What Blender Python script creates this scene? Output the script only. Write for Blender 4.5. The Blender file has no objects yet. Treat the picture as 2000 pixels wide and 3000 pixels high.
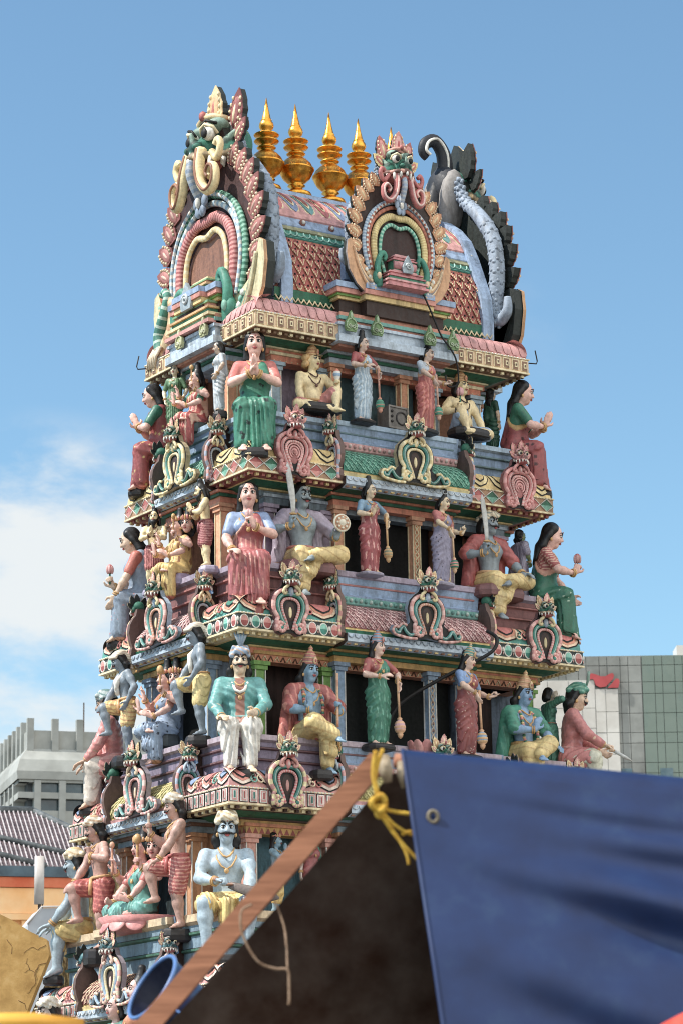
import bpy, math, random
import numpy as np
from mathutils import Vector, Matrix, Euler
rng = random.Random(7)
PI = math.pi
scene = bpy.context.scene
COL = scene.collection
BACK = {}

# ------------------------------------------------------------------ colour
def C(r, g, b):
    def f(v):
        v /= 255.0
        return v/12.92 if v <= 0.04045 else ((v+0.055)/1.055)**2.4
    return (f(r), f(g), f(b))
def mixc(a, b, t): return tuple(a[i]*(1-t)+b[i]*t for i in range(3))

# ------------------------------------------------------------------ materials
MATS = {}
def nmat(name):
    m = bpy.data.materials.new(name); m.use_nodes = True
    nt = m.node_tree
    return m, nt, nt.nodes['Principled BSDF']
def noise(nt, scale, detail=4, rough=.55, vec=None):
    n = nt.nodes.new('ShaderNodeTexNoise')
    n.inputs['Scale'].default_value = scale; n.inputs['Detail'].default_value = detail
    n.inputs['Roughness'].default_value = rough
    if vec is not None: nt.links.new(vec, n.inputs['Vector'])
    return n
def ramp(nt, fac, stops):
    r = nt.nodes.new('ShaderNodeValToRGB')
    e = r.color_ramp.elements
    while len(e) < len(stops): e.new(0.5)
    for i, (p, c) in enumerate(stops):
        e[i].position = p; e[i].color = (*c, 1) if len(c) == 3 else c
    nt.links.new(fac, r.inputs['Fac']); return r
def mix(nt, mode, fac, a, b):
    n = nt.nodes.new('ShaderNodeMix'); n.data_type = 'RGBA'; n.blend_type = mode
    if isinstance(fac, (int, float)): n.inputs[0].default_value = fac
    else: nt.links.new(fac, n.inputs[0])
    for s, v in ((6, a), (7, b)):
        if isinstance(v, tuple): n.inputs[s].default_value = (*v, 1)
        else: nt.links.new(v, n.inputs[s])
    return n.outputs[2]
def bump(nt, bsdf, h, strength, dist=.01):
    b = nt.nodes.new('ShaderNodeBump'); b.inputs['Strength'].default_value = strength
    b.inputs['Distance'].default_value = dist
    nt.links.new(h, b.inputs['Height']); nt.links.new(b.outputs['Normal'], bsdf.inputs['Normal'])
def painted(name, rough=.45, dirt=.45, spec=.5, streak=True):
    """enamel paint on cement: own colour from the mesh, weathering and rain stains on top"""
    m, nt, b = nmat(name)
    at = nt.nodes.new('ShaderNodeAttribute'); at.attribute_name = 'Col'
    g = nt.nodes.new('ShaderNodeNewGeometry')
    mp = nt.nodes.new('ShaderNodeMapping'); mp.inputs['Scale'].default_value = (9, 9, 1.6)
    nt.links.new(g.outputs['Position'], mp.inputs['Vector'])
    n1 = noise(nt, 1.0, 6, .62, mp.outputs['Vector'])
    n2 = noise(nt, 22.0, 5, .6, g.outputs['Position'])
    n3 = noise(nt, 2.3, 4, .6, g.outputs['Position'])
    r1 = ramp(nt, n1.outputs['Fac'], [(.48, (0, 0, 0)), (.66, (1, 1, 1))])
    r2 = ramp(nt, n2.outputs['Fac'], [(.35, (.72, .70, .68)), (.62, (1.06, 1.06, 1.06))])
    r3 = ramp(nt, n3.outputs['Fac'], [(.3, (.86, .86, .88)), (.7, (1.1, 1.08, 1.04))])
    c = mix(nt, 'MULTIPLY', .75, at.outputs['Color'], r2.outputs['Color'])
    c = mix(nt, 'MULTIPLY', 1.0, c, r3.outputs['Color'])
    dm = nt.nodes.new('ShaderNodeMath'); dm.operation = 'MULTIPLY'; dm.inputs[1].default_value = dirt
    nt.links.new(r1.outputs['Color'], dm.inputs[0])
    grime = mix(nt, 'MULTIPLY', 1.0, c, C(132, 122, 110))
    c = mix(nt, 'MIX', dm.outputs[0], c, grime)
    hs = nt.nodes.new('ShaderNodeHueSaturation'); hs.inputs['Saturation'].default_value = .80; hs.inputs['Value'].default_value = 1.06; nt.links.new(c, hs.inputs['Color'])
    nt.links.new(hs.outputs['Color'], b.inputs['Base Color'])
    rr = ramp(nt, n2.outputs['Fac'], [(.3, (rough-.12,)*3), (.7, (rough+.16,)*3)])
    nt.links.new(rr.outputs['Color'], b.inputs['Roughness'])
    b.inputs['Specular IOR Level'].default_value = spec
    bump(nt, b, n2.outputs['Fac'], .35, .012)
    MATS[name] = m; return m
painted('painted_plaster', .58, .5, .4)
painted('painted_statue', .46, .34)
painted('weathered_wall_paint', .7, .8, .3)

def setcol(me, cols, domain):
    a = me.color_attributes.new('Col', 'FLOAT_COLOR', domain)
    arr = np.ones((len(cols), 4), np.float32); arr[:, :3] = cols
    a.data.foreach_set('color', arr.ravel())

def props(o, label=None, cat=None, group=None, kind=None):
    if label: o['label'] = label
    if cat: o['category'] = cat
    if group: o['group'] = group
    if kind: o['kind'] = kind
    return o
def empty(name, label, cat, loc=(0, 0, 0), rz=0, group=None):
    o = bpy.data.objects.new(name, None); COL.objects.link(o)
    o.location = loc; o.rotation_euler = (0, 0, rz); o.empty_display_size = .1
    return props(o, label, cat, group)
def link(name, me, parent=None):
    o = bpy.data.objects.new(name, me); COL.objects.link(o)
    if parent is not None: o.parent = parent
    return o
def dup(root, loc=None, rz=None, label=None):
    r = root.copy(); COL.objects.link(r)
    if loc is not None: r.location = loc
    if rz is not None: r.rotation_euler = (0, 0, rz)
    if label: r['label'] = label
    for ch in list(root.children):
        c = ch.copy(); COL.objects.link(c); c.parent = r
        for g in list(ch.children):
            d = g.copy(); COL.objects.link(d); d.parent = c
    return r

# ------------------------------------------------------------------ mesh builder
def V(*a): return np.array(a, float)
def norm(v):
    v = np.asarray(v, float); n = np.linalg.norm(v); return v/n if n > 1e-9 else v
class MB:
    def __init__(s): s.v = []; s.f = []; s.c = []; s.sm = []
    def add(s, vs, fs, col, smooth=False):
        n = len(s.v); s.v.extend([tuple(map(float, p)) for p in vs])
        per = isinstance(col, list)
        for i, f in enumerate(fs):
            s.f.append([n+k for k in f]); s.c.append(col[i] if per else col); s.sm.append(smooth)
    def box(s, c, d, col, R=None):
        x, y, z = d[0]/2, d[1]/2, d[2]/2
        vs = [(-x,-y,-z),(x,-y,-z),(x,y,-z),(-x,y,-z),(-x,-y,z),(x,-y,z),(x,y,z),(-x,y,z)]
        if R is not None: vs = [tuple(np.asarray(R) @ V(*p)) for p in vs]
        vs = [(p[0]+c[0], p[1]+c[1], p[2]+c[2]) for p in vs]
        s.add(vs, [(0,3,2,1),(4,5,6,7),(0,1,5,4),(1,2,6,5),(2,3,7,6),(3,0,4,7)], col)
    def box2(s, a, b, col):
        s.box([(a[i]+b[i])/2 for i in range(3)], [abs(b[i]-a[i]) for i in range(3)], col)
    def tube(s, path, r, col, n=7, cap=True, closed=False, flat=None):
        """r: number or list; col: colour or function(i) per ring; flat: (axis, factor) squash"""
        P = [np.asarray(p, float) for p in path]; m = len(P)
        rr = r if isinstance(r, (list, tuple, np.ndarray)) else [r]*m
        T = []
        for i in range(m):
            a = P[(i-1) % m] if (closed or i > 0) else P[i]
            b = P[(i+1) % m] if (closed or i < m-1) else P[i]
            T.append(norm(b-a))
        up = V(0, 0, 1) if abs(T[0][2]) < .9 else V(0, 1, 0)
        x = norm(np.cross(up, T[0])); vs = []
        for i in range(m):
            x = norm(x - T[i]*(x @ T[i])); y = np.cross(T[i], x)
            for j in range(n):
                a = 2*PI*j/n; o = (x*math.cos(a)+y*math.sin(a))*rr[i]
                if flat is not None: ax = np.asarray(flat[0]); o = o-ax*(o@ax)*(1-flat[1])
                vs.append(P[i]+o)
        fs = []; cs = []
        for i in range(m if closed else m-1):
            k = (i+1) % m
            for j in range(n):
                fs.append((i*n+j, i*n+(j+1) % n, k*n+(j+1) % n, k*n+j))
                cs.append(col(i) if callable(col) else col)
        if cap and not closed:
            fs.append(tuple(range(n-1, -1, -1))); cs.append(col(0) if callable(col) else col)
            fs.append(tuple((m-1)*n+j for j in range(n))); cs.append(col(m-2) if callable(col) else col)
        s.add(vs, fs, cs, True)
    def lathe(s, prof, n=20, c=(0, 0, 0), col=None):
        """prof: (r, z[, colour])"""
        vs = []; fs = []; cs = []
        for p in prof:
            for j in range(n):
                a = 2*PI*j/n; vs.append((c[0]+p[0]*math.cos(a), c[1]+p[0]*math.sin(a), c[2]+p[1]))
        for i in range(len(prof)-1):
            for j in range(n):
                fs.append((i*n+j, i*n+(j+1) % n, (i+1)*n+(j+1) % n, (i+1)*n+j))
                cs.append(prof[i+1][2] if len(prof[i+1]) > 2 else col)
        fs.append(tuple(range(n-1, -1, -1))); cs.append(cs[0])
        fs.append(tuple((len(prof)-1)*n+j for j in range(n))); cs.append(cs[-2])
        s.add(vs, fs, cs, True)
    def ell(s, c, r, col, R=None, nu=10, nv=7):
        vs = []; fs = []
        for i in range(nv+1):
            t = PI*i/nv
            for j in range(nu):
                a = 2*PI*j/nu
                p = V(r[0]*math.sin(t)*math.cos(a), r[1]*math.sin(t)*math.sin(a), r[2]*math.cos(t))
                if R is not None: p = np.asarray(R) @ p
                vs.append(p+np.asarray(c))
        for i in range(nv):
            for j in range(nu):
                q = (i*nu+j, (i+1)*nu+j, (i+1)*nu+(j+1) % nu, i*nu+(j+1) % nu)
                fs.append(q)
        s.add(vs, fs, col, True)
    def plate(s, outline, y0, y1, col, fr=None, side=None, back=None):
        """outline in (x, z), extruded from front y0 to back y1; fr maps (x,y,z) to world"""
        fr = fr or (lambda x, y, z: (x, y, z)); n = len(outline)
        A = sum(outline[i][0]*outline[(i+1) % n][1]-outline[(i+1) % n][0]*outline[i][1] for i in range(n))
        if A < 0: outline = outline[::-1]
        vs = [fr(x, y0, z) for x, z in outline]+[fr(x, y1, z) for x, z in outline]
        fs = [tuple(range(n)), tuple(range(2*n-1, n-1, -1))]
        cs = [col, back or side or col]
        for i in range(n):
            k = (i+1) % n; fs.append((i, n+i, n+k, k)); cs.append(side or col)
        s.add(vs, fs, cs)
    def grid(s, fn, us, vs_, col, smooth=True, flip=False):
        """surface fn(u,v)->xyz; col colour or fn(i,j)"""
        nu, nv = len(us), len(vs_)
        vs = [fn(u, v) for v in vs_ for u in us]; fs = []; cs = []
        for j in range(nv-1):
            for i in range(nu-1):
                q = (j*nu+i, j*nu+i+1, (j+1)*nu+i+1, (j+1)*nu+i)
                fs.append(q[::-1] if flip else q); cs.append(col(i, j) if callable(col) else col)
        s.add(vs, fs, cs, smooth)
    def xform(s, M):
        M = np.asarray(M); s.v = [tuple(M[:3, :3] @ V(*p)+M[:3, 3]) for p in s.v]
    def build(s, name, mat='painted_plaster', parent=None):
        me = bpy.data.meshes.new(name)
        me.from_pydata(s.v, [], s.f)
        me.polygons.foreach_set('use_smooth', s.sm)
        cols = np.repeat(np.array([c if c is not None else (.5, .5, .5) for c in s.c], np.float32),
                         [len(f) for f in s.f], axis=0) if s.f else np.zeros((0, 3))
        setcol(me, cols, 'CORNER')
        me.materials.append(MATS[mat] if isinstance(mat, str) else mat)
        me.update()
        return link(name, me, parent)

# ------------------------------------------------------------------ implicit surfaces -> one continuous mesh
def cap(a, b, ra, rb=None, k=.03, col=None, disp=None):
    return dict(t='c', a=V(*a), b=V(*b), ra=ra, rb=ra if rb is None else rb, k=k, col=col, disp=disp)
def ell(c, r, R=None, k=.03, col=None, disp=None, cut=None):
    return dict(t='e', c=V(*c), r=V(*r), R=None if R is None else np.asarray(R, float), k=k, col=col, disp=disp, cut=cut)
def rbox(c, h, r, R=None, k=.02, col=None, disp=None):
    return dict(t='b', c=V(*c), h=V(*h), ra=r, R=None if R is None else np.asarray(R, float), k=k, col=col, disp=disp)
def pdist(p, X):
    if p['t'] == 'c':
        a, b = p['a'], p['b']; ab = b-a; L = ab @ ab+1e-12
        t = np.clip(((X-a) @ ab)/L, 0, 1)
        d = np.linalg.norm(X-a-t[..., None]*ab, axis=-1)-(p['ra']+(p['rb']-p['ra'])*t)
    elif p['t'] == 'e':
        Q = X-p['c']
        if p['R'] is not None: Q = Q @ p['R']
        k0 = np.linalg.norm(Q/p['r'], axis=-1); k1 = np.linalg.norm(Q/(p['r']**2), axis=-1)+1e-9
        d = k0*(k0-1)/k1
        if p.get('cut') is not None:
            n, o = p['cut']; d = np.maximum(d, X @ n-o)
    else:
        Q = X-p['c']
        if p['R'] is not None: Q = Q @ p['R']
        q = np.abs(Q)-p['h']
        d = np.linalg.norm(np.maximum(q, 0), axis=-1)+np.minimum(q.max(-1), 0)-p['ra']
    if p['disp'] is not None: d = d+p['disp'](X)
    return d
def pbox(p):
    if p['t'] == 'c':
        r = max(p['ra'], p['rb']); return np.minimum(p['a'], p['b'])-r, np.maximum(p['a'], p['b'])+r
    r = p['r'] if p['t'] == 'e' else p['h']+p['ra']
    if p['R'] is not None: r = np.abs(p['R']) @ r
    return p['c']-r, p['c']+r
def surface_nets(D, org, h):
    S = D < 0
    nx, ny, nz = D.shape
    cnt = np.zeros((nx-1, ny-1, nz-1), np.int8)
    for i in (0, 1):
        for j in (0, 1):
            for k in (0, 1): cnt += S[i:nx-1+i, j:ny-1+j, k:nz-1+k]
    act = (cnt > 0) & (cnt < 8)
    idx = np.argwhere(act)
    if len(idx) == 0: return np.zeros((0, 3)), np.zeros((0, 4), int)
    ids = -np.ones(act.shape, np.int64); ids[act] = np.arange(len(idx))
    co = np.array([(i, j, k) for i in (0, 1) for j in (0, 1) for k in (0, 1)])
    val = np.stack([D[idx[:, 0]+c[0], idx[:, 1]+c[1], idx[:, 2]+c[2]] for c in co], 1)
    acc = np.zeros((len(idx), 3)); n = np.zeros(len(idx))
    for a in range(8):
        for b in range(a+1, 8):
            if np.abs(co[a]-co[b]).sum() != 1: continue
            va, vb = val[:, a], val[:, b]; m = (va < 0) != (vb < 0)
            t = np.where(m, va/np.where(m, va-vb, 1), 0)
            acc += m[:, None]*(co[a]+t[:, None]*(co[b]-co[a])); n += m
    P = org+h*(idx+acc/n[:, None])
    Q = []
    for ax in range(3):
        u, w = (ax+1) % 3, (ax+2) % 3
        sl0 = [slice(None)]*3; sl1 = [slice(None)]*3
        sl0[ax] = slice(0, -1); sl1[ax] = slice(1, None)
        a, b = S[tuple(sl0)], S[tuple(sl1)]
        e = np.argwhere(a != b)
        ok = (e[:, u] > 0) & (e[:, w] > 0) & (e[:, u] < D.shape[u]-1) & (e[:, w] < D.shape[w]-1)
        e = e[ok]
        du = np.zeros(3, int); du[u] = 1; dw = np.zeros(3, int); dw[w] = 1
        c = [e-du-dw, e-dw, e, e-du]
        q = np.stack([ids[x[:, 0], x[:, 1], x[:, 2]] for x in c], 1)
        ins = a[e[:, 0], e[:, 1], e[:, 2]]
        q[~ins] = q[~ins][:, ::-1]; Q.append(q)
    return P, np.concatenate(Q)
def sdf_mesh(name, prims, h, mat='painted_statue', parent=None, col=(.5, .5, .5), colfn=None, S=1.0, cuts=(), outline=0):
    lo = np.min([pbox(p)[0] for p in prims], 0)-3*h; hi = np.max([pbox(p)[1] for p in prims], 0)+3*h
    n = np.ceil((hi-lo)/h).astype(int)+1
    D = np.full(n, .2, np.float32)
    ax = [lo[i]+h*np.arange(n[i]) for i in range(3)]
    for p in prims:
        a, b = pbox(p); pad = p['k']+2.5*h
        i0 = np.clip(np.floor((a-pad-lo)/h).astype(int), 0, n-1); i1 = np.clip(np.ceil((b+pad-lo)/h).astype(int)+1, 1, n)
        sl = tuple(slice(i0[i], i1[i]) for i in range(3))
        X = np.stack(np.meshgrid(*[ax[i][sl[i]] for i in range(3)], indexing='ij'), -1)
        d = pdist(p, X).astype(np.float32); k = p['k']
        o = D[sl]; hh = np.maximum(k-np.abs(o-d), 0)/k
        D[sl] = np.minimum(o, d)-hh*hh*k*.25
    if cuts:
        X = np.stack(np.meshgrid(*ax, indexing='ij'), -1)
        for cfn in cuts: D = np.maximum(D, cfn(X).astype(np.float32))
    P, Q = surface_nets(D, lo, h)
    cols = np.tile(np.array(col, np.float32), (len(P), 1))
    pc = [p for p in prims if p['col'] is not None]
    if pc:
        best = np.full(len(P), 1e9)
        for p in prims:
            d = pdist(p, P); m = d < best; best[m] = d[m]
            cols[m] = p['col'] if p['col'] is not None else col
    if outline:                                    # thin black lines painted where one moulded feature meets the next
        d1 = np.full(len(P), 1e9); d2 = d1.copy()
        for p in prims:
            d = pdist(p, P); lo_ = d < d1; d2 = np.where(lo_, d1, np.minimum(d2, d)); d1 = np.where(lo_, d, d1)
        m = (d2-d1) < outline; cols[m] = cols[m]*.30
    if colfn is not None: cols = colfn(P, cols)
    me = bpy.data.meshes.new(name)
    me.vertices.add(len(P)); me.vertices.foreach_set('co', (P*S).astype(np.float32).ravel())
    me.loops.add(len(Q)*4); me.loops.foreach_set('vertex_index', Q.astype(np.int32).ravel())
    me.polygons.add(len(Q)); me.polygons.foreach_set('loop_start', np.arange(0, len(Q)*4, 4, dtype=np.int32))
    me.polygons.foreach_set('use_smooth', np.ones(len(Q), bool))
    me.update(calc_edges=True)
    setcol(me, cols, 'POINT')
    me.materials.append(MATS[mat] if isinstance(mat, str) else mat)
    return link(name, me, parent)
def rot(ax, a):
    return np.array(Matrix.Rotation(a, 3, ax))
# ------------------------------------------------------------------ figures
PINK = C(222, 168, 150); CREAM = C(232, 208, 150); BLUE = C(112, 152, 186); GREYBLUE = C(128, 142, 156)
PALEBLUE = C(160, 184, 200); TAN = C(196, 146, 124); IVORY = C(232, 214, 180); FAWN = C(214, 180, 150)
BLACK = C(22, 20, 22); GOLD = C(196, 146, 62); WHITE = C(226, 222, 212); RED = C(160, 42, 40); LIP = C(176, 40, 40)
GREEN = C(30, 118, 92); MAROON = C(140, 44, 48); ROSE = C(206, 110, 104); YELLOW = C(222, 190, 96); SKY = C(140, 172, 200)
TEAL = C(70, 152, 148); ORANGE = C(206, 98, 50); LILAC = C(150, 142, 172); DARK = C(38, 34, 36)

def rsee(*a): return np.random.RandomState(*a)
def pat(base, accent=None, kind='plain', n=90, r=.011, seed=1, border=None, hem=None, line=None, period=.03, w=.32):
    """painted cloth: spots, stripes and a coloured hem"""
    def f(P, cols):
        cols = np.tile(np.array(base, np.float32), (len(P), 1))
        if kind == 'dots' and accent is not None:
            lo, hi = P.min(0), P.max(0); rs = rsee(seed)
            pts = P[rs.randint(0, len(P), n)]
            for q in pts:
                m = ((P-q)**2).sum(1) < (r*(.6+.7*rs.rand()))**2; cols[m] = accent
        if kind == 'stripes' and accent is not None:
            m = (np.sin(2*PI*(P[:, 0]+.25*P[:, 1])/period) > 1-2*w); cols[m] = accent
        if kind == 'streaks' and accent is not None:
            v = np.sin(2*PI*P[:, 0]/period+9*P[:, 2])*np.sin(23*P[:, 2]+5*P[:, 0]+seed)
            cols[v > 1-w*1.6] = accent
        if kind == 'bands' and accent is not None:
            m = (np.sin(2*PI*(P[:, 2]+.35*P[:, 0])/period) > 1-2*w); cols[m] = accent
        if border is not None and hem is not None: cols[P[:, 2] < P[:, 2].min()+hem] = border
        if line is not None:
            nn, o, ww, cc = line; cols[np.abs(P @ nn-o) < ww] = cc
        return cols
    return f

def ik(a, t, l1, l2, hint):
    a = np.asarray(a, float); t = np.asarray(t, float); d = t-a; L = np.linalg.norm(d)
    L2 = min(L, (l1+l2)*.995); u = d/max(L, 1e-6); t = a+u*L2
    x = (l1*l1-l2*l2+L2*L2)/(2*L2); y = math.sqrt(max(l1*l1-x*x, 0))
    h = np.asarray(hint, float); h = norm(h-u*(h @ u))
    return a+u*x+h*y, t

def hand_prims(w, d, nrm, pose, col=None, s=1.0):
    """palm, four separate fingers and a thumb; d = pointing direction, nrm = the way the palm faces"""
    d = norm(d); nrm = norm(np.asarray(nrm, float)-d*(d @ np.asarray(nrm, float))); ac = np.cross(d, nrm)
    R = np.stack([ac, d, nrm], 1)
    out = [ell(w+d*.034*s, V(.024, .04, .013)*s, R, .012, col)]
    bends = dict(flat=(0, .05), relax=(.35, .5), fist=(1.35, 1.6), point=(1.3, 1.5), bless=(.05, .1))[pose]
    lens = (.026, .03, .028, .022)
    for i in range(4):
        o = (-.0195+.013*i)
        b0 = w+d*(.066-.003*abs(i-1.3))*s+ac*o*s
        b1, b2 = bends
        if pose == 'point' and i == 0: b1, b2 = 0, .05
        if pose == 'bless' and i >= 2: b1, b2 = .5, .7
        v1 = norm(d*math.cos(b1)+nrm*math.sin(b1)+ac*o*(.8 if pose in ('flat', 'bless') else .2)); v2 = norm(d*math.cos(b1+b2)+nrm*math.sin(b1+b2))
        b1_ = b0+v1*lens[i]*s; b2_ = b1_+v2*lens[i]*.95*s
        out += [cap(b0, b1_, .0085*s, .0078*s, .006, col), cap(b1_, b2_, .0078*s, .0062*s, .006, col)]
    t0 = w+d*.018*s-ac*.02*s
    t1 = t0+norm(d*.7-ac*.8+nrm*.35)*.03*s
    t2 = t1+norm(d*.9-ac*.1+nrm*.5)*.026*s
    out += [cap(t0, t1, .0105*s, .009*s, .008, col), cap(t1, t2, .009*s, .007*s, .006, col)]
    return out

def xf(prims, R, t):
    R = np.asarray(R, float); t = np.asarray(t, float)
    q = np.linalg.norm(R[:, 0]); Rn = R/q
    for p in prims:
        if p['t'] == 'c': p['a'] = R @ p['a']+t; p['b'] = R @ p['b']+t; p['ra'] *= q; p['rb'] *= q
        else:
            if p['t'] == 'e': p['r'] = p['r']*q
            p['c'] = R @ p['c']+t; p['R'] = Rn if p['R'] is None else Rn @ p['R']
            if p.get('cut') is not None: n, o = p['cut']; n2 = R @ np.asarray(n); p['cut'] = (n2, o+n2 @ t)
    return prims

def head_prims(sex='f'):
    m = sex == 'm'
    L = [ell((0, .010, .024), (.048, .064, .064), k=.03), ell((0, -.016, -.022), (.040, .046, .056), k=.03),
         ell((0, -.036, -.064 if m else -.061), (.021 if m else .017, .018, .016), k=.02),
         cap((0, -.056, .016), (0, -.073, -.010), .0065, .0095, .012), ell((0, -.07, -.013), (.0125, .008, .007), k=.008)]
    for s in (-1, 1):
        L += [ell((s*.048, .008, .0), (.008, .014, .024), k=.008), ell((s*.021, -.048, .026), (.016, .008, .006), k=.012),
              ell((s*.027, -.042, -.016), (.015, .014, .017), k=.02)]
    return L

def make_face(parent, S, M, look):
    """painted eyes, brows, lips, forehead mark: small solids let into the head"""
    R, t = M
    def put(mb, name):
        mb.v = [tuple((R @ V(*p)+t)*S) for p in mb.v]; return mb.build(name, 'painted_statue', parent)
    for s in (-1, 1):
        e = MB()
        e.ell((s*.0205, -.0555, .011), (.0145, .0065, .0085), WHITE, nu=12)
        e.ell((s*.0205-.001, -.0600, .0112), (.0068, .0035, .0075), BLACK, nu=10)
        e.tube([(s*.005, -.0585, .010), (s*.014, -.0625, .0185), (s*.0225, -.0625, .020), (s*.0315, -.0565, .0155), (s*.039, -.0475, .0145)], [.002, .0034, .0038, .0032, .0015], BLACK, 5)
        e.tube([(s*.008, -.0600, .005), (s*.022, -.0615, .0022), (s*.034, -.0565, .0065)], [.001, .0018, .001], BLACK, 4)
        put(e, 'eye')
        b = MB(); bw = 1.5 if look.get('fierce') else 1.0
        dz = .008 if look.get('fierce') else 0
        b.tube([(s*.007, -.0615, .030-dz*.6), (s*.017, -.0605, .0365+dz*.4), (s*.029, -.0545, .0375+dz), (s*.040, -.0455, .0285+dz)], [.0028*bw, .004*bw, .0034*bw, .0014], look.get('brow', BLACK), 5)
        put(b, 'eyebrow')
    l = MB()
    l.ell((0, -.0655, -.0325), (.0165, .0065, .0046), look.get('lip', LIP)); l.ell((0, -.0645, -.0395), (.0125, .0065, .0045), look.get('lip', LIP))
    l.tube([(-.016, -.064, -.036), (0, -.0715, -.0355), (.016, -.064, -.036)], .0012, C(90, 20, 24), 4)
    put(l, 'lips')
    if look.get('bindi', True):
        b = MB(); b.ell((0, -.0605, .046), (.0042, .004, .0058), look.get('bindi_col', RED))
        if look.get('ash'):
            for z in (.050, .058, .066): b.tube([(-.03, -.052, z), (0, -.0595, z+.001), (.03, -.052, z)], .0016, WHITE, 4)
        put(b, 'forehead_mark')
    if look.get('moustache'):
        w = look['moustache']; b = MB()
        for s in (-1, 1):
            b.tube([(0, -.073, -.0255), (s*.014*w, -.0725, -.0245), (s*.028*w, -.064, -.0285), (s*.040*w, -.054, -.022), (s*.047*w, -.049, -.011)], [.0045, .0068, .006, .0038, .0015], BLACK, 6)
        put(b, 'moustache')
    if look.get('beard'):
        pr = xf([ell((0, -.045, -.062), (.04, .028, .032), k=.02), cap((0, -.05, -.07), (0, -.045, -.15), .03, .012, .02),
                 cap((.05, -.005, .0), (.035, -.03, -.05), .014, .016), cap((-.05, -.005, .0), (-.035, -.03, -.05), .014, .016)], R, t)
        sdf_mesh('beard', pr, .007, parent=parent, col=BLACK, S=S)

def hair_prims(kind):
    L = [ell((0, .024, .035), (.0545, .063, .063), k=.03)]
    if kind in ('long', 'long_bun', 'crown_f', 'curly'):
        for s in (-1, 1):
            L += [cap((s*.044, .0, .048), (s*.050, .022, -.01), .016, .015), cap((s*.050, .024, -.01), (s*.052, .038, -.09), .015, .021)]
        L += [ell((0, .055, -.05), (.054, .032, .085), k=.03)]
    if kind in ('long', 'long_bun', 'crown_f'):
        L += [cap((.03, .055, -.10), (.045, .06, -.20), .028, .012), cap((-.03, .055, -.10), (-.045, .06, -.19), .028, .012), cap((0, .06, -.1), (0, .065, -.22), .035, .015)]
    if kind == 'long_bun': L += [ell((0, .045, .085), (.042, .045, .034), k=.02)]
    if kind == 'tall':
        L += [cap((0, .03, .07), (0, .036, .15), .046, .030, .02), ell((0, .038, .165), (.028, .028, .02), k=.012), ell((0, .07, -.04), (.055, .03, .07))]
        for s in (-1, 1): L += [cap((s*.048, .012, .03), (s*.050, .03, -.05), .014, .016)]
    if kind == 'topknot':
        L += [cap((0, .02, .075), (0, .03, .115), .032, .034, .02), ell((0, .03, .135), (.034, .034, .028), k=.012), ell((0, .072, -.05), (.06, .03, .08)),
              cap((.055, .03, 0), (.075, .03, -.12), .02, .016), cap((-.055, .03, 0), (-.075, .03, -.12), .02, .016)]
    if kind == 'curly':
        for i in range(9):
            a = -.3+i*(PI+.6)/8; L.append(ell((.066*math.cos(a), .045+.03*math.sin(a), -.05-.012*(i % 2)), (.022, .022, .026), k=.008))
    if kind == 'mane':
        for i in range(16):
            a = -.4+i*(PI+.8)/15
            for q in (0, 1): L.append(ell((.068*math.cos(a), .03+.045*math.sin(a), .02-.06*q+.01*(i % 2)), (.024, .024, .026), k=.006))
    if kind == 'bob':
        L += [ell((0, .06, -.03), (.064, .04, .07), k=.03)]
        for s in (-1, 1): L += [cap((s*.047, .01, .03), (s*.054, .03, -.06), .016, .022)]
    return L

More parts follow.
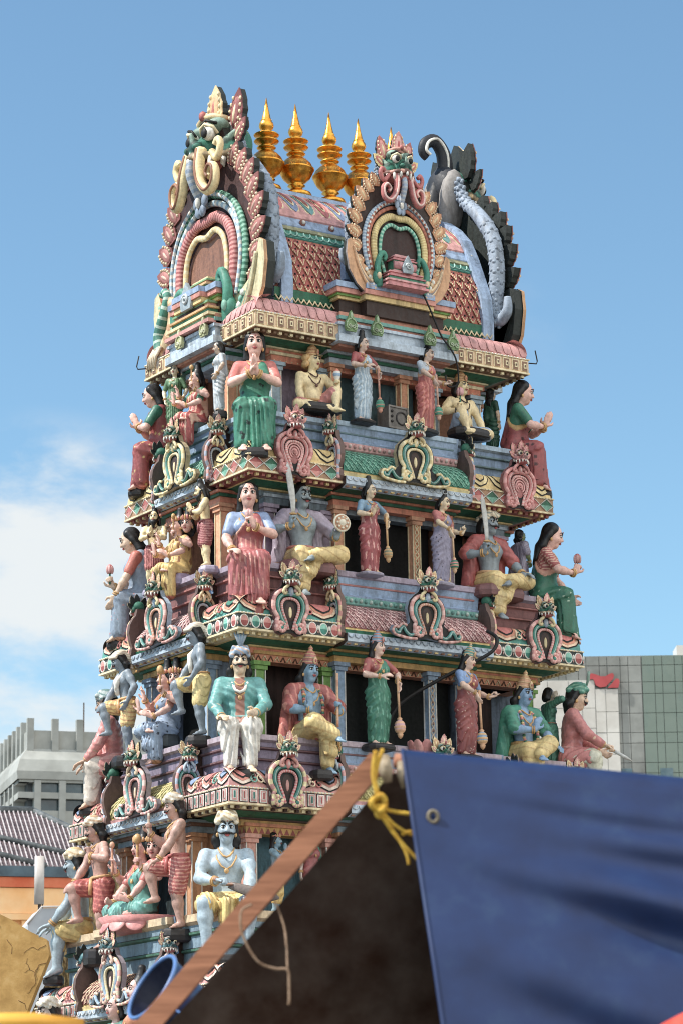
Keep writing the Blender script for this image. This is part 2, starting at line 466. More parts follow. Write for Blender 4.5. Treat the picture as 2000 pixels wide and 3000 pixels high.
def crown_mesh(parent, S, M, kind, cols):
    R, t = M
    if kind == 'turban':
        base, acc = cols
        pr = [ell((0, .008, .060), (.060, .074, .042), k=.02), ell((.010, .002, .086), (.047, .056, .032), k=.02),
              cap((-.054, -.02, .040), (.043, -.05, .070), .018, .018, .012), cap((.054, -.02, .044), (-.026, -.058, .066), .016, .016, .012),
              cap((-.057, .02, .049), (-.043, -.03, .094), .016, .014, .012), cap((.057, .02, .054), (.039, -.02, .096), .016, .014, .012),
              cap((-.04, .07, .04), (.05, .06, .06), .022, .02, .012)]
        def cf(P, c):
            Q = (P-t) @ R/(R[:, 0] @ R[:, 0]); v = np.sin(2*PI*(Q[:, 2]*.9+.45*Q[:, 0]+.3*Q[:, 1])/.028); c[v > .45] = acc; return c
        sdf_mesh('turban', xf(pr, R, t), .0065, parent=parent, col=base, colfn=cf, S=S); return
    if kind == 'tailturban':
        base, acc = cols
        pr = [ell((0, .008, .056), (.064, .074, .036), k=.02), ell((0, .03, .072), (.05, .055, .03), k=.02),
              cap((-.06, -.03, .04), (.0, -.066, .05), .017, .018, .012), cap((.06, -.03, .04), (.0, -.066, .05), .017, .018, .012),
              cap((0, .07, .05), (.0, .12, -.02), .036, .03, .02), cap((0, .12, -.02), (.0, .10, -.09), .03, .022, .02)]
        def cf(P, c):
            Q = (P-t) @ R/(R[:, 0] @ R[:, 0]); v = np.sin(2*PI*(Q[:, 2]+.5*Q[:, 1])/.024); c[v > .55] = acc; return c
        sdf_mesh('turban', xf(pr, R, t), .0065, parent=parent, col=base, colfn=cf, S=S); return
    b = MB(); a, g, d = cols
    if kind == 'tiara':
        prof = [(.060, .045, g), (.067, .050, g), (.068, .060, a), (.064, .068, g), (.058, .072, d)]
        b.lathe([(q_[0]*.9, *q_[1:]) for q_ in prof], 20, (0, .008, 0))
        for i in range(7):
            an = -PI/2+(i-3)*.42; x, y = .058*math.cos(an), .008+.060*math.sin(an); hh = .034-.006*abs(i-3)
            b.ell((x, y, .066), (.012, .010, hh), g if i % 2 else a, nu=8, nv=6)
    if kind in ('kirita', 'kirita_tall'):
        q = 1.0 if kind == 'kirita' else 1.35
        prof = [(.058, .040, g), (.068, .046, g), (.070, .058, a), (.066, .064, g), (.060, .068, d), (.060, .085*q, a), (.063, .088*q, g), (.058, .094*q, g),
                (.052, .098*q, d), (.047, .116*q, a), (.049, .119*q, g), (.042, .125*q, g), (.030, .140*q, a), (.018, .150*q, g), (.016, .158*q, g), (.020, .166*q, a), (.010, .178*q, g), (.002, .188*q, g)]
        b.lathe([(q_[0]*.9, *q_[1:]) for q_ in prof], 20, (0, .012, 0))
        for s in (-1, 1): b.ell((s*.057, .012, .035), (.008, .018, .026), g)
        b.ell((0, -.058, .072), (.016, .01, .030), g); b.ell((0, -.066, .070), (.007, .005, .011), RED)
    b.v = [tuple((R @ V(*p)+t)*S) for p in b.v]
    b.build('crown' if kind != 'tiara' else 'tiara', 'painted_statue', parent)

def figure(name, label, loc, rz, S, sex='f', base='stand', skin=PINK, cat='statue', group=None, lean=0., side=0., twist=0.,
           wr=None, wl=None, hr=None, hl=None, er=None, el=None, pr='relax', pl='relax', nr=None, nl=None,
           legs=None, head=(0, 0, 0), hair='long', hair_col=BLACK, crown=None, crown_cols=None, look=None,
           sari=None, blouse=None, dhoti=None, coat=None, shawl=None, trousers=None, belly=0., extra_heads=(), extra_arms=(),
           items=(), necklace=GOLD, footrest=None, garland=None, plume=None, sash=None, res=.0078):
    """a painted cement figure: one continuous body mesh, everything worn or carried its child.
    local frame: faces -Y, its right hand is at -X; origin on the seat (or under the feet)"""
    E = empty(name, label, cat, loc, rz, group); look = look or {}
    m = sex == 'm'
    pz = dict(stand=.5, sit=.06, cross=.06, royal=.06, squat=.3)[base]
    P0 = V(0, 0, pz)
    RL = rot('Z', twist) @ rot('Y', side) @ rot('X', lean)       # lean > 0 bends forward (towards -Y)
    U = lambda p: P0+RL @ V(*p)
    sw = .122 if m else .102
    # ---- legs
    L = {}
    for s, k in ((-1, 'r'), (1, 'l')):
        hip = P0+V(s*.052, 0, -.012)
        if base == 'stand': kn, an, toe = P0+V(s*.055, -.014, -.245), P0+V(s*.056, .006, -.458), V(s*.25, -1, -.12)
        elif base in ('sit', 'royal'): kn, an, toe = P0+V(s*.074, -.148, -.016), P0+V(s*.060, -.165, -.255), V(s*.2, -1, -.45)
        else: kn, an, toe = P0+V(s*.205, -.135, -.018), P0+V(-s*.055, -.205, -.034), V(-s*1, -.2, 0)
        if base == 'royal' and k == 'r': kn, an, toe = P0+V(-.20, -.15, .0), P0+V(.02, -.22, -.01), V(1, -.1, -.1)
        if base == 'royal_l': pass
        if legs and k in legs: kn, an, toe = P0+V(*legs[k][0]), P0+V(*legs[k][1]), V(*legs[k][2])
        L[k] = (hip, kn, an, norm(toe))
    # ---- arms
    A = {}
    defs = dict(r=((-.17, -.02, -.02), (-1, .6, -.4)), l=((.17, -.02, -.02), (1, .6, -.4)))
    for s, k, w, hd, eh, hp, nn in ((-1, 'r', wr, hr, er, pr, nr), (1, 'l', wl, hl, el, pl, nl)):
        sh = U((s*sw, .004, .288)); w = defs[k][0] if w is None else w
        eb, wv = ik(sh, U(w), .168, .150, RL @ V(*(eh or defs[k][1])))
        d = norm(wv-eb) if hd is None else norm(RL @ V(*hd)); n2 = (RL @ V(*nn)) if nn is not None else V(-s*1., -.3, 0)
        A[k] = (sh, eb, wv, d, n2, hp)
    XA = []
    for s, w, eh, hd, hp, nn in extra_arms:
        sh = U((s*sw*.95, .02, .285)); eb, wv = ik(sh, U(w), .160, .145, V(*eh)); XA.append((sh, eb, wv, norm(V(*hd)), V(*nn), hp))
    # ---- body
    def torso(inf=0., col=None, disp=None):
        i = inf
        T = [ell((0, 0, 0), (.094+i if not m else .086+i, .066+i, .07+i), k=.04, col=col, disp=disp),
             ell((0, -.004-belly*.35, .09), (.068+i+belly*.5 if not m else .076+i+belly*.5, .054+i+belly, .085+i), k=.05, col=col, disp=disp),
             ell((0, .002, .205), ((.088 if not m else .106)+i, .060+i, .095+i), k=.05, col=col, disp=disp),
             cap((-sw+.02, .006, .282), (sw-.02, .006, .282), .036+i*.8, k=.05, col=col, disp=disp)]
        if not m: T += [ell((s*.042, -.047, .212), (.038+i, .036+i, .038+i), k=.02, col=col, disp=disp) for s in (-1, 1)]
        else: T += [ell((s*.045, -.035, .225), (.05+i*.8, .03+i*.8, .038+i*.8), k=.03, col=col, disp=disp) for s in (-1, 1)]
        return xf(T, RL, P0)
    hy, hn, ht = head
    hb = U((0, 0, .345)); RH = RL @ rot('Z', hy) @ rot('Y', ht) @ rot('X', hn)
    hc = hb+RH @ V(0, -.008, .085); RH1 = RH; HS = 1.0; hc = hb+RH @ V(0, -.008, .085*HS); HM = [(RH*HS, hc)]
    for off, yy in extra_heads: HM.append((RL @ rot('Z', hy+yy) @ rot('X', hn)*HS, hc+RL @ V(*off)))
    B = torso()
    B += [cap(U((0, .008, .29)), hb+RH @ V(0, .004, .045), .037 if m else .031, .032 if m else .028, .03)]
    for R_, t_ in HM: B += xf(head_prims(sex), R_, t_)
    am = 1.02 if m else .86
    for sh, eb, wv, d, n2, hp in list(A.values())+XA:
        mid = sh+(eb-sh)*.45; fm = eb+(wv-eb)*.3
        B += [cap(sh, mid, .037*am, .036*am, .025), cap(mid, eb, .036*am, .028*am, .02), cap(eb, fm, .029*am, .031*am, .02), cap(fm, wv, .031*am, .0195*am, .02)]
        B += hand_prims(wv, d, n2, hp)
    for hip, kn, an, toe in L.values():
        cm = kn+(an-kn)*.33
        B += [cap(hip, kn, .066, .045, .03), cap(kn, cm+norm(np.cross(np.cross(toe, an-kn), an-kn))*-.0, .044, .043, .02), cap(cm, an, .043, .025, .02),
              cap(an+V(0, 0, -.012)-toe*.018, an+toe*.05+V(0, 0, -.022), .024, .02, .02)]
        ac = norm(np.cross(toe, V(0, 0, 1)))
        for q in range(5):
            o = (q-2)*.0125; b0 = an+toe*.055+ac*o+V(0, 0, -.026)
            B.append(cap(b0, b0+toe*(.034-.004*abs(q-1))+V(0, 0, -.003), .0095, .0075, .006))
    sdf_mesh('body', B, res, parent=E, col=skin, S=S)
    for R_, t_ in HM: make_face(E, S, (R_, t_), look)
    # ---- hair, headgear
    if hair:
        pr_ = []
        for R_, t_ in HM: pr_ += xf(hair_prims(hair), R_, t_)
        sdf_mesh('hair', pr_, .0078, parent=E, col=hair_col, S=S)
    if crown:
        for R_, t_ in HM: crown_mesh(E, S, (R_, t_), crown, crown_cols or (C(190, 90, 80), GOLD, C(70, 130, 120)))
    if plume:
        b = MB()
        for q in range(7):
            a = (q-3)*.16; p0 = V(0, -.045, .085); p1 = p0+V(math.sin(a)*.05, -.004, .075*math.cos(a)); p2 = p0+V(math.sin(a)*.085, .002, .115*math.cos(a))
            b.tube([hc+RH @ p0, hc+RH @ p1, hc+RH @ p2], [.006, .011, .009], plume if q % 2 else mixc(plume, WHITE, .25), 6)
        b.v = [tuple(V(*p)*S) for p in b.v]; b.build('plume', 'painted_statue', E)
    # ---- clothes
    fold = lambda amp, per, kx, kz: (lambda X: amp*np.sin(2*PI*(kx*X[..., 0]+kz*X[..., 2]+.35*X[..., 1])/per))
    def legcloth(r0, r1, r2, to=1.0, amp=.004, col=None):
        o = []
        for s, k in ((-1, 'r'), (1, 'l')):
            hip, kn, an, toe = L[k]; f = fold(amp, .06, .5*s, .9)
            o.append(cap(hip, kn, r0, r1, .03, col, f))
            if to > 0: o.append(cap(kn, kn+(an-kn)*to, r1, r2, .03, col, fold(amp, .032, 1.0, .12*s)))
        return o
    if sari:
        hip_r, kr, ar = L['r'][0], L['r'][1], L['r'][2]; kl, al = L['l'][1], L['l'][2]
        pl_ = fold(.0095, .028, 1, 0)
        sk = torso(.010)[:1]+legcloth(.078 if base == 'stand' else .072, .060 if base == 'stand' else .056, .050, .96, .0075)
        kc, ac_ = (kr+kl)/2, (ar+al)/2
        if base == 'stand':
            sk += [cap(P0+V(0, -.02, -.02), ac_+V(0, -.012, .01), .082, .064, .03, None, fold(.0045, .03, 1, .25)), cap(P0+V(0, -.06, -.02), ac_+V(0, -.035, .0), .03, .052, .02, None, pl_)]
        else:
            sk += [cap(P0+V(0, -.05, .015), kc+V(0, .0, -.004), .075, .05, .03, None, fold(.005, .04, .3, 1)), cap(kc+V(0, -.01, -.01), ac_+V(0, .012, .0), .052, .058, .03, None, pl_),
                   cap(kc+V(0, -.035, 0), ac_+V(0, -.03, -.035), .02, .040, .02, None, pl_), cap(kr, ar+V(-.012, .02, .0), .045, .052, .03, None, pl_), cap(kl, al+V(.012, .02, .0), .045, .052, .03, None, pl_)]
        n_ = V(-.80, 0, .60); o_ = n_ @ V(-.075, 0, .17)
        dr = torso(.020)[1:]
        nR = RL @ n_; oR = o_+nR @ P0
        for p in dr:
            if p['t'] == 'e': p['cut'] = (nR, oR)
        dr = [p for p in dr if p['t'] == 'e']
        dr.append(cap(U((sw-.055, -.035, .27)), U((sw-.05, .03, .305)), .034, .034, .02)); dr.append(cap(U((sw-.05, .04, .29)), U((.03, .065, .05)), .04, .05, .03))
        ln = dict(sari); brd = ln.pop('edge', None)
        f0 = pat(**ln)
        def sf(Pp, c):
            c = f0(Pp, c)
            if brd is not None: c[(np.abs(Pp @ nR-oR) < .010) & (Pp[:, 2] > pz+.06)] = brd; 
            return c
        sdf_mesh('sari', sk+dr, .0078, parent=E, col=sari['base'], colfn=sf, S=S)
    if blouse:
        bl = torso(.007)[2:]
        for sh, eb, *_ in list(A.values()): bl.append(cap(sh, sh+(eb-sh)*.72, .0375, .036, .02))
        f0 = pat(**blouse) if isinstance(blouse, dict) else None
        sdf_mesh('blouse', bl, .0078, parent=E, col=blouse['base'] if f0 else blouse, colfn=f0, S=S)
    if dhoti:
        dh = dict(dhoti); ln = dh.pop('length', 1.0); pan = dh.pop('panel', True); fat = dh.pop('fat', 1.0)
        sk = torso(.012)[:1]
        if ln > .05: sk += legcloth(.078*fat, .060*fat, .050*fat, ln*.95, .003)
        else:
            for k in 'rl':
                hip, kn, an, toe = L[k]; sk.append(cap(hip, hip+(kn-hip)*(.86+ln), .080, .066, .03, None, fold(.006, .03, 1, .3)))
        if pan:
            kc, ac_ = (L['r'][1]+L['l'][1])/2, (L['r'][2]+L['l'][2])/2
            if base == 'stand': sk += [cap(P0+V(0, -.06, 0), P0+V(0, -.06, -.05-.36*max(ln, .45)), .03, .045, .02, None, fold(.007, .026, 1, 0))]
            elif base != 'cross': sk += [cap(P0+V(0, -.07, .0), kc, .06, .036, .03, None, fold(.005, .03, 1, .2)), cap(kc+V(0, -.015, 0), kc+(ac_-kc)*max(ln, .35)+V(0, 0, -.01), .036, .046, .02, None, fold(.007, .026, 1, 0))]
        sdf_mesh('dhoti', sk, .0078, parent=E, col=dh['base'], colfn=pat(**dh), S=S)
        b = MB(); ring = [U((.097*math.cos(a)*1.0, .076*math.sin(a)-.002, .058)) for a in np.linspace(0, 2*PI, 22)[:-1]]
        b.tube([p*S for p in ring], .013*S, sash or GOLD, 7, closed=True)
        if base != 'cross': b.tube([U((0, -.085, .055))*S, U((.012, -.10, .0))*S, U((.008, -.112, -.07))*S], [.016*S, .020*S, .014*S], sash or GOLD, 6)
        b.build('belt', 'painted_statue', E)
    if trousers:
        sdf_mesh('trousers', torso(.010)[:1]+legcloth(.076, .064, .046, .98, .007), .0078, parent=E, col=trousers['base'], colfn=pat(**trousers), S=S)
    if coat:
        ct = dict(coat); ln = ct.pop('length', .8); slv = ct.pop('sleeve', 1.0); pan = ct.pop('panel', None)
        ck = torso(.016, disp=fold(.003, .05, .6, 1))
        for sh, eb, wv, *_ in A.values():
            ck.append(cap(sh, eb, .046, .039, .025, None, fold(.0018, .05, .5, 1)))
            if slv > .5: ck.append(cap(eb, eb+(wv-eb)*.86, .039, .032, .02, None, fold(.0018, .04, .5, 1)))
        for k in 'rl':
            hip, kn, an, toe = L[k]; ck.append(cap(hip, hip+(kn-hip)*ln, .085, .078, .03, None, fold(.006, .035, 1, .3)))
            if ln > 1.0: ck.append(cap(kn, kn+(an-kn)*(ln-1), .075, .07, .03, None, fold(.006, .03, 1, .1)))
        f0 = pat(**ct)
        def cfn(Pp, c):
            c = f0(Pp, c)
            if pan is not None:
                Q = (Pp-P0) @ RL; mm = (np.abs(Q[:, 0]) < .028) & (Q[:, 1] < 0); c[mm] = pan
            return c
        sdf_mesh('coat', ck, .0078, parent=E, col=ct['base'], colfn=cfn, S=S)
        b = MB(); ring = [U((.104*math.cos(a), .082*math.sin(a), .06)) for a in np.linspace(0, 2*PI, 22)[:-1]]
        b.tube([p*S for p in ring], .010*S, sash or mixc(ct['base'], WHITE, .15), 7, closed=True)
        b.build('belt', 'painted_statue', E)
        b = MB(); b.tube([U(p)*S for p in ((-.055, .01, .325), (-.05, -.05, .285), (-.03, -.085, .235), (0, -.092, .218), (.03, -.085, .235), (.05, -.05, .285), (.055, .01, .325))], .010*S, WHITE, 6)
        b.build('collar', 'painted_statue', E)
    if shawl:
        sp = []
        for k, s in (('r', -1), ('l', 1)):
            sh, eb, wv, *_ = A[k]
            sp += [cap(U((s*.05, .01, .315)), sh, .040, .052, .02), cap(sh, sh+(eb-sh)*.9, .047, .052, .02, None, fold(.0035, .05, .8, 1)),
                   cap(sh+V(s*.012, .03, -.02), P0+V(s*.15, .07, -.02 if base != 'stand' else -.2), .04, .05, .03, None, fold(.005, .03, 1, .2))]
            if shawl.get('long'): sp.append(cap(P0+V(s*.15, .07, -.02), P0+V(s*.16, -.02, -.22), .045, .05, .03, None, fold(.006, .03, 1, .2)))
        sp += [ell((0, .06, pz+.14), (.12, .03, .2), k=.03, disp=fold(.005, .035, 1, .1))]
        sh_ = {k: v for k, v in shawl.items() if k != 'long'}
        sdf_mesh('shawl', sp, .0085, parent=E, col=sh_['base'], colfn=pat(**sh_), S=S)
    # ---- jewellery
    if necklace is not None:
        b = MB(); y0 = -.085 if not m else -.072
        b.tube([U(p)*S for p in ((-.045, .0, .325), (-.036, -.045, .298), (-.018, -.068, .274), (0, -.074, .266), (.018, -.068, .274), (.036, -.045, .298), (.045, .0, .325))], .006*S, necklace, 6)
        b.tube([U(p)*S for p in ((-.055, .0, .318), (-.056, -.055, .262), (-.03, y0-.006, .215), (0, y0-.008, .196), (.03, y0-.006, .215), (.056, -.055, .262), (.055, .0, .318))], .0055*S, necklace, 6)
        b.ell(U((0, y0-.012, .186))*S, V(.014, .008, .016)*S, necklace)
        b.build('necklace', 'painted_statue', E)
        for sh, eb, wv, d, n2, hp in list(A.values())+XA:
            b = MB(); u = norm(wv-eb); x = norm(np.cross(u, V(.3, .5, .8))); y = np.cross(u, x); c = eb+(wv-eb)*.86
            for q in (0, 1):
                cc = c+u*.014*q
                b.tube([(cc+(x*math.cos(a)+y*math.sin(a))*.0255)*S for a in np.linspace(0, 2*PI, 13)[:-1]], .006*S, necklace, 5, closed=True)
            b.build('bangle', 'painted_statue', E)
        for R_, t_ in HM:
            for s in (-1, 1):
                b = MB(); b.ell((t_+R_ @ V(s*.052, .0, -.03))*S, V(.009, .009, .013)*S, necklace); b.build('earring', 'painted_statue', E)
    if garland:
        b = MB()
        for s in (-1, 1):
            pts = [U(p) for p in ((s*.05, .01, .33), (s*.066, -.055, .27), (s*.07, -.085, .18), (s*.066, -.085, .09), (s*.045, -.10, .02), (s*.012, -.115, -.03))]
            for i in range(len(pts)-1):
                for q in np.linspace(0, 1, 6)[:-1]:
                    p = pts[i]+(pts[i+1]-pts[i])*q; b.ell(p*S, V(.0135, .0135, .0135)*S, garland[(i*5+int(q*5)) % len(garland)], nu=7, nv=5)
        b.build('garland', 'painted_statue', E)
    for it in items:
        it(E, S, A, XA, L, P0, U, (RH, hc))
    if footrest:
        b = MB()
        f = (L['r'][2]+L['l'][2])/2 if footrest is True else (V(0, 0, .0) if base == 'stand' else P0)+V(*footrest[:3]); w_, d_, h_ = (.085, .07, .06) if footrest is True else footrest[3:6]
        colr = DARK if footrest is True or len(footrest) < 7 else footrest[6]
        ftop = f[2]-.048 if footrest is True else f[2]
        prof = [(.80, 0), (.97, .15), (1.0, .5), (.93, .85), (.85, 1.0)]
        n = 14; vs = []; fs = []
        for r_, t_ in prof:
            for j in range(n):
                a = 2*PI*j/n; ca, sa = math.cos(a), math.sin(a); g = (abs(ca)**4+abs(sa)**4)**-.25
                vs.append(V(f[0]+ca*g*w_*r_, f[1]+(-.02 if footrest is True else 0)+sa*g*d_*r_, ftop-h_*(1-t_))*S)
        for i in range(len(prof)-1):
            for j in range(n): fs.append((i*n+j, i*n+(j+1) % n, (i+1)*n+(j+1) % n, (i+1)*n+j))
        fs.append(tuple((len(prof)-1)*n+j for j in range(n))); fs.append(tuple(range(n-1, -1, -1)))
        b.add(vs, fs, colr); b.build('pedestal', 'painted_statue', E)
    return E

# ---- things the figures carry (children of the figure)
def grip(side, A, XA):
    sh, eb, wv, d, n2, hp = A[side] if isinstance(side, str) else XA[side]
    return wv+d*.055+norm(n2)*.018, d, n2
def it_mace(side, top=.10, length=.52, cols=(GOLD, ROSE, SKY), head_up=False, dirv=(0, -.05, -1)):
    def f(E, S, A, XA, L, P0, U, H):
        p, d, n = grip(side, A, XA); u = norm(V(*dirv)); t = p-u*top; e = t+u*length
        b = MB(); b.tube([t*S, (t+u*(length*.7))*S], [.013*S, .011*S], cols[0], 8)
        x = norm(np.cross(u, V(0, 1, .01))); y = np.cross(u, x); c = t+u*length*.66; q = []
        prof = [(.014, 0, 0), (.022, .01, 0), (.016, .022, 0), (.032, .034, 1), (.042, .055, 2), (.040, .064, 1), (.046, .072, 1), (.046, .085, 2), (.042, .092, 0), (.044, .10, 1), (.036, .118, 2), (.02, .13, 0), (.024, .14, 0), (.018, .16, 0), (.004, .175, 0)]
        k = length/.52; mb = MB(); mb.lathe([(r*1.05*k, z*k, cols[ci]) for r, z, ci in prof], 14)
        M = np.stack([x, y, u], 1); b.add([(M @ V(*v)+c)*S for v in mb.v], mb.f, mb.c, True)
        b.build('mace', 'painted_statue', E)
    return f
def it_sword(side, length=.34, blade=C(190, 190, 186), curve=.05, dirv=(0, -.05, 1), hilt=GOLD, w=.020):
    def f(E, S, A, XA, L, P0, U, H):
        p, d, n = grip(side, A, XA); u = norm(V(*dirv)); x = norm(np.cross(u, V(0, 1, .02)))
        b = MB(); q = np.linspace(0, 1, 9)
        b.tube([(p+u*(.03+length*t)+x*curve*math.sin(t*PI*.5)*t)*S for t in q], [w*S*(.75+.5*math.sin(PI*t*.9)) * (1 if t < .95 else .25) for t in q], blade, 8, flat=(np.cross(u, x), .22))
        b.tube([(p-u*.05)*S, (p+u*.03)*S], .010*S, hilt, 7); b.ell((p-u*.055)*S, V(.015, .015, .015)*S, hilt); b.ell((p+u*.03)*S, V(.03, .02, .008)*S, hilt)
        b.build('sword', 'painted_statue', E)
    return f
def it_shield(side, r=.062, col=C(200, 140, 90), rim=C(236, 226, 200)):
    def f(E, S, A, XA, L, P0, U, H):
        p, d, n = grip(side, A, XA); c = p+V(0, -.03, .04); b = MB()
        mb = MB(); mb.lathe([(r*1.02, -.004, rim), (r*1.05, .006, rim), (r*.88, .012, rim), (r*.84, .010, col), (r*.4, .024, col), (r*.15, .03, rim), (.001, .032, rim)], 18)
        M = np.stack([V(1, 0, 0), V(0, 0, 1), V(0, -1, 0)], 1)
        for i in range(8): mb.ell((r*.6*math.cos(i*PI/4), r*.6*math.sin(i*PI/4), .02), (.010, .010, .006), rim, nu=6, nv=5)
        b.add([(M @ V(*v)+c)*S for v in mb.v], mb.f, mb.c, True); b.build('shield', 'painted_statue', E)
    return f
def it_bud(side, col=C(214, 110, 120), stem=GREEN, up=.05, s=1.0):
    def f(E, S, A, XA, L, P0, U, H):
        p, d, n = grip(side, A, XA); b = MB(); b.tube([(p-V(0, 0, .03))*S, (p+V(0, 0, up))*S], .007*S, stem, 6)
        c = p+V(0, 0, up+.03*s)
        b.ell(c*S, V(.024, .024, .034)*S*s, col)
        for i in range(6):
            a = i*PI/3; b.ell((c+V(.017*math.cos(a), .017*math.sin(a), -.006)*s)*S, V(.013, .013, .03)*S*s, mixc(col, WHITE, .3), nu=7, nv=5)
        b.build('lotus_bud', 'painted_statue', E)
    return f
def it_conch(side):
    def f(E, S, A, XA, L, P0, U, H):
        p, d, n = grip(side, A, XA); b = MB()
        b.lathe([(.004*S, 0, WHITE), (.014*S, .02*S, WHITE), (.03*S, .06*S, WHITE), (.036*S, .085*S, SKY), (.030*S, .105*S, WHITE), (.018*S, .12*S, ORANGE), (.008*S, .132*S, ORANGE), (.001, .135*S, ORANGE)], 14, tuple((p+V(0, 0, -.01))*S))
        b.build('conch', 'painted_statue', E)
    return f
def it_rod(side, a=-.12, bb=.18, dirv=(0, 0, 1), col=C(214, 160, 110), r=.009, name='flute', knob=None):
    def f(E, S, A, XA, L, P0, U, H):
        p, d, n = grip(side, A, XA); u = norm(V(*dirv)); b = MB()
        b.tube([(p+u*(a+(bb-a)*t))*S for t in np.linspace(0, 1, 9)], r*S, lambda i: col if i % 3 else mixc(col, RED, .4), 8)
        if knob: b.ell((p+u*bb)*S, V(knob, knob, knob*1.3)*S, col)
        b.build(name, 'painted_statue', E)
    return f
def it_dagger(side, dirv=(0, -.2, -1), length=.12):
    def f(E, S, A, XA, L, P0, U, H):
        p, d, n = grip(side, A, XA); u = norm(V(*dirv)); b = MB()
        b.tube([(p-u*.035)*S, (p+u*.02)*S], .009*S, GOLD, 7); b.ell((p+u*.02)*S, V(.022, .012, .007)*S, GOLD)
        b.tube([(p+u*.02)*S, (p+u*(.02+length*.7))*S, (p+u*(.02+length))*S], [.013*S, .012*S, .002*S], C(200, 200, 196), 6)
        b.build('dagger', 'painted_statue', E)
    return f
def it_scarf(col, pts, r=.018, name='scarf'):
    def f(E, S, A, XA, L, P0, U, H):
        b = MB(); b.tube([U(p)*S for p in pts], [r*S*(1 if 0 < i < len(pts)-1 else .7) for i in range(len(pts))], col, 7); b.build(name, 'painted_statue', E)
    return f
def it_lotus_seat(col=C(206, 116, 112), w=.26, h=.085, z=-.01):
    def f(E, S, A, XA, L, P0, U, H):
        b = MB(); n = 12; b.lathe([(w*.55*S, (z-h)*S, col), (w*.8*S, (z-h*.7)*S, col), (w*.98*S, (z-.004)*S, col), (w*.6*S, z*S, col)], 24)
        for i in range(n):
            a = 2*PI*(i+.5)/n; R = rot('Z', a) @ rot('Y', -.55)
            b.ell(V(w*.83*math.cos(a), w*.83*math.sin(a), z-h*.45)*S, V(.016, w*.235, h*.62)*S, mixc(col, WHITE, .12 if i % 2 else .02), R, 12, 8)
        b.build('lotus_seat', 'painted_statue', E)
    return f
# ------------------------------------------------------------------ the tower: measures
#        half width, half depth, eave underside, half width of the middle bay on the long and the short side
LV = [(2.197, 1.456, 12.844, .92, .50), (2.416, 1.618, 10.851, 1.00, .66), (2.690, 1.806, 8.731, 1.14, .78), (2.989, 2.051, 6.503, 1.28, .90), (3.33, 2.32, 4.12, 1.40, 1.0)]
FL = [None, 11.75, 9.68, 7.42, 5.22]          # floor on which the figures of storey 1..4 sit or stand
RED_ = C(158, 52, 46); PINKW = C(206, 140, 136); TEALP = C(58, 148, 132); GRN = C(24, 104, 74); YEL = C(222, 190, 112); CRM = C(230, 212, 164)
BLU = C(136, 164, 200); PBL = C(172, 190, 208); GRYB = C(118, 138, 152); ORG = C(208, 108, 60); BRN = C(104, 66, 44); DBR = C(60, 40, 34); BLK = C(26, 25, 25)
LIL = C(164, 150, 172); MUST = C(198, 148, 50); LIME = C(112, 168, 62); WHT = C(224, 222, 214); PKR = C(196, 112, 108); TERR = C(186, 96, 66); DTEAL = C(52, 104, 118)

TOWER = empty('temple_gateway_tower', 'stepped pyramidal temple gateway tower painted in many pastel colours under a barrel roof', 'temple tower', (0, 0, 0))
def part(mb, name, mat='painted_plaster', parent=None): return mb.build(name, mat, parent or TOWER)

def offs(poly, o):
    n = len(poly); out = []
    for i in range(n):
        a, b, c = poly[i-1], poly[i], poly[(i+1) % n]
        e1 = norm(V(b[0]-a[0], b[1]-a[1])); e2 = norm(V(c[0]-b[0], c[1]-b[1]))
        n1 = V(e1[1], -e1[0]); n2 = V(e2[1], -e2[0])
        if abs(n1 @ n2) > .999: d = n1*o
        else: d = (n1+n2)*o
        out.append((b[0]+d[0], b[1]+d[1]))
    return out
def sweep(mb, poly, prof, closed=True, caps=False, smooth=False):
    """carry a moulding profile (offset, z, colour) round a right-angled plan (counter-clockwise)"""
    n = len(poly); vs = []; fs = []; cs = []
    for o, z, *_ in prof: vs += [(x, y, z) for x, y in offs(poly, o)]
    for i in range(len(prof)-1):
        for j in range(n):
            k = (j+1) % n; fs.append((i*n+j, i*n+k, (i+1)*n+k, (i+1)*n+j)); cs.append(prof[i+1][2])
    if caps:
        fs.append(tuple(range(n-1, -1, -1))); cs.append(prof[0][2]); fs.append(tuple((len(prof)-1)*n+j for j in range(n))); cs.append(prof[-1][2])
    mb.add(vs, fs, cs, smooth)
def rect(a, b): return [(-a, -b), (a, -b), (a, b), (-a, b)]
def cross_plan(a, b, bx, by, px, py):
    """rectangle with a projecting bay on each side"""
    return [(-a, -b), (-bx, -b), (-bx, -b-py), (bx, -b-py), (bx, -b), (a, -b), (a, -by), (a+px, -by), (a+px, by), (a, by),
            (a, b), (bx, b), (bx, b+py), (-bx, b+py), (-bx, b), (-a, b), (-a, by), (-a-px, by), (-a-px, -by), (-a, -by)]
def sides(a, b):
    """four side frames: f(u along, o outwards, z) -> xyz, half length, is long side"""
    return [(lambda u, o, z: (u, -b-o, z), a, True), (lambda u, o, z: (-a-o, -u, z), b, False), (lambda u, o, z: (-u, b+o, z), a, True), (lambda u, o, z: (a+o, u, z), b, False)]

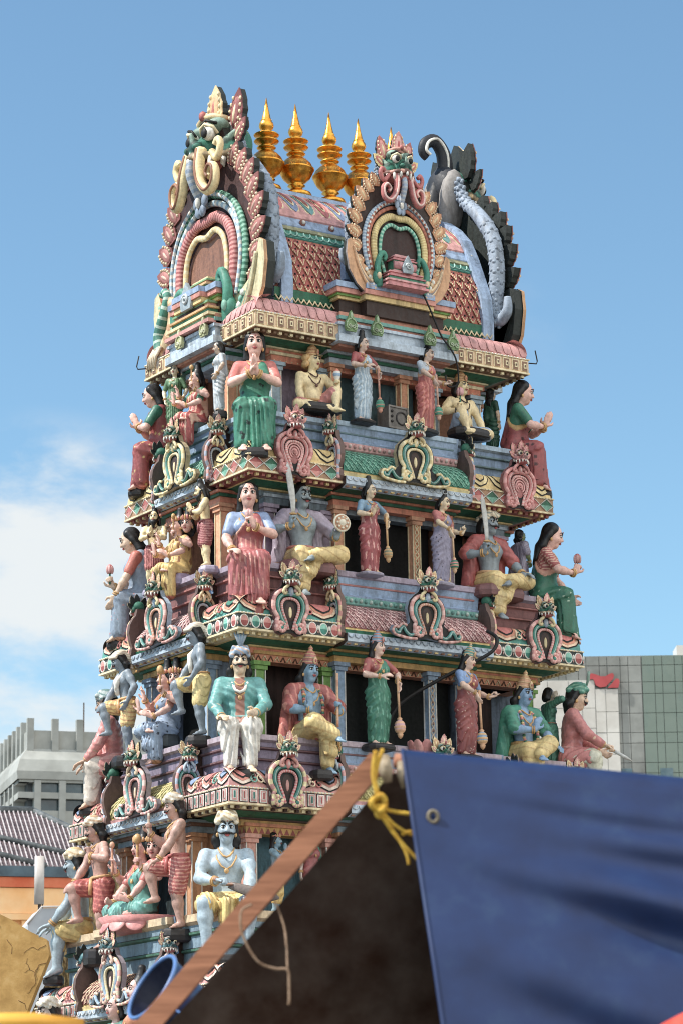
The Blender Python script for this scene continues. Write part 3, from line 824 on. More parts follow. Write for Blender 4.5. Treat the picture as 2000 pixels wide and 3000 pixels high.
# ---- eave bands with their painted relief
KAP = [(0, .0), (.0, .205), (-.03, .212), (-.022, .225), (-.028, .30), (-.06, .375), (-.12, .43), (-.20, .455), (-.27, .46)]
def kap_pt(v):
    q = KAP[3:]; t = v*(len(q)-1); i = min(int(t), len(q)-2); t -= i
    return q[i][0]*(1-t)+q[i+1][0]*t, q[i][1]*(1-t)+q[i+1][1]*t
def patch(mb, fr, u0, wfun, z0, col, lift, n=9, v0=.1, v1=.97, z=0):
    us = (-1, -.33, .33, 1)
    def fn(u, v):
        o, zz = kap_pt(v); return fr(u0+u*wfun((v-v0)/(v1-v0)), o+lift, z0+zz)
    mb.grid(fn, us, np.linspace(v0, v1, n), col)
def band(k):
    a, b, z, bx, by = LV[k]
    P = rect(a, b)
    C1 = {0: (C(214, 178, 136), C(206, 138, 134)), 1: (C(168, 124, 84), YEL), 2: (C(52, 62, 62), C(74, 158, 146)), 3: (C(206, 140, 136), PINKW), 4: (C(206, 140, 136), PINKW)}[k]
    eb = MB()
    und = {0: (C(120, 84, 50), GRN, CRM, ORG), 1: (C(150, 60, 48), GRN, YEL, GRYB), 2: (CRM, GRN, YEL, ORG), 3: (CRM, GRN, C(80, 50, 40), MUST), 4: (CRM, GRN, YEL, ORG)}[k]
    w = .50
    sweep(eb, P, [(-w-.1, -.30, und[3]), (-w+.06, -.29, und[3]), (-w+.06, -.17, und[3]), (-w+.10, -.16, und[2]), (-w+.10, -.13, und[2]), (-w+.16, -.12, und[1]), (-w+.26, -.06, und[1]), (-w+.28, -.045, und[2]),
                  (-.10, -.02, und[0]), (-.01, -.012, und[0]), (0, 0, CRM)] if False else
          [(-w-.1, z-.20, und[3]), (-w+.06, z-.195, und[3]), (-w+.06, z-.125, und[3]), (-w+.10, z-.12, und[2]), (-w+.10, z-.10, und[2]), (-w+.18, z-.09, und[1]), (-w+.28, z-.05, und[1]), (-w+.30, z-.04, und[2]),
           (-.08, z-.022, und[0]), (-.005, z-.015, und[0]), (.012, z-.012, CRM), (.012, z+.012, CRM), (0, z+.014, CRM)])
    part(eb, 'eave_moulding')
    mb = MB()
    c0, c1 = C1
    sweep(mb, P, [(0, z+.013, c0), (0, z+.19, c0), (.014, z+.192, CRM), (.014, z+.208, CRM), (-.02, z+.21, c1)])
    pr = [(o, z+zz, c1) for o, zz in KAP[3:]]
    sweep(mb, P, [(-.02, z+.21, c1)]+pr+[(-.75, z+.462, c1)])
    part(mb, 'eave_cornice')
    for fr, hl, lng in sides(a, b):
        rl = MB()
        bay = (bx if lng else by)+.04
        step = {0: .150, 1: .20, 2: .165, 3: .135, 4: .135}[k]
        n1 = int((hl-bay-.02)/step)
        st1 = (hl-bay-.01)/n1
        for s in (-1, 1):
            rl = MB()
            for i in range(n1):
                u = s*(bay+.01+(i+.5)*st1); q = i % 2 if s > 0 else (n1-1-i) % 2
                if k == 0:
                    rl.box2(fr(u-.055, 0, z+.025), fr(u+.055, .012, z+.18), CRM); rl.box2(fr(u-.042, .004, z+.03), fr(u+.042, .018, z+.162), C(140, 98, 70)); rl.box2(fr(u-.022, .008, z+.06), fr(u+.022, .026, z+.13), CRM)
                    rl.box2(fr(u-.008, .01, z+.08), fr(u+.008, .032, z+.11), C(90, 60, 44))
                elif k == 1:
                    h_ = .078; w_ = st1*.42; c = z+.102; top, bot = ((RED_, C(210, 130, 120)), (GRN, C(120, 190, 166)))[q]
                    rl.add([fr(u-w_, .006, c), fr(u, .006, c-h_), fr(u+w_, .006, c), fr(u, .006, c+h_), fr(u-w_*.2, .022, c), fr(u+w_*.2, .022, c)], [(0, 1, 5, 4), (1, 2, 5), (4, 5, 2, 3)[:0] or (5, 2, 3), (0, 4, 5, 3)[:0] or (4, 5, 3), (0, 4, 3)], [bot, bot, top, top, top])
                    for e in (-1, 1):
                        for f_ in (-1, 1):
                            rl.tube([fr(u, .010, c+f_*(h_+.012)), fr(u+e*(w_+.016), .010, c)], .0065, WHT, 4)
                elif k == 2:
                    top, bot = ((C(206, 130, 120), RED_), (C(120, 190, 170), C(40, 130, 116)))[q]
                    pts = [fr(u+.058*math.cos(t), .010, z+.1+.074*math.sin(t)) for t in np.linspace(0, 2*PI, 17)[:-1]]
                    rl.tube([fr(u+.060*math.cos(t), .004, z+.1+.076*math.sin(t)) for t in np.linspace(0, 2*PI, 17)[:-1]], .010, WHT, 5, closed=True)
                    rl.add(pts+[fr(u, .022, z+.1)], [(j, (j+1) % 16, 16) for j in range(16)], [top if j < 8 else bot for j in range(16)], True)
                    rl.ell(fr(u+st1*.5, .008, z+.115), (.016, .016, .034), WHT, nu=6, nv=5); rl.ell(fr(u+st1*.5, .008, z+.06), (.008, .008, .02), C(206, 150, 140), nu=6, nv=5)
                else:
                    cc = ((C(40, 120, 110), PINKW), (RED_, PINKW))[q]
                    rl.box2(fr(u-.056, 0, z+.02), fr(u+.056, .010, z+.185), BLK); rl.box2(fr(u-.050, .003, z+.025), fr(u+.050, .016, z+.175), WHT); rl.box2(fr(u-.034, .006, z+.035), fr(u+.034, .022, z+.165), cc[1])
                    rl.box2(fr(u-.020, .010, z+.055), fr(u+.020, .028, z+.15), WHT); rl.box2(fr(u-.011, .014, z+.065), fr(u+.011, .034, z+.145), cc[0])
            # lobes over the roll of the cornice
            step = {0: .125, 1: .34, 2: .40, 3: .36, 4: .36}[k]
            n = max(1, int((hl-bay)/step)); st = (hl-bay)/n
            for i in range(n):
                u = s*(bay+(i+.5)*st)
                if k == 0:
                    wl = lambda t: st*.46*min(1, .55+t*3)
                    patch(rl, fr, u, wl, z, C(204, 138, 136), .012, v0=.04)
                else:
                    lob = lambda t, w_: w_*(max(0, 1-(1-min(t/.55, 1))**2)**.5*.92+.08)
                    if k == 1: seq = [(BLK, .47, .02), (C(232, 208, 140), .43, .07), (BLK, .30, .20), (C(214, 182, 104), .265, .26)]
                    elif k == 2: seq = [(BLK, .49, .0), (C(232, 196, 160), .455, .05), (C(212, 130, 92), .39, .14), (BLK, .31, .22), ((C(196, 96, 90), C(40, 126, 104))[i % 2], .275, .28)]
                    else: seq = [(BLK, .49, .0), (C(236, 214, 196), .455, .05), (C(206, 120, 100), .37, .15), (BLK, .30, .24), ((C(120, 146, 186), C(204, 110, 100))[i % 2], .26, .30)]
                    for j, (cl, w_, v0) in enumerate(seq):
                        patch(rl, fr, u, (lambda t, w_=w_: st*lob(t, w_)), z, cl, .006+.006*j, v0=v0, v1=.99)
            # beads, dentils and curls that fill the gaps of the relief
            nb = int((hl-bay)/.052)
            for i in range(nb):
                u = s*(bay+(i+.5)*(hl-bay)/nb)
                rl.ell(fr(u, .014, z+.20), (.014, .012, .012), WHT if k != 1 else CRM, nu=6, nv=4)
            nd = int((hl-bay-.02)/.085)
            for i in range(nd):
                u = s*(bay+.02+(i+.5)*(hl-bay-.05)/nd)
                rl.box2(fr(u-.022, -.085, z-.055), fr(u+.022, -.04, z-.021), und[2] if i % 2 else und[0])
            if k >= 2:
                for i in range(n+1):
                    u = s*(bay+i*st)
                    if abs(u) > hl-.06 or abs(u) < bay+.05: continue
                    for e_ in (-1, 1):
                        pts = []
                        for t in np.linspace(0, 1, 14):
                            a_ = e_*(PI/2+t*2*PI*1.1); r_ = .014+.05*(1-t); o_, zz_ = kap_pt(min(1, max(0, .16+(r_*math.sin(abs(a_))+.03)/.40)))
                            pts.append(fr(u+e_*.045+r_*math.cos(a_), o_+.03, z+zz_))
                        rl.tube(pts, .011, (C(110, 170, 156), C(226, 206, 170), C(196, 100, 92))[(i+(e_ > 0)) % 3], 5)
            part(rl, 'cornice_relief')
for k in range(5): band(k)

# ---- plinth courses above each eave
def plinth(k, fz, c):
    a, b, z, bx, by = LV[k]
    mb = MB(); h = fz-(z+.455)
    pl = cross_plan(a-.26, b-.26, bx-.06, by-.06, .13, .06)
    q = [(-.06, z+.44, c[0]), (-.06, z+.455+h*.30, c[0]), (-.02, z+.455+h*.32, c[1]), (-.02, z+.455+h*.36, c[1]), (-.045, z+.455+h*.38, BLK), (-.045, z+.455+h*.60, c[0]), (-.01, z+.455+h*.63, c[1]), (-.01, z+.455+h*.67, c[1]), (-.035, z+.455+h*.69, BLK), (-.03, z+.455+h*.80, c[0]),
         (.02, z+.455+h*.86, c[2]), (.02, fz, c[2]), (-.8, fz+.002, c[2])]
    sweep(mb, pl, q); part(mb, 'plinth')
PC = {1: (C(120, 150, 186), C(100, 130, 140), C(152, 178, 202)), 2: (C(140, 84, 84), C(170, 100, 96), C(160, 146, 168)), 3: (C(146, 132, 160), C(120, 84, 90), C(182, 164, 178)), 4: (C(120, 150, 170), C(60, 110, 90), C(206, 180, 140))}
for k in (1, 2, 3, 4): plinth(k, FL[k], PC[k])

# ---- middle bay: slab, barrel roof of scales, frieze, ledge
def shala(k):
    a, b, z, bx, by = LV[k]
    fz = FL[k]
    BC = {1: (C(36, 126, 104), C(120, 186, 160), C(214, 196, 128), C(206, 150, 150)), 2: (C(150, 76, 80), C(228, 190, 186), GRN, C(110, 176, 168)), 3: (C(150, 140, 60), C(226, 210, 130), PINKW, C(206, 150, 150)), 4: (C(112, 30, 32), C(226, 190, 150), YEL, C(206, 150, 150))}[k]
    for si, (fr, hl, lng) in enumerate(sides(a, b)):
        B = bx if lng else by
        pr_o = .05 if lng else .04
        mb = MB()
        pf = [(-.3, z-.075, PBL), (pr_o-.06, z-.07, GRN), (pr_o+.02, z-.035, PBL), (pr_o+.04, z-.03, PBL), (pr_o+.04, z+.075, PBL), (pr_o-.02, z+.08, PBL), (pr_o-.02, z+.10, BC[2]), (pr_o-.01, z+.13, BC[2]), (pr_o-.03, z+.135, YEL), (pr_o-.03, z+.16, YEL)]
        N = 12
        bar = [(pr_o-.02+.035*math.sin(PI*t*.8)-.30*t**2.2, z+.16+t*.36, BC[0]) for t in np.linspace(0, 1, N)]
        top = [(pr_o-.28, z+.535, BC[3]), (pr_o-.26, z+.62, BC[3]), (pr_o-.25, z+.64, BLU), (pr_o-.29, z+.66, BLU), (pr_o-.24, fz-.02, BLU), (pr_o-.24, fz+.004, BLU), (-.8, fz+.006, BLU)]
        allp = pf+bar+top
        vs = []; fs = []; cs = []
        for o, zz, c in allp: vs += [fr(-B, o, zz), fr(B, o, zz)]
        for i in range(len(allp)-1): fs.append((2*i, 2*i+1, 2*i+3, 2*i+2)); cs.append(allp[i+1][2])
        mb.add(vs, fs, cs); L = len(allp)
        vs = [fr(-B, o, zz) for o, zz, c in allp]+[fr(-B, -.8, z-.075)]; mb.add(vs, [tuple(range(len(vs)-1, -1, -1))], DBR)
        vs = [fr(B, o, zz) for o, zz, c in allp]+[fr(B, -.8, z-.075)]; mb.add(vs, [tuple(range(len(vs)))], DBR)
        nn_ = int(2*B/.10)
        for i in range(nn_):
            u = -B+(i+.5)*2*B/nn_; mb.tube([fr(u-.045, pr_o+.045, z+.066), fr(u-.03, pr_o+.048, z+.03), fr(u, pr_o+.05, z+.018), fr(u+.03, pr_o+.048, z+.03), fr(u+.045, pr_o+.045, z+.066)], .008, mixc(PBL, WHT, .4) if k != 2 else mixc(PBL, BLK, .2), 4)
            mb.box2(fr(u-.025, pr_o-.05, z-.062), fr(u+.025, pr_o+.0, z-.036), YEL if i % 2 else C(150, 100, 70))
        part(mb, 'bay_roof')
        sc = MB()
        def S(u, v):
            t = v; o = pr_o-.02+.035*math.sin(PI*t*.8)-.30*t**2.2; return o, z+.16+t*.36
        rows = 7; cw = .085; ncol = int(2*B/cw)
        for r in range(rows):
            for i in range(ncol+1):
                u = -B+(i+.5*(r % 2))*2*B/ncol; v = (r+.5)/rows
                if abs(u) > B-.02: continue
                w_ = B/ncol*.86; hv = .86/rows
                def q(du, dv, l):
                    o, zz = S(0, min(1, max(0, v+dv))); return fr(u+du, o+l, zz)
                c2 = BC[1] if (r+i) % 3 else mixc(BC[0], BC[1], .55)
                sc.add([q(-w_, 0, .004), q(0, -hv, .020), q(w_, 0, .004), q(0, hv, .004), q(-w_*.45, 0, .014), q(0, -hv*.5, .022), q(w_*.45, 0, .014), q(0, hv*.45, .010)],
                       [(0, 1, 5, 4), (1, 2, 6, 5), (2, 3, 7, 6), (3, 0, 4, 7), (4, 5, 6, 7)], [c2, c2, mixc(c2, BC[0], .5), mixc(c2, BC[0], .5), mixc(BC[0], BLK, .35)])
        n2 = int(2*B/.075)
        for i in range(n2):
            u = -B+(i+.5)*2*B/n2
            sc.ell(fr(u, pr_o-.262, z+.58), (.026, .026, .028), mixc(BC[3], WHT, .45) if i % 2 else mixc(BC[3], BLK, .25), nu=6, nv=5)
        part(sc, 'roof_scales')
for k in (1, 2, 3, 4): shala(k)

# ---- storeys: back walls, pillars, lintels, doorways
def pillar(x, y, z0, z1, w, col, edge, cap_col):
    mb = MB(); h = z1-z0
    mb.box2((x-w/2, y-w/2, z0), (x+w/2, y+w/2, z1-.06), col)
    for sx in (-1, 1):
        for sy in (-1, 1): mb.box2((x+sx*w/2-.013*(sx < 0)-.0, y+sy*w/2-.013*(sy < 0), z0+.002), (x+sx*w/2+.013*(sx > 0), y+sy*w/2+.013*(sy > 0), z1-.061), edge)
    mb.box2((x-w/2-.03, y-w/2-.03, z1-.11), (x+w/2+.03, y+w/2+.03, z1-.055), cap_col)
    mb.box2((x-w/2-.055, y-w/2-.055, z1-.054), (x+w/2+.055, y+w/2+.055, z1-.004), cap_col)
    mb.box2((x-w/2-.02, y-w/2-.02, z0+.001), (x+w/2+.02, y+w/2+.02, z0+.05), cap_col)
    return part(mb, 'pillar')
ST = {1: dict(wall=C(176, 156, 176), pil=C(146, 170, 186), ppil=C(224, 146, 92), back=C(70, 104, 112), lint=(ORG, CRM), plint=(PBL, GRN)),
      2: dict(wall=C(26, 34, 32), pil=C(160, 144, 168), ppil=C(228, 156, 106), back=C(20, 20, 20), lint=(GRYB, PBL), plint=(ORG, GRN)),  # near-black wall and back put the open interior's shade into colour
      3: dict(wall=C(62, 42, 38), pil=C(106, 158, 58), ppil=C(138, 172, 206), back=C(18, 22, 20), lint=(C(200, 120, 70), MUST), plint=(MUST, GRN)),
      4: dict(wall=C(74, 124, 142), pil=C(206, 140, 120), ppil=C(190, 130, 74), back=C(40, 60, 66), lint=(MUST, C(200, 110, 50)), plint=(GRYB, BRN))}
for t in (1, 2, 3, 4):
    a, b, z, bx, by = LV[t-1]; a2, b2, z2, bx2, by2 = LV[t]
    fz = FL[t]; st = ST[t]; top = z-.19
    wa, wb = a-.53, b-.46
    mb = MB()
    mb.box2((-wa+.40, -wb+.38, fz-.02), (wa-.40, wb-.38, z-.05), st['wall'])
    part(mb, 'core_wall', 'weathered_wall_paint')
    # lintel ring above the pillars
    mb = MB()
    sweep(mb, rect(wa, wb), [(-.2, top-.10, st['lint'][0]), (.02, top-.10, st['lint'][0]), (.02, top-.012, st['lint'][0]), (.045, top-.01, st['lint'][1]), (.045, top+.03, st['lint'][1]), (-.2, top+.032, st['lint'][1])])
    for fr, hl, lng in sides(wa+.02, wb+.02):
        n = int(hl*2/.09)
        for i in range(n):
            u = -hl+(i+.5)*2*hl/n
            if t == 3: mb.tube([fr(u-.035, .004, top-.09), fr(u, .012, top-.03), fr(u+.035, .004, top-.09)], .010, CRM if i % 2 else BRN, 4)
            elif t == 4: mb.add([fr(u-.04, .003, top-.095), fr(u+.04, .003, top-.095), fr(u, .006, top-.02)], [(0, 1, 2)], C(150, 50, 30))
            elif t == 1: mb.ell(fr(u, .002, top-.08), (.010, .010, .010), CRM, nu=6, nv=4)
    part(mb, 'lintel')
    for sx in (-1, 1):
        for sy in (-1, 1): pillar(sx*(wa-.06), sy*(wb-.06), fz, top-.1, .13, st['pil'], WHT, st['pil'])
        # jambs beside the middle bay
        for sy in (-1, 1): pillar(sx*(bx-.02), sy*(wb-.03), fz, top-.1, .11, st['pil'], WHT, st['pil'])
    # porches: floor slab, four pillars, beam, dark recess
    for fr, hl, lng in sides(a, b):
        B = (bx-.16) if lng else by-.06; o = -.30 if lng else -.12; dep = wb if lng else wa
        zt = z-.10
        def P(u, oo, zz): return fr(u, oo, zz)
        xs = (-B, -B*.40, B*.46, B) if lng else (-B, B)
        for u in xs:
            p = P(u, o-.10, 0); pillar(p[0], p[1], fz+.006, zt-.12, .125 if abs(u) == B else .10, st['ppil'], CRM if t in (1, 2) else WHT, mixc(st['ppil'], BRN, .2))
        if t in (2, 3) and lng:
            for u in xs[1:3]:
                mb = MB(); q = np.linspace(0, 1, 40)
                for sg in (-1, 1): mb.tube([P(u+sg*.026*math.sin(tt*2*PI*5), o-.10+.058+.004*sg, fz+.08+(zt-.30-fz)*tt) for tt in q], .010, CRM if t == 2 else C(206, 190, 170), 5)
                for i in range(10): mb.ell(P(u, o-.10+.056, fz+.13+(zt-.36-fz)*i/9), (.016, .012, .022), C(206, 120, 60) if t == 2 else C(150, 110, 100), nu=6, nv=5)
                part(mb, 'pillar_carving')
        mb = MB()
        for lo, hi, ou, cc in ((-.12, -.045, .0, st['plint'][0]), (-.044, -.004, .035, st['plint'][1]), (-.003, .03, .075, st['plint'][0])):
            mb.box2(P(-B-.11-ou, o+.0+ou, zt+lo), P(B+.11+ou, -.5, zt+hi), cc)
        part(mb, 'porch_beam')
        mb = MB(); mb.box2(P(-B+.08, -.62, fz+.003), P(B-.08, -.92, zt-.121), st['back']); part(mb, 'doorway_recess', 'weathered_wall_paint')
        for s in (-1, 1):
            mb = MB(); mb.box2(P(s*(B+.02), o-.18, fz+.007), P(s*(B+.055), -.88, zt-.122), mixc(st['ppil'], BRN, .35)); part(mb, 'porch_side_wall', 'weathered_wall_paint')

# ---- crowning storey: middle slab, roof barrel, ridge
def roof():
    a, b, z, bx, by = LV[0]
    # middle bay slab over the top storey
    for fr, hl, lng in sides(a, b):
        B = bx if lng else by+.1; mb = MB()
        po = .03 if lng else .10
        for lo, hi, o, bw, c in ((-.07, -.035, po-.06, -.03, C(180, 110, 80)), (-.034, .07, po+.05, .04, PBL), (.071, .20, po, .0, PBL), (.201, .24, po+.03, .03, PBL), (.241, .29, po-.03, -.02, C(190, 110, 84)), (.291, .34, po+.0, .0, C(96, 160, 150)), (.341, .40, po-.03, -.03, C(196, 120, 90)), (.401, .60, po-.12, -.08, DBR), (.601, .64, po-.08, -.04, YEL), (.641, .67, po-.05, -.01, LIME), (.671, .74, po-.01, .02, C(206, 126, 106)), (.741, .82, po+.01, .04, BLU)):
            mb.box2(fr(-B-bw, o, z+lo), fr(B+bw, -1.0, z+hi), c)
        mb.box2(fr(-B*.55, po+.03, z+.402), fr(B*.55, -.5, z+.602), DBR)
        mb.box2(fr(-B*.6, po+.07, z+.603), fr(B*.6, -.5, z+.672), YEL); mb.box2(fr(-B*.62, po+.10, z+.673), fr(B*.62, -.5, z+.742), C(206, 126, 106)); mb.box2(fr(-B*.6, po+.11, z+.743), fr(B*.6, -.5, z+.822), BLU)
        part(mb, 'gable_base')
    # barrel
    X = 1.75
    def prof(s):
        return [(s*1.20, 13.30, GRN), (s*1.22, 13.36, GRN), (s*1.16, 13.38, C(130, 170, 150)), (s*1.20, 13.40, GRN), (s*1.21, 13.52, GRN), (s*1.15, 13.54, TERR)]+\
               [(s*yy, zz, TERR) for yy, zz in ((1.155, 13.62), (1.15, 13.75), (1.13, 13.9), (1.095, 14.05), (1.04, 14.2), (.97, 14.33))]+\
               [(s*.985, 14.345, TEALP), (s*.93, 14.45, TEALP), (s*.95, 14.465, C(150, 150, 110)), (s*.90, 14.53, C(150, 150, 110)), (s*.905, 14.545, BLU), (s*.83, 14.68, BLU), (s*.84, 14.70, PINKW), (s*.78, 14.80, PINKW), (s*.68, 14.93, PINKW), (s*.56, 15.05, PINKW), (s*.42, 15.15, PINKW), (s*.30, 15.24, PINKW), (s*.28, 15.30, BLU), (s*.20, 15.34, BLU)]
    mb = MB(); pts = prof(-1)+prof(1)[::-1]
    vs = []; fs = []; cs = []
    for y, zz, c in pts: vs += [(-X, y, zz), (X, y, zz)]
    n = len(pts)
    for i in range(n-1): fs.append((2*i, 2*i+1, 2*i+3, 2*i+2)); cs.append(pts[i+1][2] if i < n//2 else pts[i][2])
    mb.add(vs, fs, cs)
    mb.add([(-X, y, zz) for y, zz, c in pts], [tuple(range(n-1, -1, -1))], BLU); mb.add([(X, y, zz) for y, zz, c in pts], [tuple(range(n))], BLU)
    part(mb, 'barrel_roof')
    # diamond tiles with cream beads
    CV = [(1.155, 13.55), (1.155, 13.62), (1.15, 13.75), (1.13, 13.9), (1.095, 14.05), (1.04, 14.2), (.97, 14.33)]
    arc = [0]
    for i in range(len(CV)-1): arc.append(arc[-1]+math.dist(CV[i], CV[i+1]))
    def S(v):
        t = v*arc[-1]
        for i in range(len(CV)-1):
            if t <= arc[i+1] or i == len(CV)-2:
                q = (t-arc[i])/(arc[i+1]-arc[i]); y = CV[i][0]*(1-q)+CV[i+1][0]*q; zz = CV[i][1]*(1-q)+CV[i+1][1]*q
                d = norm(V(CV[i+1][0]-CV[i][0], CV[i+1][1]-CV[i][1])); return y, zz, V(d[1], -d[0])
    rows = 6; cols = 25
    for s in (-1, 1):
        sc = MB()
        for r in range(rows):
            for i in range(cols):
                u = -X+.08+(i+.5+.5*(r % 2))*(2*X-.16)/cols
                if u > X-.05: continue
                v = (r+.6)/(rows+.2); w_ = (X-.08)/cols*.93; hv = 1.0/rows
                def q(du, dv, l):
                    y, zz, nn = S(min(1, max(0, v+dv))); return (u+du, s*(y+nn[0]*l), zz+nn[1]*l)
                fc = [(0, 1, 5, 4), (1, 2, 6, 5), (2, 3, 7, 6), (3, 0, 4, 7), (4, 5, 6, 7)]
                if s > 0: fc = [f[::-1] for f in fc]
                c1, c2 = C(186, 76, 56), C(160, 56, 44)
                sc.add([q(-w_, 0, .006), q(0, -hv, .040), q(w_, 0, .006), q(0, hv*.9, .004), q(-w_*.5, -.1*hv, .026), q(0, -hv*.55, .046), q(w_*.5, -.1*hv, .026), q(0, hv*.4, .018)], fc, [c1, c1, c2, c2, C(160, 60, 46)])
                for t in (.25, .5, .75, 1.0):
                    for e in (-1, 1):
                        if e > 0 and t == 1.0: continue
                        p = q(e*w_*(1-t)*.86, -hv*t*.86, .036*t+.012*(1-t)); sc.ell(p, (.011, .011, .017), CRM, nu=5, nv=4)
                p = q(0, -hv*.05, .028); sc.ell(p, (.015, .015, .018), BLK, nu=6, nv=4); 
        part(sc, 'roof_tiles')
    for s in (-1, 1):
        rl = MB(); n = 14
        for i in range(n):
            u = -X+(i+.5)*2*X/n
            # hanging leaf-shaped swags on the pink ridge
            for j, (cl, w_, z0, l) in enumerate(((BLK, .125, .02, .008), (CRM, .112, .05, .014), ((C(96, 150, 150), C(196, 90, 90), C(120, 140, 180))[i % 3], .092, .12, .022), (CRM, .05, .34, .028), (C(150, 60, 60), .034, .42, .034))):
                def fn(uu, v, w_=w_, z0=z0, l=l):
                    t = z0+(1-z0)*v; y = .80-.50*t**1.0+.07*math.sin(PI*t); zz = 14.73+.48*t
                    ww = w_*math.sqrt(max(0, 1-(1-min(v*1.5, 1))**2)); return (u+uu*ww, s*(y+l), zz+l*.6)
                rl.grid(fn, (-1, -.3, .3, 1), np.linspace(0, 1, 8), cl, flip=(s > 0))
        part(rl, 'ridge_swags')
        for i in range(8):
            rl = MB(); u = -X+.2+i*.46; mbp = V(u, s*.885, 14.62); rl.ell(mbp, (.05, .03, .05), C(150, 84, 60)); rl.ell(mbp+V(0, s*.025, 0), (.028, .02, .028), WHT); part(rl, 'ridge_stud')
        rl = MB()
        for i in range(34):
            u = -X+(i+.5)*2*X/34; rl.tube([(u-.05, s*.965, 14.44), (u-.04, s*.985, 14.385), (u, s*1.0, 14.365), (u+.04, s*.985, 14.385), (u+.05, s*.965, 14.44)], .010, C(150, 206, 190), 4)
        part(rl, 'frieze_loops'); rl = MB()
        for i in range(40):
            u = -X+(i+.5)*2*X/40; rl.tube([(u-.05, s*1.235, 13.40), (u, s*1.25, 13.33), (u+.05, s*1.235, 13.40)], .012, CRM, 4)
        part(rl, 'eave_scallops')
roof()
# ------------------------------------------------------------------ dragon-headed gable ornaments
def gold_mat():
    m, nt, b = nmat('polished_brass'); b.inputs['Metallic'].default_value = 1
    g = nt.nodes.new('ShaderNodeNewGeometry'); n = noise(nt, 9, 5, .6, g.outputs['Position'])
    r = ramp(nt, n.outputs['Fac'], [(.35, C(190, 124, 44)), (.65, C(240, 180, 84))]); nt.links.new(r.outputs['Color'], b.inputs['Base Color'])
    r2 = ramp(nt, n.outputs['Fac'], [(.3, (.24,)*3), (.7, (.42,)*3)]); nt.links.new(r2.outputs['Color'], b.inputs['Roughness'])
    n2 = noise(nt, 26, 3, .5, g.outputs['Position']); bump(nt, b, n2.outputs['Fac'], .22, .02); MATS['brass'] = m
gold_mat()

def leaf(mb, base, tip, w, cols, th=.03, yoff=0., curl=.0):
    """flame-shaped leaf standing in the XZ plane: rim, field and midrib, serrated edge"""
    b = V(base[0], yoff, base[1]); t = V(tip[0], yoff, tip[1]); d = t-b; L = np.linalg.norm(d); u = d/L; x = V(u[2], 0, -u[0])
    out = []
    N = 9
    for s in (1, -1):
        seq = range(N+1) if s > 0 else range(N-1, 0, -1)
        for i in seq:
            q = i/N; ww = w*math.sin(PI*min(1, .12+q*.88))**.8*(1-.25*q)*(1+.13*(i % 2))
            if q >= 1: ww = 0
            p = b+d*q+x*s*ww+x*curl*L*q*q; out.append((p[0], p[2]))
    mb.plate(out, yoff-th+.012, yoff+th, cols[-1], side=cols[-1], back=cols[-1])
    cx = sum(p[0] for p in out)/len(out); cz = sum(p[1] for p in out)/len(out)
    mb.plate([(cx+(p[0]-cx)*1.05, cz+(p[1]-cz)*1.03) for p in out], yoff-th, yoff-th+.018, cols[0], side=cols[0], back=cols[-1])
    c = b+d*.45+x*curl*L*.2
    R = np.stack([x, V(0, 1, 0), u], 1)
    mb.ell(c+V(0, -th+.004, 0), (w*.62, th*.55, L*.38), cols[1], R, 9, 7)
    mb.ell(c+V(0, -th, 0)-u*L*.02, (w*.22, th*.7, L*.26), cols[2], R, 8, 6)
    for i in range(5):
        q = .18+.15*i
        for s in (-1, 1):
            p = b+d*q+x*s*w*.72*math.sin(PI*(.12+q*.8))+x*curl*L*q*q
            mb.ell(p+V(0, -th*1.1, 0), (w*.10, th*.5, w*.17), cols[3], None, 6, 4)

def spiral(c, r0, r1, a0, turns, n=18, y=0.):
    return [(c[0]+(r0+(r1-r0)*t)*math.cos(a0+turns*2*PI*t), y, c[1]+(r0+(r1-r0)*t)*math.sin(a0+turns*2*PI*t)) for t in np.linspace(0, 1, n)]
def smooth_path(P, n=40):
    P = [np.asarray(p, float) for p in P]; out = []
    m = len(P)-1; per = max(2, n//m)
    for i in range(m):
        p0, p1, p2, p3 = P[max(i-1, 0)], P[i], P[i+1], P[min(i+2, m)]
        for t in np.linspace(0, 1, per, endpoint=False):
            out.append(.5*((2*p1)+(-p0+p2)*t+(2*p0-5*p1+4*p2-p3)*t*t+(-p0+3*p1-3*p2+p3)*t**3))
    out.append(P[-1]); return out

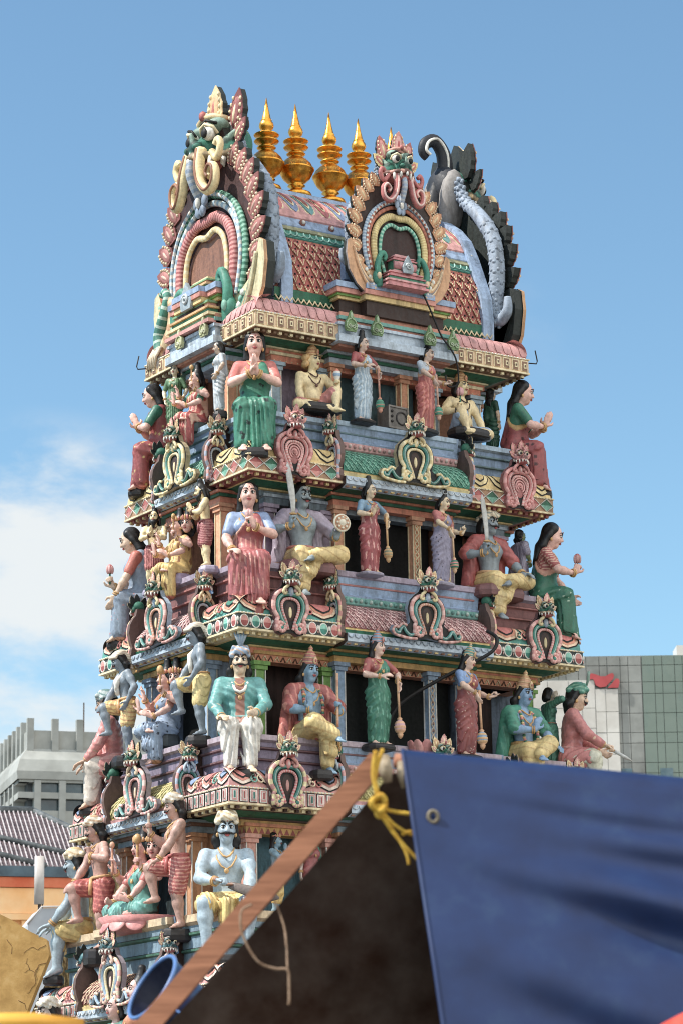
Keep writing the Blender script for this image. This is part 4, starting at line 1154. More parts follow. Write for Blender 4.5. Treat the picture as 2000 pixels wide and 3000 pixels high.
def dragon_head(parent, M, pal, h=.045, big=False):
    """M: 4x4 from unit head space (faces -Y, about one wide) to the parent's space"""
    A = np.asarray(M)[:3, :3]; t = np.asarray(M)[:3, 3]; s = abs(np.linalg.det(A))**(1/3)
    G = pal['face']; G2 = mixc(G, BLK, .3); G3 = mixc(G, WHT, .25)
    pr = [ell((0, .1, .1), (.36, .34, .32), k=.08, col=G), ell((.2, -.16, .27), (.17, .15, .10), k=.05, col=G3), ell((-.2, -.16, .27), (.17, .15, .10), k=.05, col=G3),
          ell((.29, -.02, -.10), (.17, .22, .17), k=.06, col=G), ell((-.29, -.02, -.10), (.17, .22, .17), k=.06, col=G), cap((0, -.15, .02), (0, -.33, -.08), .19, .15, .08, G),
          ell((.10, -.43, -.06), (.075, .07, .06), k=.03, col=G2), ell((-.10, -.43, -.06), (.075, .07, .06), k=.03, col=G2), cap((0, -.42, .02), (0, -.46, .15), .05, .03, .03, G3),
          cap((.34, -.14, .0), (.42, .0, .16), .06, .04, .04, G3), cap((-.34, -.14, .0), (-.42, .0, .16), .06, .04, .04, G3),
          ell((0, -.10, -.29), (.34, .32, .13), k=.03, col=pal['mouth'])]
    lipc = [(-.44, .05, -.12), (-.40, -.18, -.22), (-.22, -.38, -.20), (0, -.47, -.20), (.22, -.38, -.20), (.40, -.18, -.22), (.44, .05, -.12)]
    for i in range(6): pr.append(cap(lipc[i], lipc[i+1], .052, .052, .02, pal['lip']))
    for p in pr:
        pass
    o = sdf_mesh('dragon_head', pr, h*.85, 'painted_plaster', parent, outline=.035)
    me = o.data; n = len(me.vertices); co = np.zeros(n*3, np.float32); me.vertices.foreach_get('co', co)
    co = co.reshape(-1, 3) @ A.T+t; me.vertices.foreach_set('co', co.astype(np.float32).ravel()); me.update()
    def fin(mb, name):
        mb.v = [tuple(A @ V(*v)+t) for v in mb.v]; return mb.build(name, 'painted_plaster', o)
    for sx in (-1, 1):
        b = MB(); b.ell((sx*.205, -.30, .13), (.115, .09, .105), WHT); b.ell((sx*.205, -.375, .115), (.066, .035, .07), BLK)
        b.tube([(sx*.08, -.34, .12), (sx*.13, -.385, .20), (sx*.22, -.38, .235), (sx*.31, -.30, .19), (sx*.33, -.24, .10)], .024, CRM, 6)
        b.tube([(sx*.07, -.34, .16), (sx*.13, -.37, .25), (sx*.23, -.36, .29), (sx*.34, -.26, .24)], .022, BLK, 5)
        fin(b, 'eye')
        b = MB(); leaf(b, (sx*.36, .0), (sx*.68, .26), .13, pal['ear'], .03, .0); fin(b, 'ear')
    b = MB()
    for i in range(9):
        q = (i+.5)/9*6; k = min(int(q), 5); p = V(*lipc[k])+(V(*lipc[k+1])-V(*lipc[k]))*(q-k); L = .17 if i in (2, 6) else (.11 if i != 4 else .06)
        b.tube([p+V(0, -.01, -.02), p+V(0, -.02, -.06-L*.5), p+V(0, .0, -.06-L)], [.042, .036, .006], WHT, 6)
    fin(b, 'teeth')
    b = MB()
    for x0, x1, z1, w, dz, key, yo in ((0, .05, .90, .20, .28, 'crest', -.06), (-.30, -.48, .74, .18, .16, 'crest2', .05), (.30, .48, .74, .18, .16, 'crest2', .05)):
        leaf(b, (x0, dz), (x1, z1), w, pal[key], .05, yo)
    b.tube([(-.33, -.10, .34), (-.18, -.22, .40), (0, -.26, .42), (.18, -.22, .40), (.33, -.10, .34)], .045, pal['lip'], 6)
    b.ell((0, -.28, .44), (.06, .05, .07), pal['mouth'])
    fin(b, 'crest')
    return o

def arch_frame(mb, pts, r, c1, c2, y, n=44, rib=2, nn=7):
    P = smooth_path([(p[0], y, p[1]) for p in pts], n)
    mb.tube(P, r, (lambda i: c1 if (i//rib) % 2 else c2), nn, flat=((0, 1, 0), .75))

def kudu(kind, pal, label, group):
    E = empty('gable_ornament', label, 'gable ornament', (0, 0, 0), 0, group)
    k = .56 if kind == 'corner' else .56                      # metres per unit
    kx = k*(.66 if kind == 'end' else 1)
    def fin(mb, name): mb.v = [(v[0]*kx, v[1]*k, v[2]*k) for v in mb.v]; return mb.build(name, 'painted_plaster', E)
    half = [(0, .04), (.10, .03), (.20, -.02), (.34, .02), (.42, .12), (.40, .24), (.36, .31), (.44, .46), (.50, .64), (.46, .84), (.34, .99), (.22, 1.08), (.16, 1.25)]
    if kind == 'centre': half = [(0, .02), (.16, .0), (.40, -.02), (.66, .0), (.86, .04), (.98, .14), (.92, .26), (.78, .24), (.66, .34), (.54, .30), (.48, .36), (.50, .50), (.54, .68), (.48, .88), (.34, 1.02), (.22, 1.1), (.16, 1.25)]
    out = half+[(-x, z) for x, z in half[::-1]][:-1]
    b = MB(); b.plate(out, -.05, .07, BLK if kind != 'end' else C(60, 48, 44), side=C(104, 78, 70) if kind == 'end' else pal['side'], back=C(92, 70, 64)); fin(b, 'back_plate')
    b = MB(); y = -.07
    for s in (-1, 1):
        P = [p for p in spiral((s*.235, .135), .03, .145, PI/2 if s > 0 else PI/2, -s*1.35, 16, y)]
        P += [(s*.36, y, .28), (s*.33, y, .36), (s*.42, y, .50), (s*.445, y, .66), (s*.40, y, .84), (s*.26, y, .97), (s*.10, y, 1.02)]
        P = smooth_path(P, 70)
        b.tube(P, .050, (lambda i: pal['a'] if (i//2) % 2 else pal['a2']), 7)
        P = smooth_path([(s*.16, y, .20), (s*.24, y, .34), (s*.28, y, .44), (s*.325, y, .56), (s*.335, y, .68), (s*.29, y, .80), (s*.18, y, .89), (0, y, .92)], 36)
        b.tube(P, .050, pal['b'], 7); b.tube([p+V(0, -.045, 0) for p in P], .012, mixc(pal['b'], WHT, .45), 4)
        P = smooth_path([(s*.06, y, .10), (s*.12, y, .30), (s*.19, y, .46), (s*.225, y, .60), (s*.215, y, .70), (s*.14, y, .79), (0, y, .82)], 30)
        b.tube(P, .036, (lambda i: pal['c'] if i % 2 else mixc(pal['c'], WHT, .4)), 6)
        b.ell((s*.235, y-.01, .135), (.05, .05, .05), pal['b'])
        if kind == 'centre':
            P = smooth_path([(s*.36, y, .10), (s*.48, y, .05), (s*.60, y, .12), (s*.68, y, .23), (s*.76, y, .16), (s*.80, y, .09), (s*.88, y, .10), (s*.90, y, .17)], 36)
            b.tube(P, .040, pal['b'], 6); b.tube([p+V(0, -.034, .0) for p in P], .012, mixc(pal['b'], WHT, .5), 4)
            P = smooth_path([(s*.30, y+.01, -.01), (s*.5, y+.01, -.02), (s*.7, y+.01, .0), (s*.88, y+.01, .04), (s*.95, y+.01, .12), (s*.90, y+.01, .22), (s*.80, y+.01, .21), (s*.70, y+.01, .30), (s*.58, y+.01, .27)], 44)
            b.tube(P, .036, (lambda i: pal['a'] if (i//2) % 2 else pal['a2']), 6)
        # tendrils under the jaw
        P = smooth_path([(s*.04, -.12, 1.16), (s*.12, -.15, 1.08), (s*.19, -.15, 1.02), (s*.22, -.14, .94), (s*.16, -.13, .91), (s*.13, -.13, .96)], 20); b.tube(P, [.040]*8+[.034]*(len(P)-8), pal['t'], 6)
    b.ell((0, -.10, .97), (.07, .05, .11), pal['d']); b.ell((0, -.13, .97), (.03, .03, .06), mixc(pal['d'], WHT, .5))
    if kind == 'corner' and pal['a'] == PKR:
        b.ell((0, -.045, .52), (.15, .02, .24), C(170, 92, 90))
        for q in (.19, .13, .07): b.tube([(q*math.sin(t), -.07, .56-q*1.1*math.cos(t)) for t in np.linspace(.5, 2*PI-.5, 18)], .022, pal['a2'], 5)
        b.tube(spiral((0, .57), .01, .06, 0, 1.5, 16, -.08), .018, pal['c'], 5)
    else:
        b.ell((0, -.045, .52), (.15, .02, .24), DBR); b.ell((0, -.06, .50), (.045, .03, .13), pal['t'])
    fin(b, 'scroll_frame')
    sc = (.40 if kind == 'end' else .46)*k
    M = np.eye(4); M[:3, :3] *= sc; M[:3, 3] = (0, -.11*k, 1.29*k)
    dragon_head(E, M, pal['head'], .075)
    return E
def lf(a, b_, c, d=CRM): return (a, b_, c, d, C(38, 46, 44))
HG = dict(face=C(30, 112, 88), mouth=C(170, 70, 70), lip=C(222, 190, 150), ear=lf(CRM, C(200, 120, 110), CRM), crest=lf(C(204, 130, 126), C(220, 160, 150), CRM), crest2=lf(C(222, 196, 140), C(200, 150, 100), CRM))
HP = dict(face=PKR, mouth=C(170, 70, 76), lip=C(214, 140, 134), ear=lf(PKR, C(214, 140, 134), PKR), crest=lf(PKR, C(214, 140, 134), PKR), crest2=lf(PKR, C(208, 130, 126), PKR))
HB = dict(face=C(70, 130, 140), mouth=C(180, 90, 90), lip=C(206, 190, 180), ear=lf(C(190, 130, 130), CRM, PKR), crest=lf(C(150, 176, 196), C(206, 150, 140), CRM), crest2=lf(C(206, 180, 130), PKR, CRM))
KP = {
 ('corner', 1): dict(a=PKR, a2=C(214, 146, 140), b=C(200, 116, 112), c=C(206, 128, 122), d=PKR, t=C(206, 128, 122), side=C(150, 84, 82), head=HP),
 ('centre', 1): dict(a=C(222, 196, 130), a2=C(236, 220, 170), b=C(60, 140, 130), c=C(222, 196, 130), d=C(232, 212, 150), t=C(226, 204, 150), side=C(170, 150, 110), head=HG),
 ('end', 1): dict(a=C(204, 146, 140), a2=C(150, 160, 180), b=C(150, 84, 84), c=C(140, 160, 186), d=CRM, t=C(222, 206, 160), side=DBR, head=HG),
 ('corner', 2): dict(a=C(206, 132, 126), a2=C(226, 170, 160), b=C(56, 140, 124), c=C(200, 110, 104), d=C(150, 172, 196), t=C(226, 206, 150), side=C(120, 80, 80), head=HG),
 ('centre', 2): dict(a=C(206, 140, 130), a2=C(226, 176, 166), b=C(70, 150, 144), c=C(210, 130, 90), d=C(150, 176, 206), t=C(226, 206, 150), side=C(140, 160, 180), head=HG),
 ('end', 2): dict(a=C(206, 132, 126), a2=C(222, 190, 140), b=C(56, 120, 110), c=C(150, 170, 190), d=CRM, t=C(222, 200, 150), side=DBR, head=HG),
 ('corner', 3): dict(a=C(224, 206, 150), a2=C(206, 140, 134), b=C(56, 130, 120), c=C(200, 90, 90), d=C(206, 120, 116), t=C(206, 140, 130), side=C(120, 90, 90), head=HG),
 ('centre', 3): dict(a=C(208, 140, 136), a2=C(226, 196, 186), b=C(86, 150, 150), c=C(210, 120, 110), d=C(160, 180, 206), t=C(222, 196, 160), side=C(140, 130, 140), head=HG),
 ('end', 3): dict(a=C(206, 140, 134), a2=C(160, 176, 200), b=C(60, 140, 130), c=C(206, 120, 110), d=SKY, t=C(170, 190, 206), side=C(40, 46, 48), head=HG),
 ('centre', 4): dict(a=C(226, 206, 170), a2=C(216, 150, 140), b=C(130, 166, 196), c=C(222, 200, 140), d=C(160, 186, 210), t=C(226, 190, 170), side=C(140, 130, 140), head=HB),
 ('end', 4): dict(a=C(140, 176, 200), a2=C(206, 190, 140), b=C(214, 196, 140), c=C(90, 150, 150), d=SKY, t=C(206, 180, 160), side=C(30, 50, 48), head=HB),
 ('corner', 4): dict(a=C(226, 206, 170), a2=C(216, 150, 140), b=C(130, 166, 196), c=C(222, 200, 140), d=C(160, 186, 210), t=C(226, 190, 170), side=C(140, 130, 140), head=HB),
}
ROWN = {1: 'yellow diamond-patterned cornice', 2: 'oval-studded cornice', 3: 'pink fringed cornice', 4: 'lowest cornice'}
KC = {('corner', 1): 'all-pink', ('centre', 1): 'cream and teal', ('end', 1): 'grey-edged pink', ('corner', 2): 'pink-rimmed teal', ('centre', 2): 'pink and teal', ('end', 2): 'cream-edged pink',
      ('corner', 3): 'cream-rimmed teal', ('centre', 3): 'pale pink and teal', ('end', 3): 'blue-edged pink', ('centre', 4): 'cream and pale blue', ('end', 4): 'pale blue', ('corner', 4): 'cream-rimmed blue'}
_k = {}
def put_kudu(kind, lv, fr, u, o, zz, rz, where):
    lab = f'{KC[(kind, lv)]} dragon-headed gable, {where} the {ROWN[lv]}'
    p = fr(u, o, zz)
    if (kind, lv) not in _k:
        _k[(kind, lv)] = kudu(kind, KP[(kind, lv)], lab, 'small dragon-headed gables along the cornices'); E = _k[(kind, lv)]; E.location = p; E.rotation_euler = (0, 0, rz)
    else: E = dup(_k[(kind, lv)], p, rz, lab)
for lv in (1, 2, 3, 4):
    a, b, z, bx, by = LV[lv]; ss = sides(a, b)
    f0, f1 = ss[0][0], ss[1][0]
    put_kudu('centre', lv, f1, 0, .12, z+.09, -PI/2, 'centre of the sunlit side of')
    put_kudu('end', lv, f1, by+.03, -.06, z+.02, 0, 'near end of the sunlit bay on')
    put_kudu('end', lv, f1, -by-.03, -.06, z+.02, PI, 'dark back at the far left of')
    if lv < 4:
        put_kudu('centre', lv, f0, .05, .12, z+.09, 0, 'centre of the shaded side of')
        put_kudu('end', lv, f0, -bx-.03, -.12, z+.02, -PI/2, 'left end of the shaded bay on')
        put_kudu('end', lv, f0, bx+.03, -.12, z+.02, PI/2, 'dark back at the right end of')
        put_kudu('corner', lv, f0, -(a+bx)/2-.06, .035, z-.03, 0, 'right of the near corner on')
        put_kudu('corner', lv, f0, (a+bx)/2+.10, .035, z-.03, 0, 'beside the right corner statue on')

# ---- little green leaf ornaments on the uppermost slab
def antefix(pos, rz, label, pale):
    E = empty('leaf_ornament', label, 'leaf ornament', pos, rz, 'small leaf ornaments on the uppermost slab')
    g = C(120, 160, 96) if not pale else C(196, 200, 140); b = MB()
    half = [(0, 0), (.075, .0), (.095, .06), (.085, .13), (.055, .17), (.035, .21), (.02, .26), (.0, .29)]
    b.plate(half+[(-x, z) for x, z in half[::-1]][1:-1], -.012, .02, mixc(g, BLK, .25)); b.build('plaque', 'painted_plaster', E)
    b = MB()
    for s in (-1, 1):
        b.tube(smooth_path([(s*.03, -.018, .03), (s*.07, -.018, .04), (s*.075, -.018, .10), (s*.05, -.018, .15), (s*.012, -.018, .17)], 20), .012, (lambda i: mixc(g, WHT, .35) if i % 2 else g), 5)
        b.tube(spiral((s*.03, .07), .005, .03, 0, s*1.2, 12, -.02), .009, mixc(g, WHT, .4), 5)
    b.ell((0, -.018, .215), (.02, .014, .05), mixc(g, WHT, .3)); b.build('scrollwork', 'painted_plaster', E)
a, b, z, bx, by = LV[0]
for i, (u, w) in enumerate(((-.80, 'leftmost of four above the top doorway'), (-.40, 'second from left above the top doorway'), (.45, 'third from left above the top doorway'), (.84, 'rightmost of four above the top doorway'))):
    antefix((u, -b-(.145 if abs(u) < .7 else .125), z+.10), 0, f'small green leaf ornament on pale blue slab, {w}', False)
for u, w in ((-.42, 'upper one nearer the corner'), (.22, 'lower one farther from the corner')):
    antefix((-a-.165, u, z+.10), -PI/2, f'small pale green leaf ornament on the sunlit slab, {w}', True)

# ---- the three great gables of the roof
def great_gable(pal, label, loc, rz, sx=1.0, sz=1.0, sy=1.0, shrine=True, scroll_back=True, hook=1.0, hq=.92, hy=-.08, hz=2.80):
    E = empty('dragon_gable', label, 'dragon gable', loc, rz, 'great dragon-faced gables of the roof')
    def fin(mb, name, parent=None):
        mb.v = [(v[0]*sx, v[1]*sy, v[2]*sz) for v in mb.v]; return mb.build(name, 'painted_plaster', parent or E)
    # thick blue rim that joins the gable to the roof
    arch = [(1.24, .26), (1.25, .50), (1.22, .85), (1.15, 1.05), (1.03, 1.33), (.93, 1.56), (.78, 1.84), (.56, 2.07), (.30, 2.26), (0, 2.34)]
    out = arch+[(-x, z) for x, z in arch[::-1]][1:]
    b = MB(); b.plate(out, .24, .42, pal['rim'], side=pal['rim'], back=pal['rim']); fin(b, 'back_rim')
    # trunk-like coil along the back edge
    b = MB()
    for s in (-1, 1):
        P = smooth_path([(s*1.42, .12, .86), (s*1.40, .12, .66), (s*1.22, .12, .58), (s*1.13, .12, .80), (s*1.20, .12, 1.28), (s*1.12, .12, 1.80), (s*.80, .12, 2.25), (s*.46, .12, 2.58), (s*.30, .12, 2.95)], 56)
        n = len(P); b.tube(P, [.05+.06*min(1, 3*i/n) if i < n*.7 else .11-.05*(i-n*.7)/(n*.3) for i in range(n)], pal['coil'], 12)
        for i in range(14, n-2, 2):
            d_ = norm(P[min(i+1, n-1)]-P[i-1]); x_ = norm(np.cross(d_, V(0, 1, 0))); r_ = .112 if i < n*.7 else .09
            for a_ in (-.5, .0, .5, PI-.5, PI, PI+.5, PI/2, -PI/2, PI/2+.5, PI/2-.5):
                o_ = x_*math.cos(a_)+V(0, 1, 0)*math.sin(a_); mbp = P[i]+o_*r_*.80+d_*(.02 if int(a_*2) % 2 else -.02)
                b.ell(mbp, (.034, .034, .034), mixc(pal['coil'], WHT, .16) if int(a_*4) % 2 else mixc(pal['coil'], BLK, .18), nu=6, nv=4)
    fin(b, 'coil')
    # backing plate
    half = [(.0, .30), (.45, .28), (.60, .02), (.85, -.02), (1.12, .25), (1.3, .55), (1.18, .80), (1.06, .85), (1.14, 1.2), (1.10, 1.6), (.96, 1.95), (.74, 2.24), (.46, 2.45), (.40, 2.75), (.30, 3.0), (0, 3.05)]
    out = half+[(-x, z) for x, z in half[::-1]][1:-1]
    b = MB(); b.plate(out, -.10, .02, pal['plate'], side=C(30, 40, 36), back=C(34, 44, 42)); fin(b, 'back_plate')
    # flame leaves round the edge
    for s in (-1, 1):
        L = [((.98, .55), (1.30, .66), .14), ((1.04, .86), (1.36, 1.02), .15), ((1.06, 1.14), (1.40, 1.36), .15), ((1.05, 1.42), (1.34, 1.72), .15), ((.98, 1.68), (1.22, 2.02), .15), ((.87, 1.93), (1.10, 2.26), .15), ((.73, 2.14), (.90, 2.46), .14), ((.57, 2.30), (.68, 2.62), .13)]
        for base, tip, w in L:
            b = MB(); leaf(b, (s*base[0], base[1]), (s*tip[0], tip[1]), w, pal['leaf'], .055, -.07, curl=s*.12)
            fin(b, 'flame_leaf')
        b = MB()                                             # peacock-tail flare at the foot
        fl = [(.52, .10), (.66, -.12), (.92, -.14), (1.20, .06), (1.40, .35), (1.47, .70), (1.44, .98), (1.34, 1.04), (1.24, .80), (1.10, .56), (.90, .46), (.78, .52), (.66, .44)]
        b.plate([(s*x, z) for x, z in fl], -.16, -.11, pal['flare'][0], side=pal['flare'][2], back=C(34, 44, 42)); b.plate([(s*x*.99, z) for x, z in fl], -.109, .02, C(38, 46, 44))
        for q in range(5):
            t = .16+.17*q; P = smooth_path([(s*(.60+.04*q), -.165, .06+.05*q), (s*(.86+.05*t), -.17, .0+t*.24), (s*(1.05+.05*t), -.17, .22+t*.22), (s*(1.20-.0*t), -.17, .54+.1*t), (s*(1.30-.10*t), -.168, .86-.05*q)], 26)
            b.tube(P, .036, pal['flare'][q % 3], 6)
        for q in range(6): b.ell((s*(.72+.045*q), -.18, .02+.075*q), (.05, .03, .05), WHT if q % 2 else pal['flare'][1], nu=7, nv=5)
        P = smooth_path([(s*.60, -.20, .06), (s*.66, -.24, .28), (s*.70, -.26, .5), (s*.62, -.26, .72), (s*.52, -.25, .80), (s*.46, -.25, .72), (s*.50, -.25, .64)], 28)
        b.tube(P, [.085*(1-.5*i/len(P)) for i in range(len(P))], pal['bird'], 8)       # bird's neck
        b.ell((s*.68, -.22, .26), (.12, .09, .16), pal['bird']); b.ell((s*.68, -.30, .27), (.06, .04, .08), pal['flare'][1])
        fin(b, 'bird_flare')
    # nested arches
    b = MB()
    arcs = [((.84, .42), (.96, .85), (.94, 1.27), (.75, 1.66), (.40, 1.93), (0, 2.03)), ((.75, .42), (.86, .85), (.84, 1.24), (.67, 1.58), (.35, 1.82), (0, 1.90)), ((.61, .40), (.71, .8), (.70, 1.18), (.56, 1.47), (.28, 1.66), (0, 1.66)), ((.44, .40), (.545, .75), (.54, 1.07), (.45, 1.33), (.24, 1.48), (0, 1.43))]
    for i, (a_, rr) in enumerate(zip(arcs, (.060, .046, .082, .046))):
        c1, c2 = pal['rings'][i]
        full = [(-x, z) for x, z in a_]+[(x, z) for x, z in a_[::-1]][1:]
        arch_frame(b, full, rr, c1, c2, -.14-.012*i, 120, 1 if i in (0, 2) else 2, 8)
    full = [(-x*.95, z) for x, z in arcs[0]]+[(x*.95, z) for x, z in arcs[0][::-1]][1:]
    arch_frame(b, full, .03, WHT, pal['rings'][1][0], -.19, 80, 1, 5)
    fin(b, 'arch_rings')
    # niche with little shrine
    b = MB(); nx = [(.40, .38), (.50, .75), (.50, 1.07), (.42, 1.30), (.24, 1.44), (0, 1.39)]
    b.plate(nx+[(-x, z) for x, z in nx[::-1]][1:], -.125, -.09, pal['niche']); fin(b, 'niche')
    b = MB(); cc = pal['shrine']
    for i, (w, d, z0, z1) in enumerate(((.58, .36, .05, .10), (.52, .32, .101, .16), (.56, .35, .161, .20), (.48, .30, .201, .27), (.52, .33, .271, .30), (.44, .27, .301, .36), (.47, .30, .361, .39), (.33, .24, .391, .44), (.30, .22, .441, .66), (.34, .25, .661, .69), (.28, .20, .691, .73), (.31, .22, .731, .75), (.20, .14, .751, .82))):
        b.box2((-w, -.13-d, z0), (w, -.05, z1), cc[i % len(cc)])
    b.tube([(-.30, -.33, .55), (0, -.35, .55), (.30, -.33, .55)], .09, cc[1], 10)
    hf = [(0, .36), (.12, .36), (.15, .48), (.10, .60), (.05, .68), (0, .75)]
    b.plate(hf+[(-x, z) for x, z in hf[::-1]][1:-1], -.50, -.45, C(150, 166, 176)); b.tube(spiral((0, .5), .02, .08, 0, 1.5, 16, -.51), .02, C(196, 206, 210), 5)
    fin(b, 'niche_shrine')
    # pendants and tusk curls below the face
    b = MB()
    for s in (-1, 1):
        P = smooth_path([(s*.16, -.34, 2.62), (s*.20, -.40, 2.34), (s*.26, -.40, 2.10), (s*.40, -.38, 1.95), (s*.54, -.36, 2.02), (s*.56, -.36, 2.22), (s*.46, -.36, 2.30), (s*.37, -.36, 2.22), (s*.42, -.36, 2.14)], 44)
        n = len(P); b.tube(P, [.084-.042*i/n for i in range(n)], pal['tusk'][0], 8); b.tube([p+V(0, -.070+.03*i/n, 0) for i, p in enumerate(P)], .026, pal['tusk'][1], 5)
        P2 = smooth_path([(s*.34, -.28, 2.55), (s*.50, -.30, 2.40), (s*.60, -.30, 2.55), (s*.54, -.30, 2.66), (s*.47, -.30, 2.60)], 24); b.tube(P2, .05, pal['tusk'][0], 7)
    b.tube(smooth_path([(0, -.36, 2.60), (0, -.42, 2.35), (0, -.36, 2.15), (0, -.26, 1.98)], 16), .07, (lambda i: pal['tongue'] if i % 2 else mixc(pal['tongue'], WHT, .4)), 8)
    for a_ in range(6): b.ell((.11*math.cos(a_*PI/3), -.26, 1.93+.15*math.sin(a_*PI/3)), (.07, .04, .09), pal['tongue'], nu=8, nv=6)
    b.ell((0, -.30, 1.93), (.05, .04, .10), WHT)
    fin(b, 'tusk_curls')
    M = np.eye(4); q = hq; M[:3, :3] = np.diag((q*sx, q*sy, q*sz)); M[:3, 3] = (0, hy*sy, hz*sz)
    dragon_head(E, M, pal['head'], .038, True)
    b = MB()                                                 # crest that curls back over the roof
    P = smooth_path([(0, .28, 2.35), (0, .30, 2.62), (0, .20, 2.95), (0, .12, 3.2), (0, .14, 3.44), (0, .28, 3.60), (0, .44, 3.54), (0, .49, 3.40), (0, .42, 3.34)], 44)
    P = [V(0, p[1]*(.45+.55*hook), 2.35+(p[2]-2.35)*hook) for p in P]; n = len(P)
    if scroll_back: b.tube(P, [.17-.09*min(1, i/n*1.2) for i in range(n)], pal['plate2'], 10, flat=((1, 0, 0), .8)); b.tube([p+V(0, .0, .0)+V(-.09, 0, .0) for p in P[14:]], .022, WHT, 5)
    else: b.ell((0, .16, 2.9), (.2, .2, .3), pal['plate2'])
    for s in (-1, 1): b.ell((s*.20, .14, 2.62), (.15, .22, .50), pal['cheek'], rot('Y', s*.15))
    b.ell((0, .16, 2.88), (.34, .20, .34), pal['plate2'])
    fin(b, 'back_crest')
    return E
GL = dict(rim=BLU, coil=C(136, 154, 176), plate=C(70, 40, 40), plate2=C(36, 40, 50), cheek=C(140, 136, 134), leaf=lf(C(140, 66, 60), C(170, 92, 84), C(206, 160, 140), C(226, 206, 170)), flare=(C(206, 196, 150), C(110, 170, 150), C(206, 150, 90)), bird=C(50, 140, 116),
          rings=((C(40, 118, 92), C(120, 180, 156)), (C(150, 180, 200), WHT), (C(206, 128, 122), C(160, 58, 56)), (C(226, 196, 130), CRM)), niche=C(136, 84, 58), shrine=(C(206, 140, 130), C(120, 170, 120), C(226, 206, 150), C(60, 130, 100), C(216, 160, 90)),
          tusk=(C(226, 202, 140), C(150, 92, 52)), tongue=C(130, 150, 176), head=dict(face=C(36, 122, 100), mouth=C(176, 70, 60), lip=C(224, 190, 130), ear=lf(C(130, 60, 58), C(160, 84, 78), CRM), crest=lf(C(222, 190, 130), C(206, 160, 100), C(176, 80, 60)), crest2=lf(C(124, 52, 52), C(150, 70, 66), CRM)))
GM = dict(GL); GM.update(plate=C(60, 44, 40), leaf=lf(C(190, 124, 72), C(214, 156, 100), C(232, 206, 150), C(236, 216, 176)), flare=(C(206, 150, 96), C(226, 196, 150), C(130, 126, 130)),
          rings=((C(130, 156, 184), C(180, 198, 214)), (C(170, 84, 50), C(190, 100, 60)), (C(226, 204, 130), C(206, 176, 100)), (C(70, 160, 136), C(150, 204, 180))), niche=C(58, 32, 28), shrine=(C(206, 120, 124), C(206, 130, 132), C(216, 150, 150), C(60, 140, 110), C(200, 110, 114)),
          tusk=(C(190, 90, 86), C(232, 190, 180)), tongue=C(150, 172, 200), head=dict(face=C(36, 128, 106), mouth=C(186, 90, 84), lip=C(206, 140, 120), ear=lf(C(226, 200, 130), C(196, 90, 70), CRM), crest=lf(C(206, 130, 122), C(222, 160, 150), C(180, 60, 60)), crest2=lf(C(170, 80, 76), C(206, 130, 120), CRM)))
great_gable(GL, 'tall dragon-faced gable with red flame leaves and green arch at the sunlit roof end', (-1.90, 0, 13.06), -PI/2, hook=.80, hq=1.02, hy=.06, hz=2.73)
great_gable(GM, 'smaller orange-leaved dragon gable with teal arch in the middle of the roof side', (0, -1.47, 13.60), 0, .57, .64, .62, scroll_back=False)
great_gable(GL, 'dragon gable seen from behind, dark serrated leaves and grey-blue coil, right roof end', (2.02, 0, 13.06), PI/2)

# makara curl at the left roof edge
def makara(pos, rz):
    E = empty('curled_beast_ornament', 'cream and green curled beast ornament rising at the far left edge of the roof eave', 'roof ornament', pos, rz)
    b = MB()
    P = smooth_path([(.0, 0, .0), (.15, 0, .12), (.30, 0, .30), (.34, 0, .55), (.28, 0, .72), (.18, 0, .70), (.20, 0, .60)], 36); n = len(P)
    b.tube(P, [.14-.09*i/n for i in range(n)], (lambda i: C(226, 196, 140) if (i//2) % 2 else C(206, 150, 96)), 8, flat=((0, 1, 0), .7)); b.build('neck', 'painted_plaster', E)
    b = MB(); P = smooth_path([(.05, -.03, .08), (.0, -.03, .30), (.10, -.03, .52), (.22, -.03, .76), (.16, -.03, .90), (.06, -.03, .86)], 30); n = len(P)
    b.tube(P, [.10-.06*i/n for i in range(n)], (lambda i: C(60, 136, 116) if i % 3 else C(190, 214, 196)), 8); b.build('trunk', 'painted_plaster', E)
    b = MB(); b.ell((-.05, 0, -.06), (.22, .12, .16), C(190, 180, 176)); 
    for q in range(5): b.tube([(-.2+.05*q, -.1, -.14), (-.12+.05*q, -.13, -.02), (-.02+.05*q, -.10, .10)], .022, C(226, 206, 176), 5)
    b.build('body', 'painted_plaster', E)
makara((-2.12, 1.15, 13.10), PI*.5+PI)

# ---- finials
def finial(x, where):
    b = MB(); pf = [(.20, 0), (.215, .03), (.20, .07), (.12, .10), (.085, .13), (.08, .15), (.125, .18), (.085, .205), (.12, .225), (.19, .29), (.228, .36), (.240, .40), (.252, .41), (.252, .43), (.236, .44), (.21, .50), (.15, .565), (.10, .595), (.075, .615), (.12, .635), (.135, .65), (.12, .665), (.085, .68), (.082, .70), (.165, .735), (.175, .748), (.165, .757), (.10, .775), (.09, .795), (.165, .825), (.178, .838), (.168, .848), (.10, .865), (.065, .885), (.06, .90), (.09, .93), (.105, .975), (.095, 1.02), (.07, 1.05), (.078, 1.06), (.066, 1.075), (.035, 1.21), (.004, 1.40)]
    b.lathe([(r, z, GOLD) for r, z in pf], 28)
    o = b.build('roof_finial', MATS['brass']); o.location = (x, 0, 15.335); o.rotation_euler = (rng.uniform(-.012, .012), rng.uniform(-.014, .014), rng.uniform(0, 6))
    props(o, f'golden pot-shaped finial, {where}', 'finial', 'golden finials along the roof ridge')
for x, w in ((-1.11, 'first from the left, beside the tall dragon head'), (-.62, 'second from the left on the ridge'), (-.06, 'third from the left, standing clear in the middle of the row'), (.43, 'fourth from the left, its pot partly behind the middle gable'), (.98, 'last on the right, mostly hidden behind the middle gable')): finial(x, w)
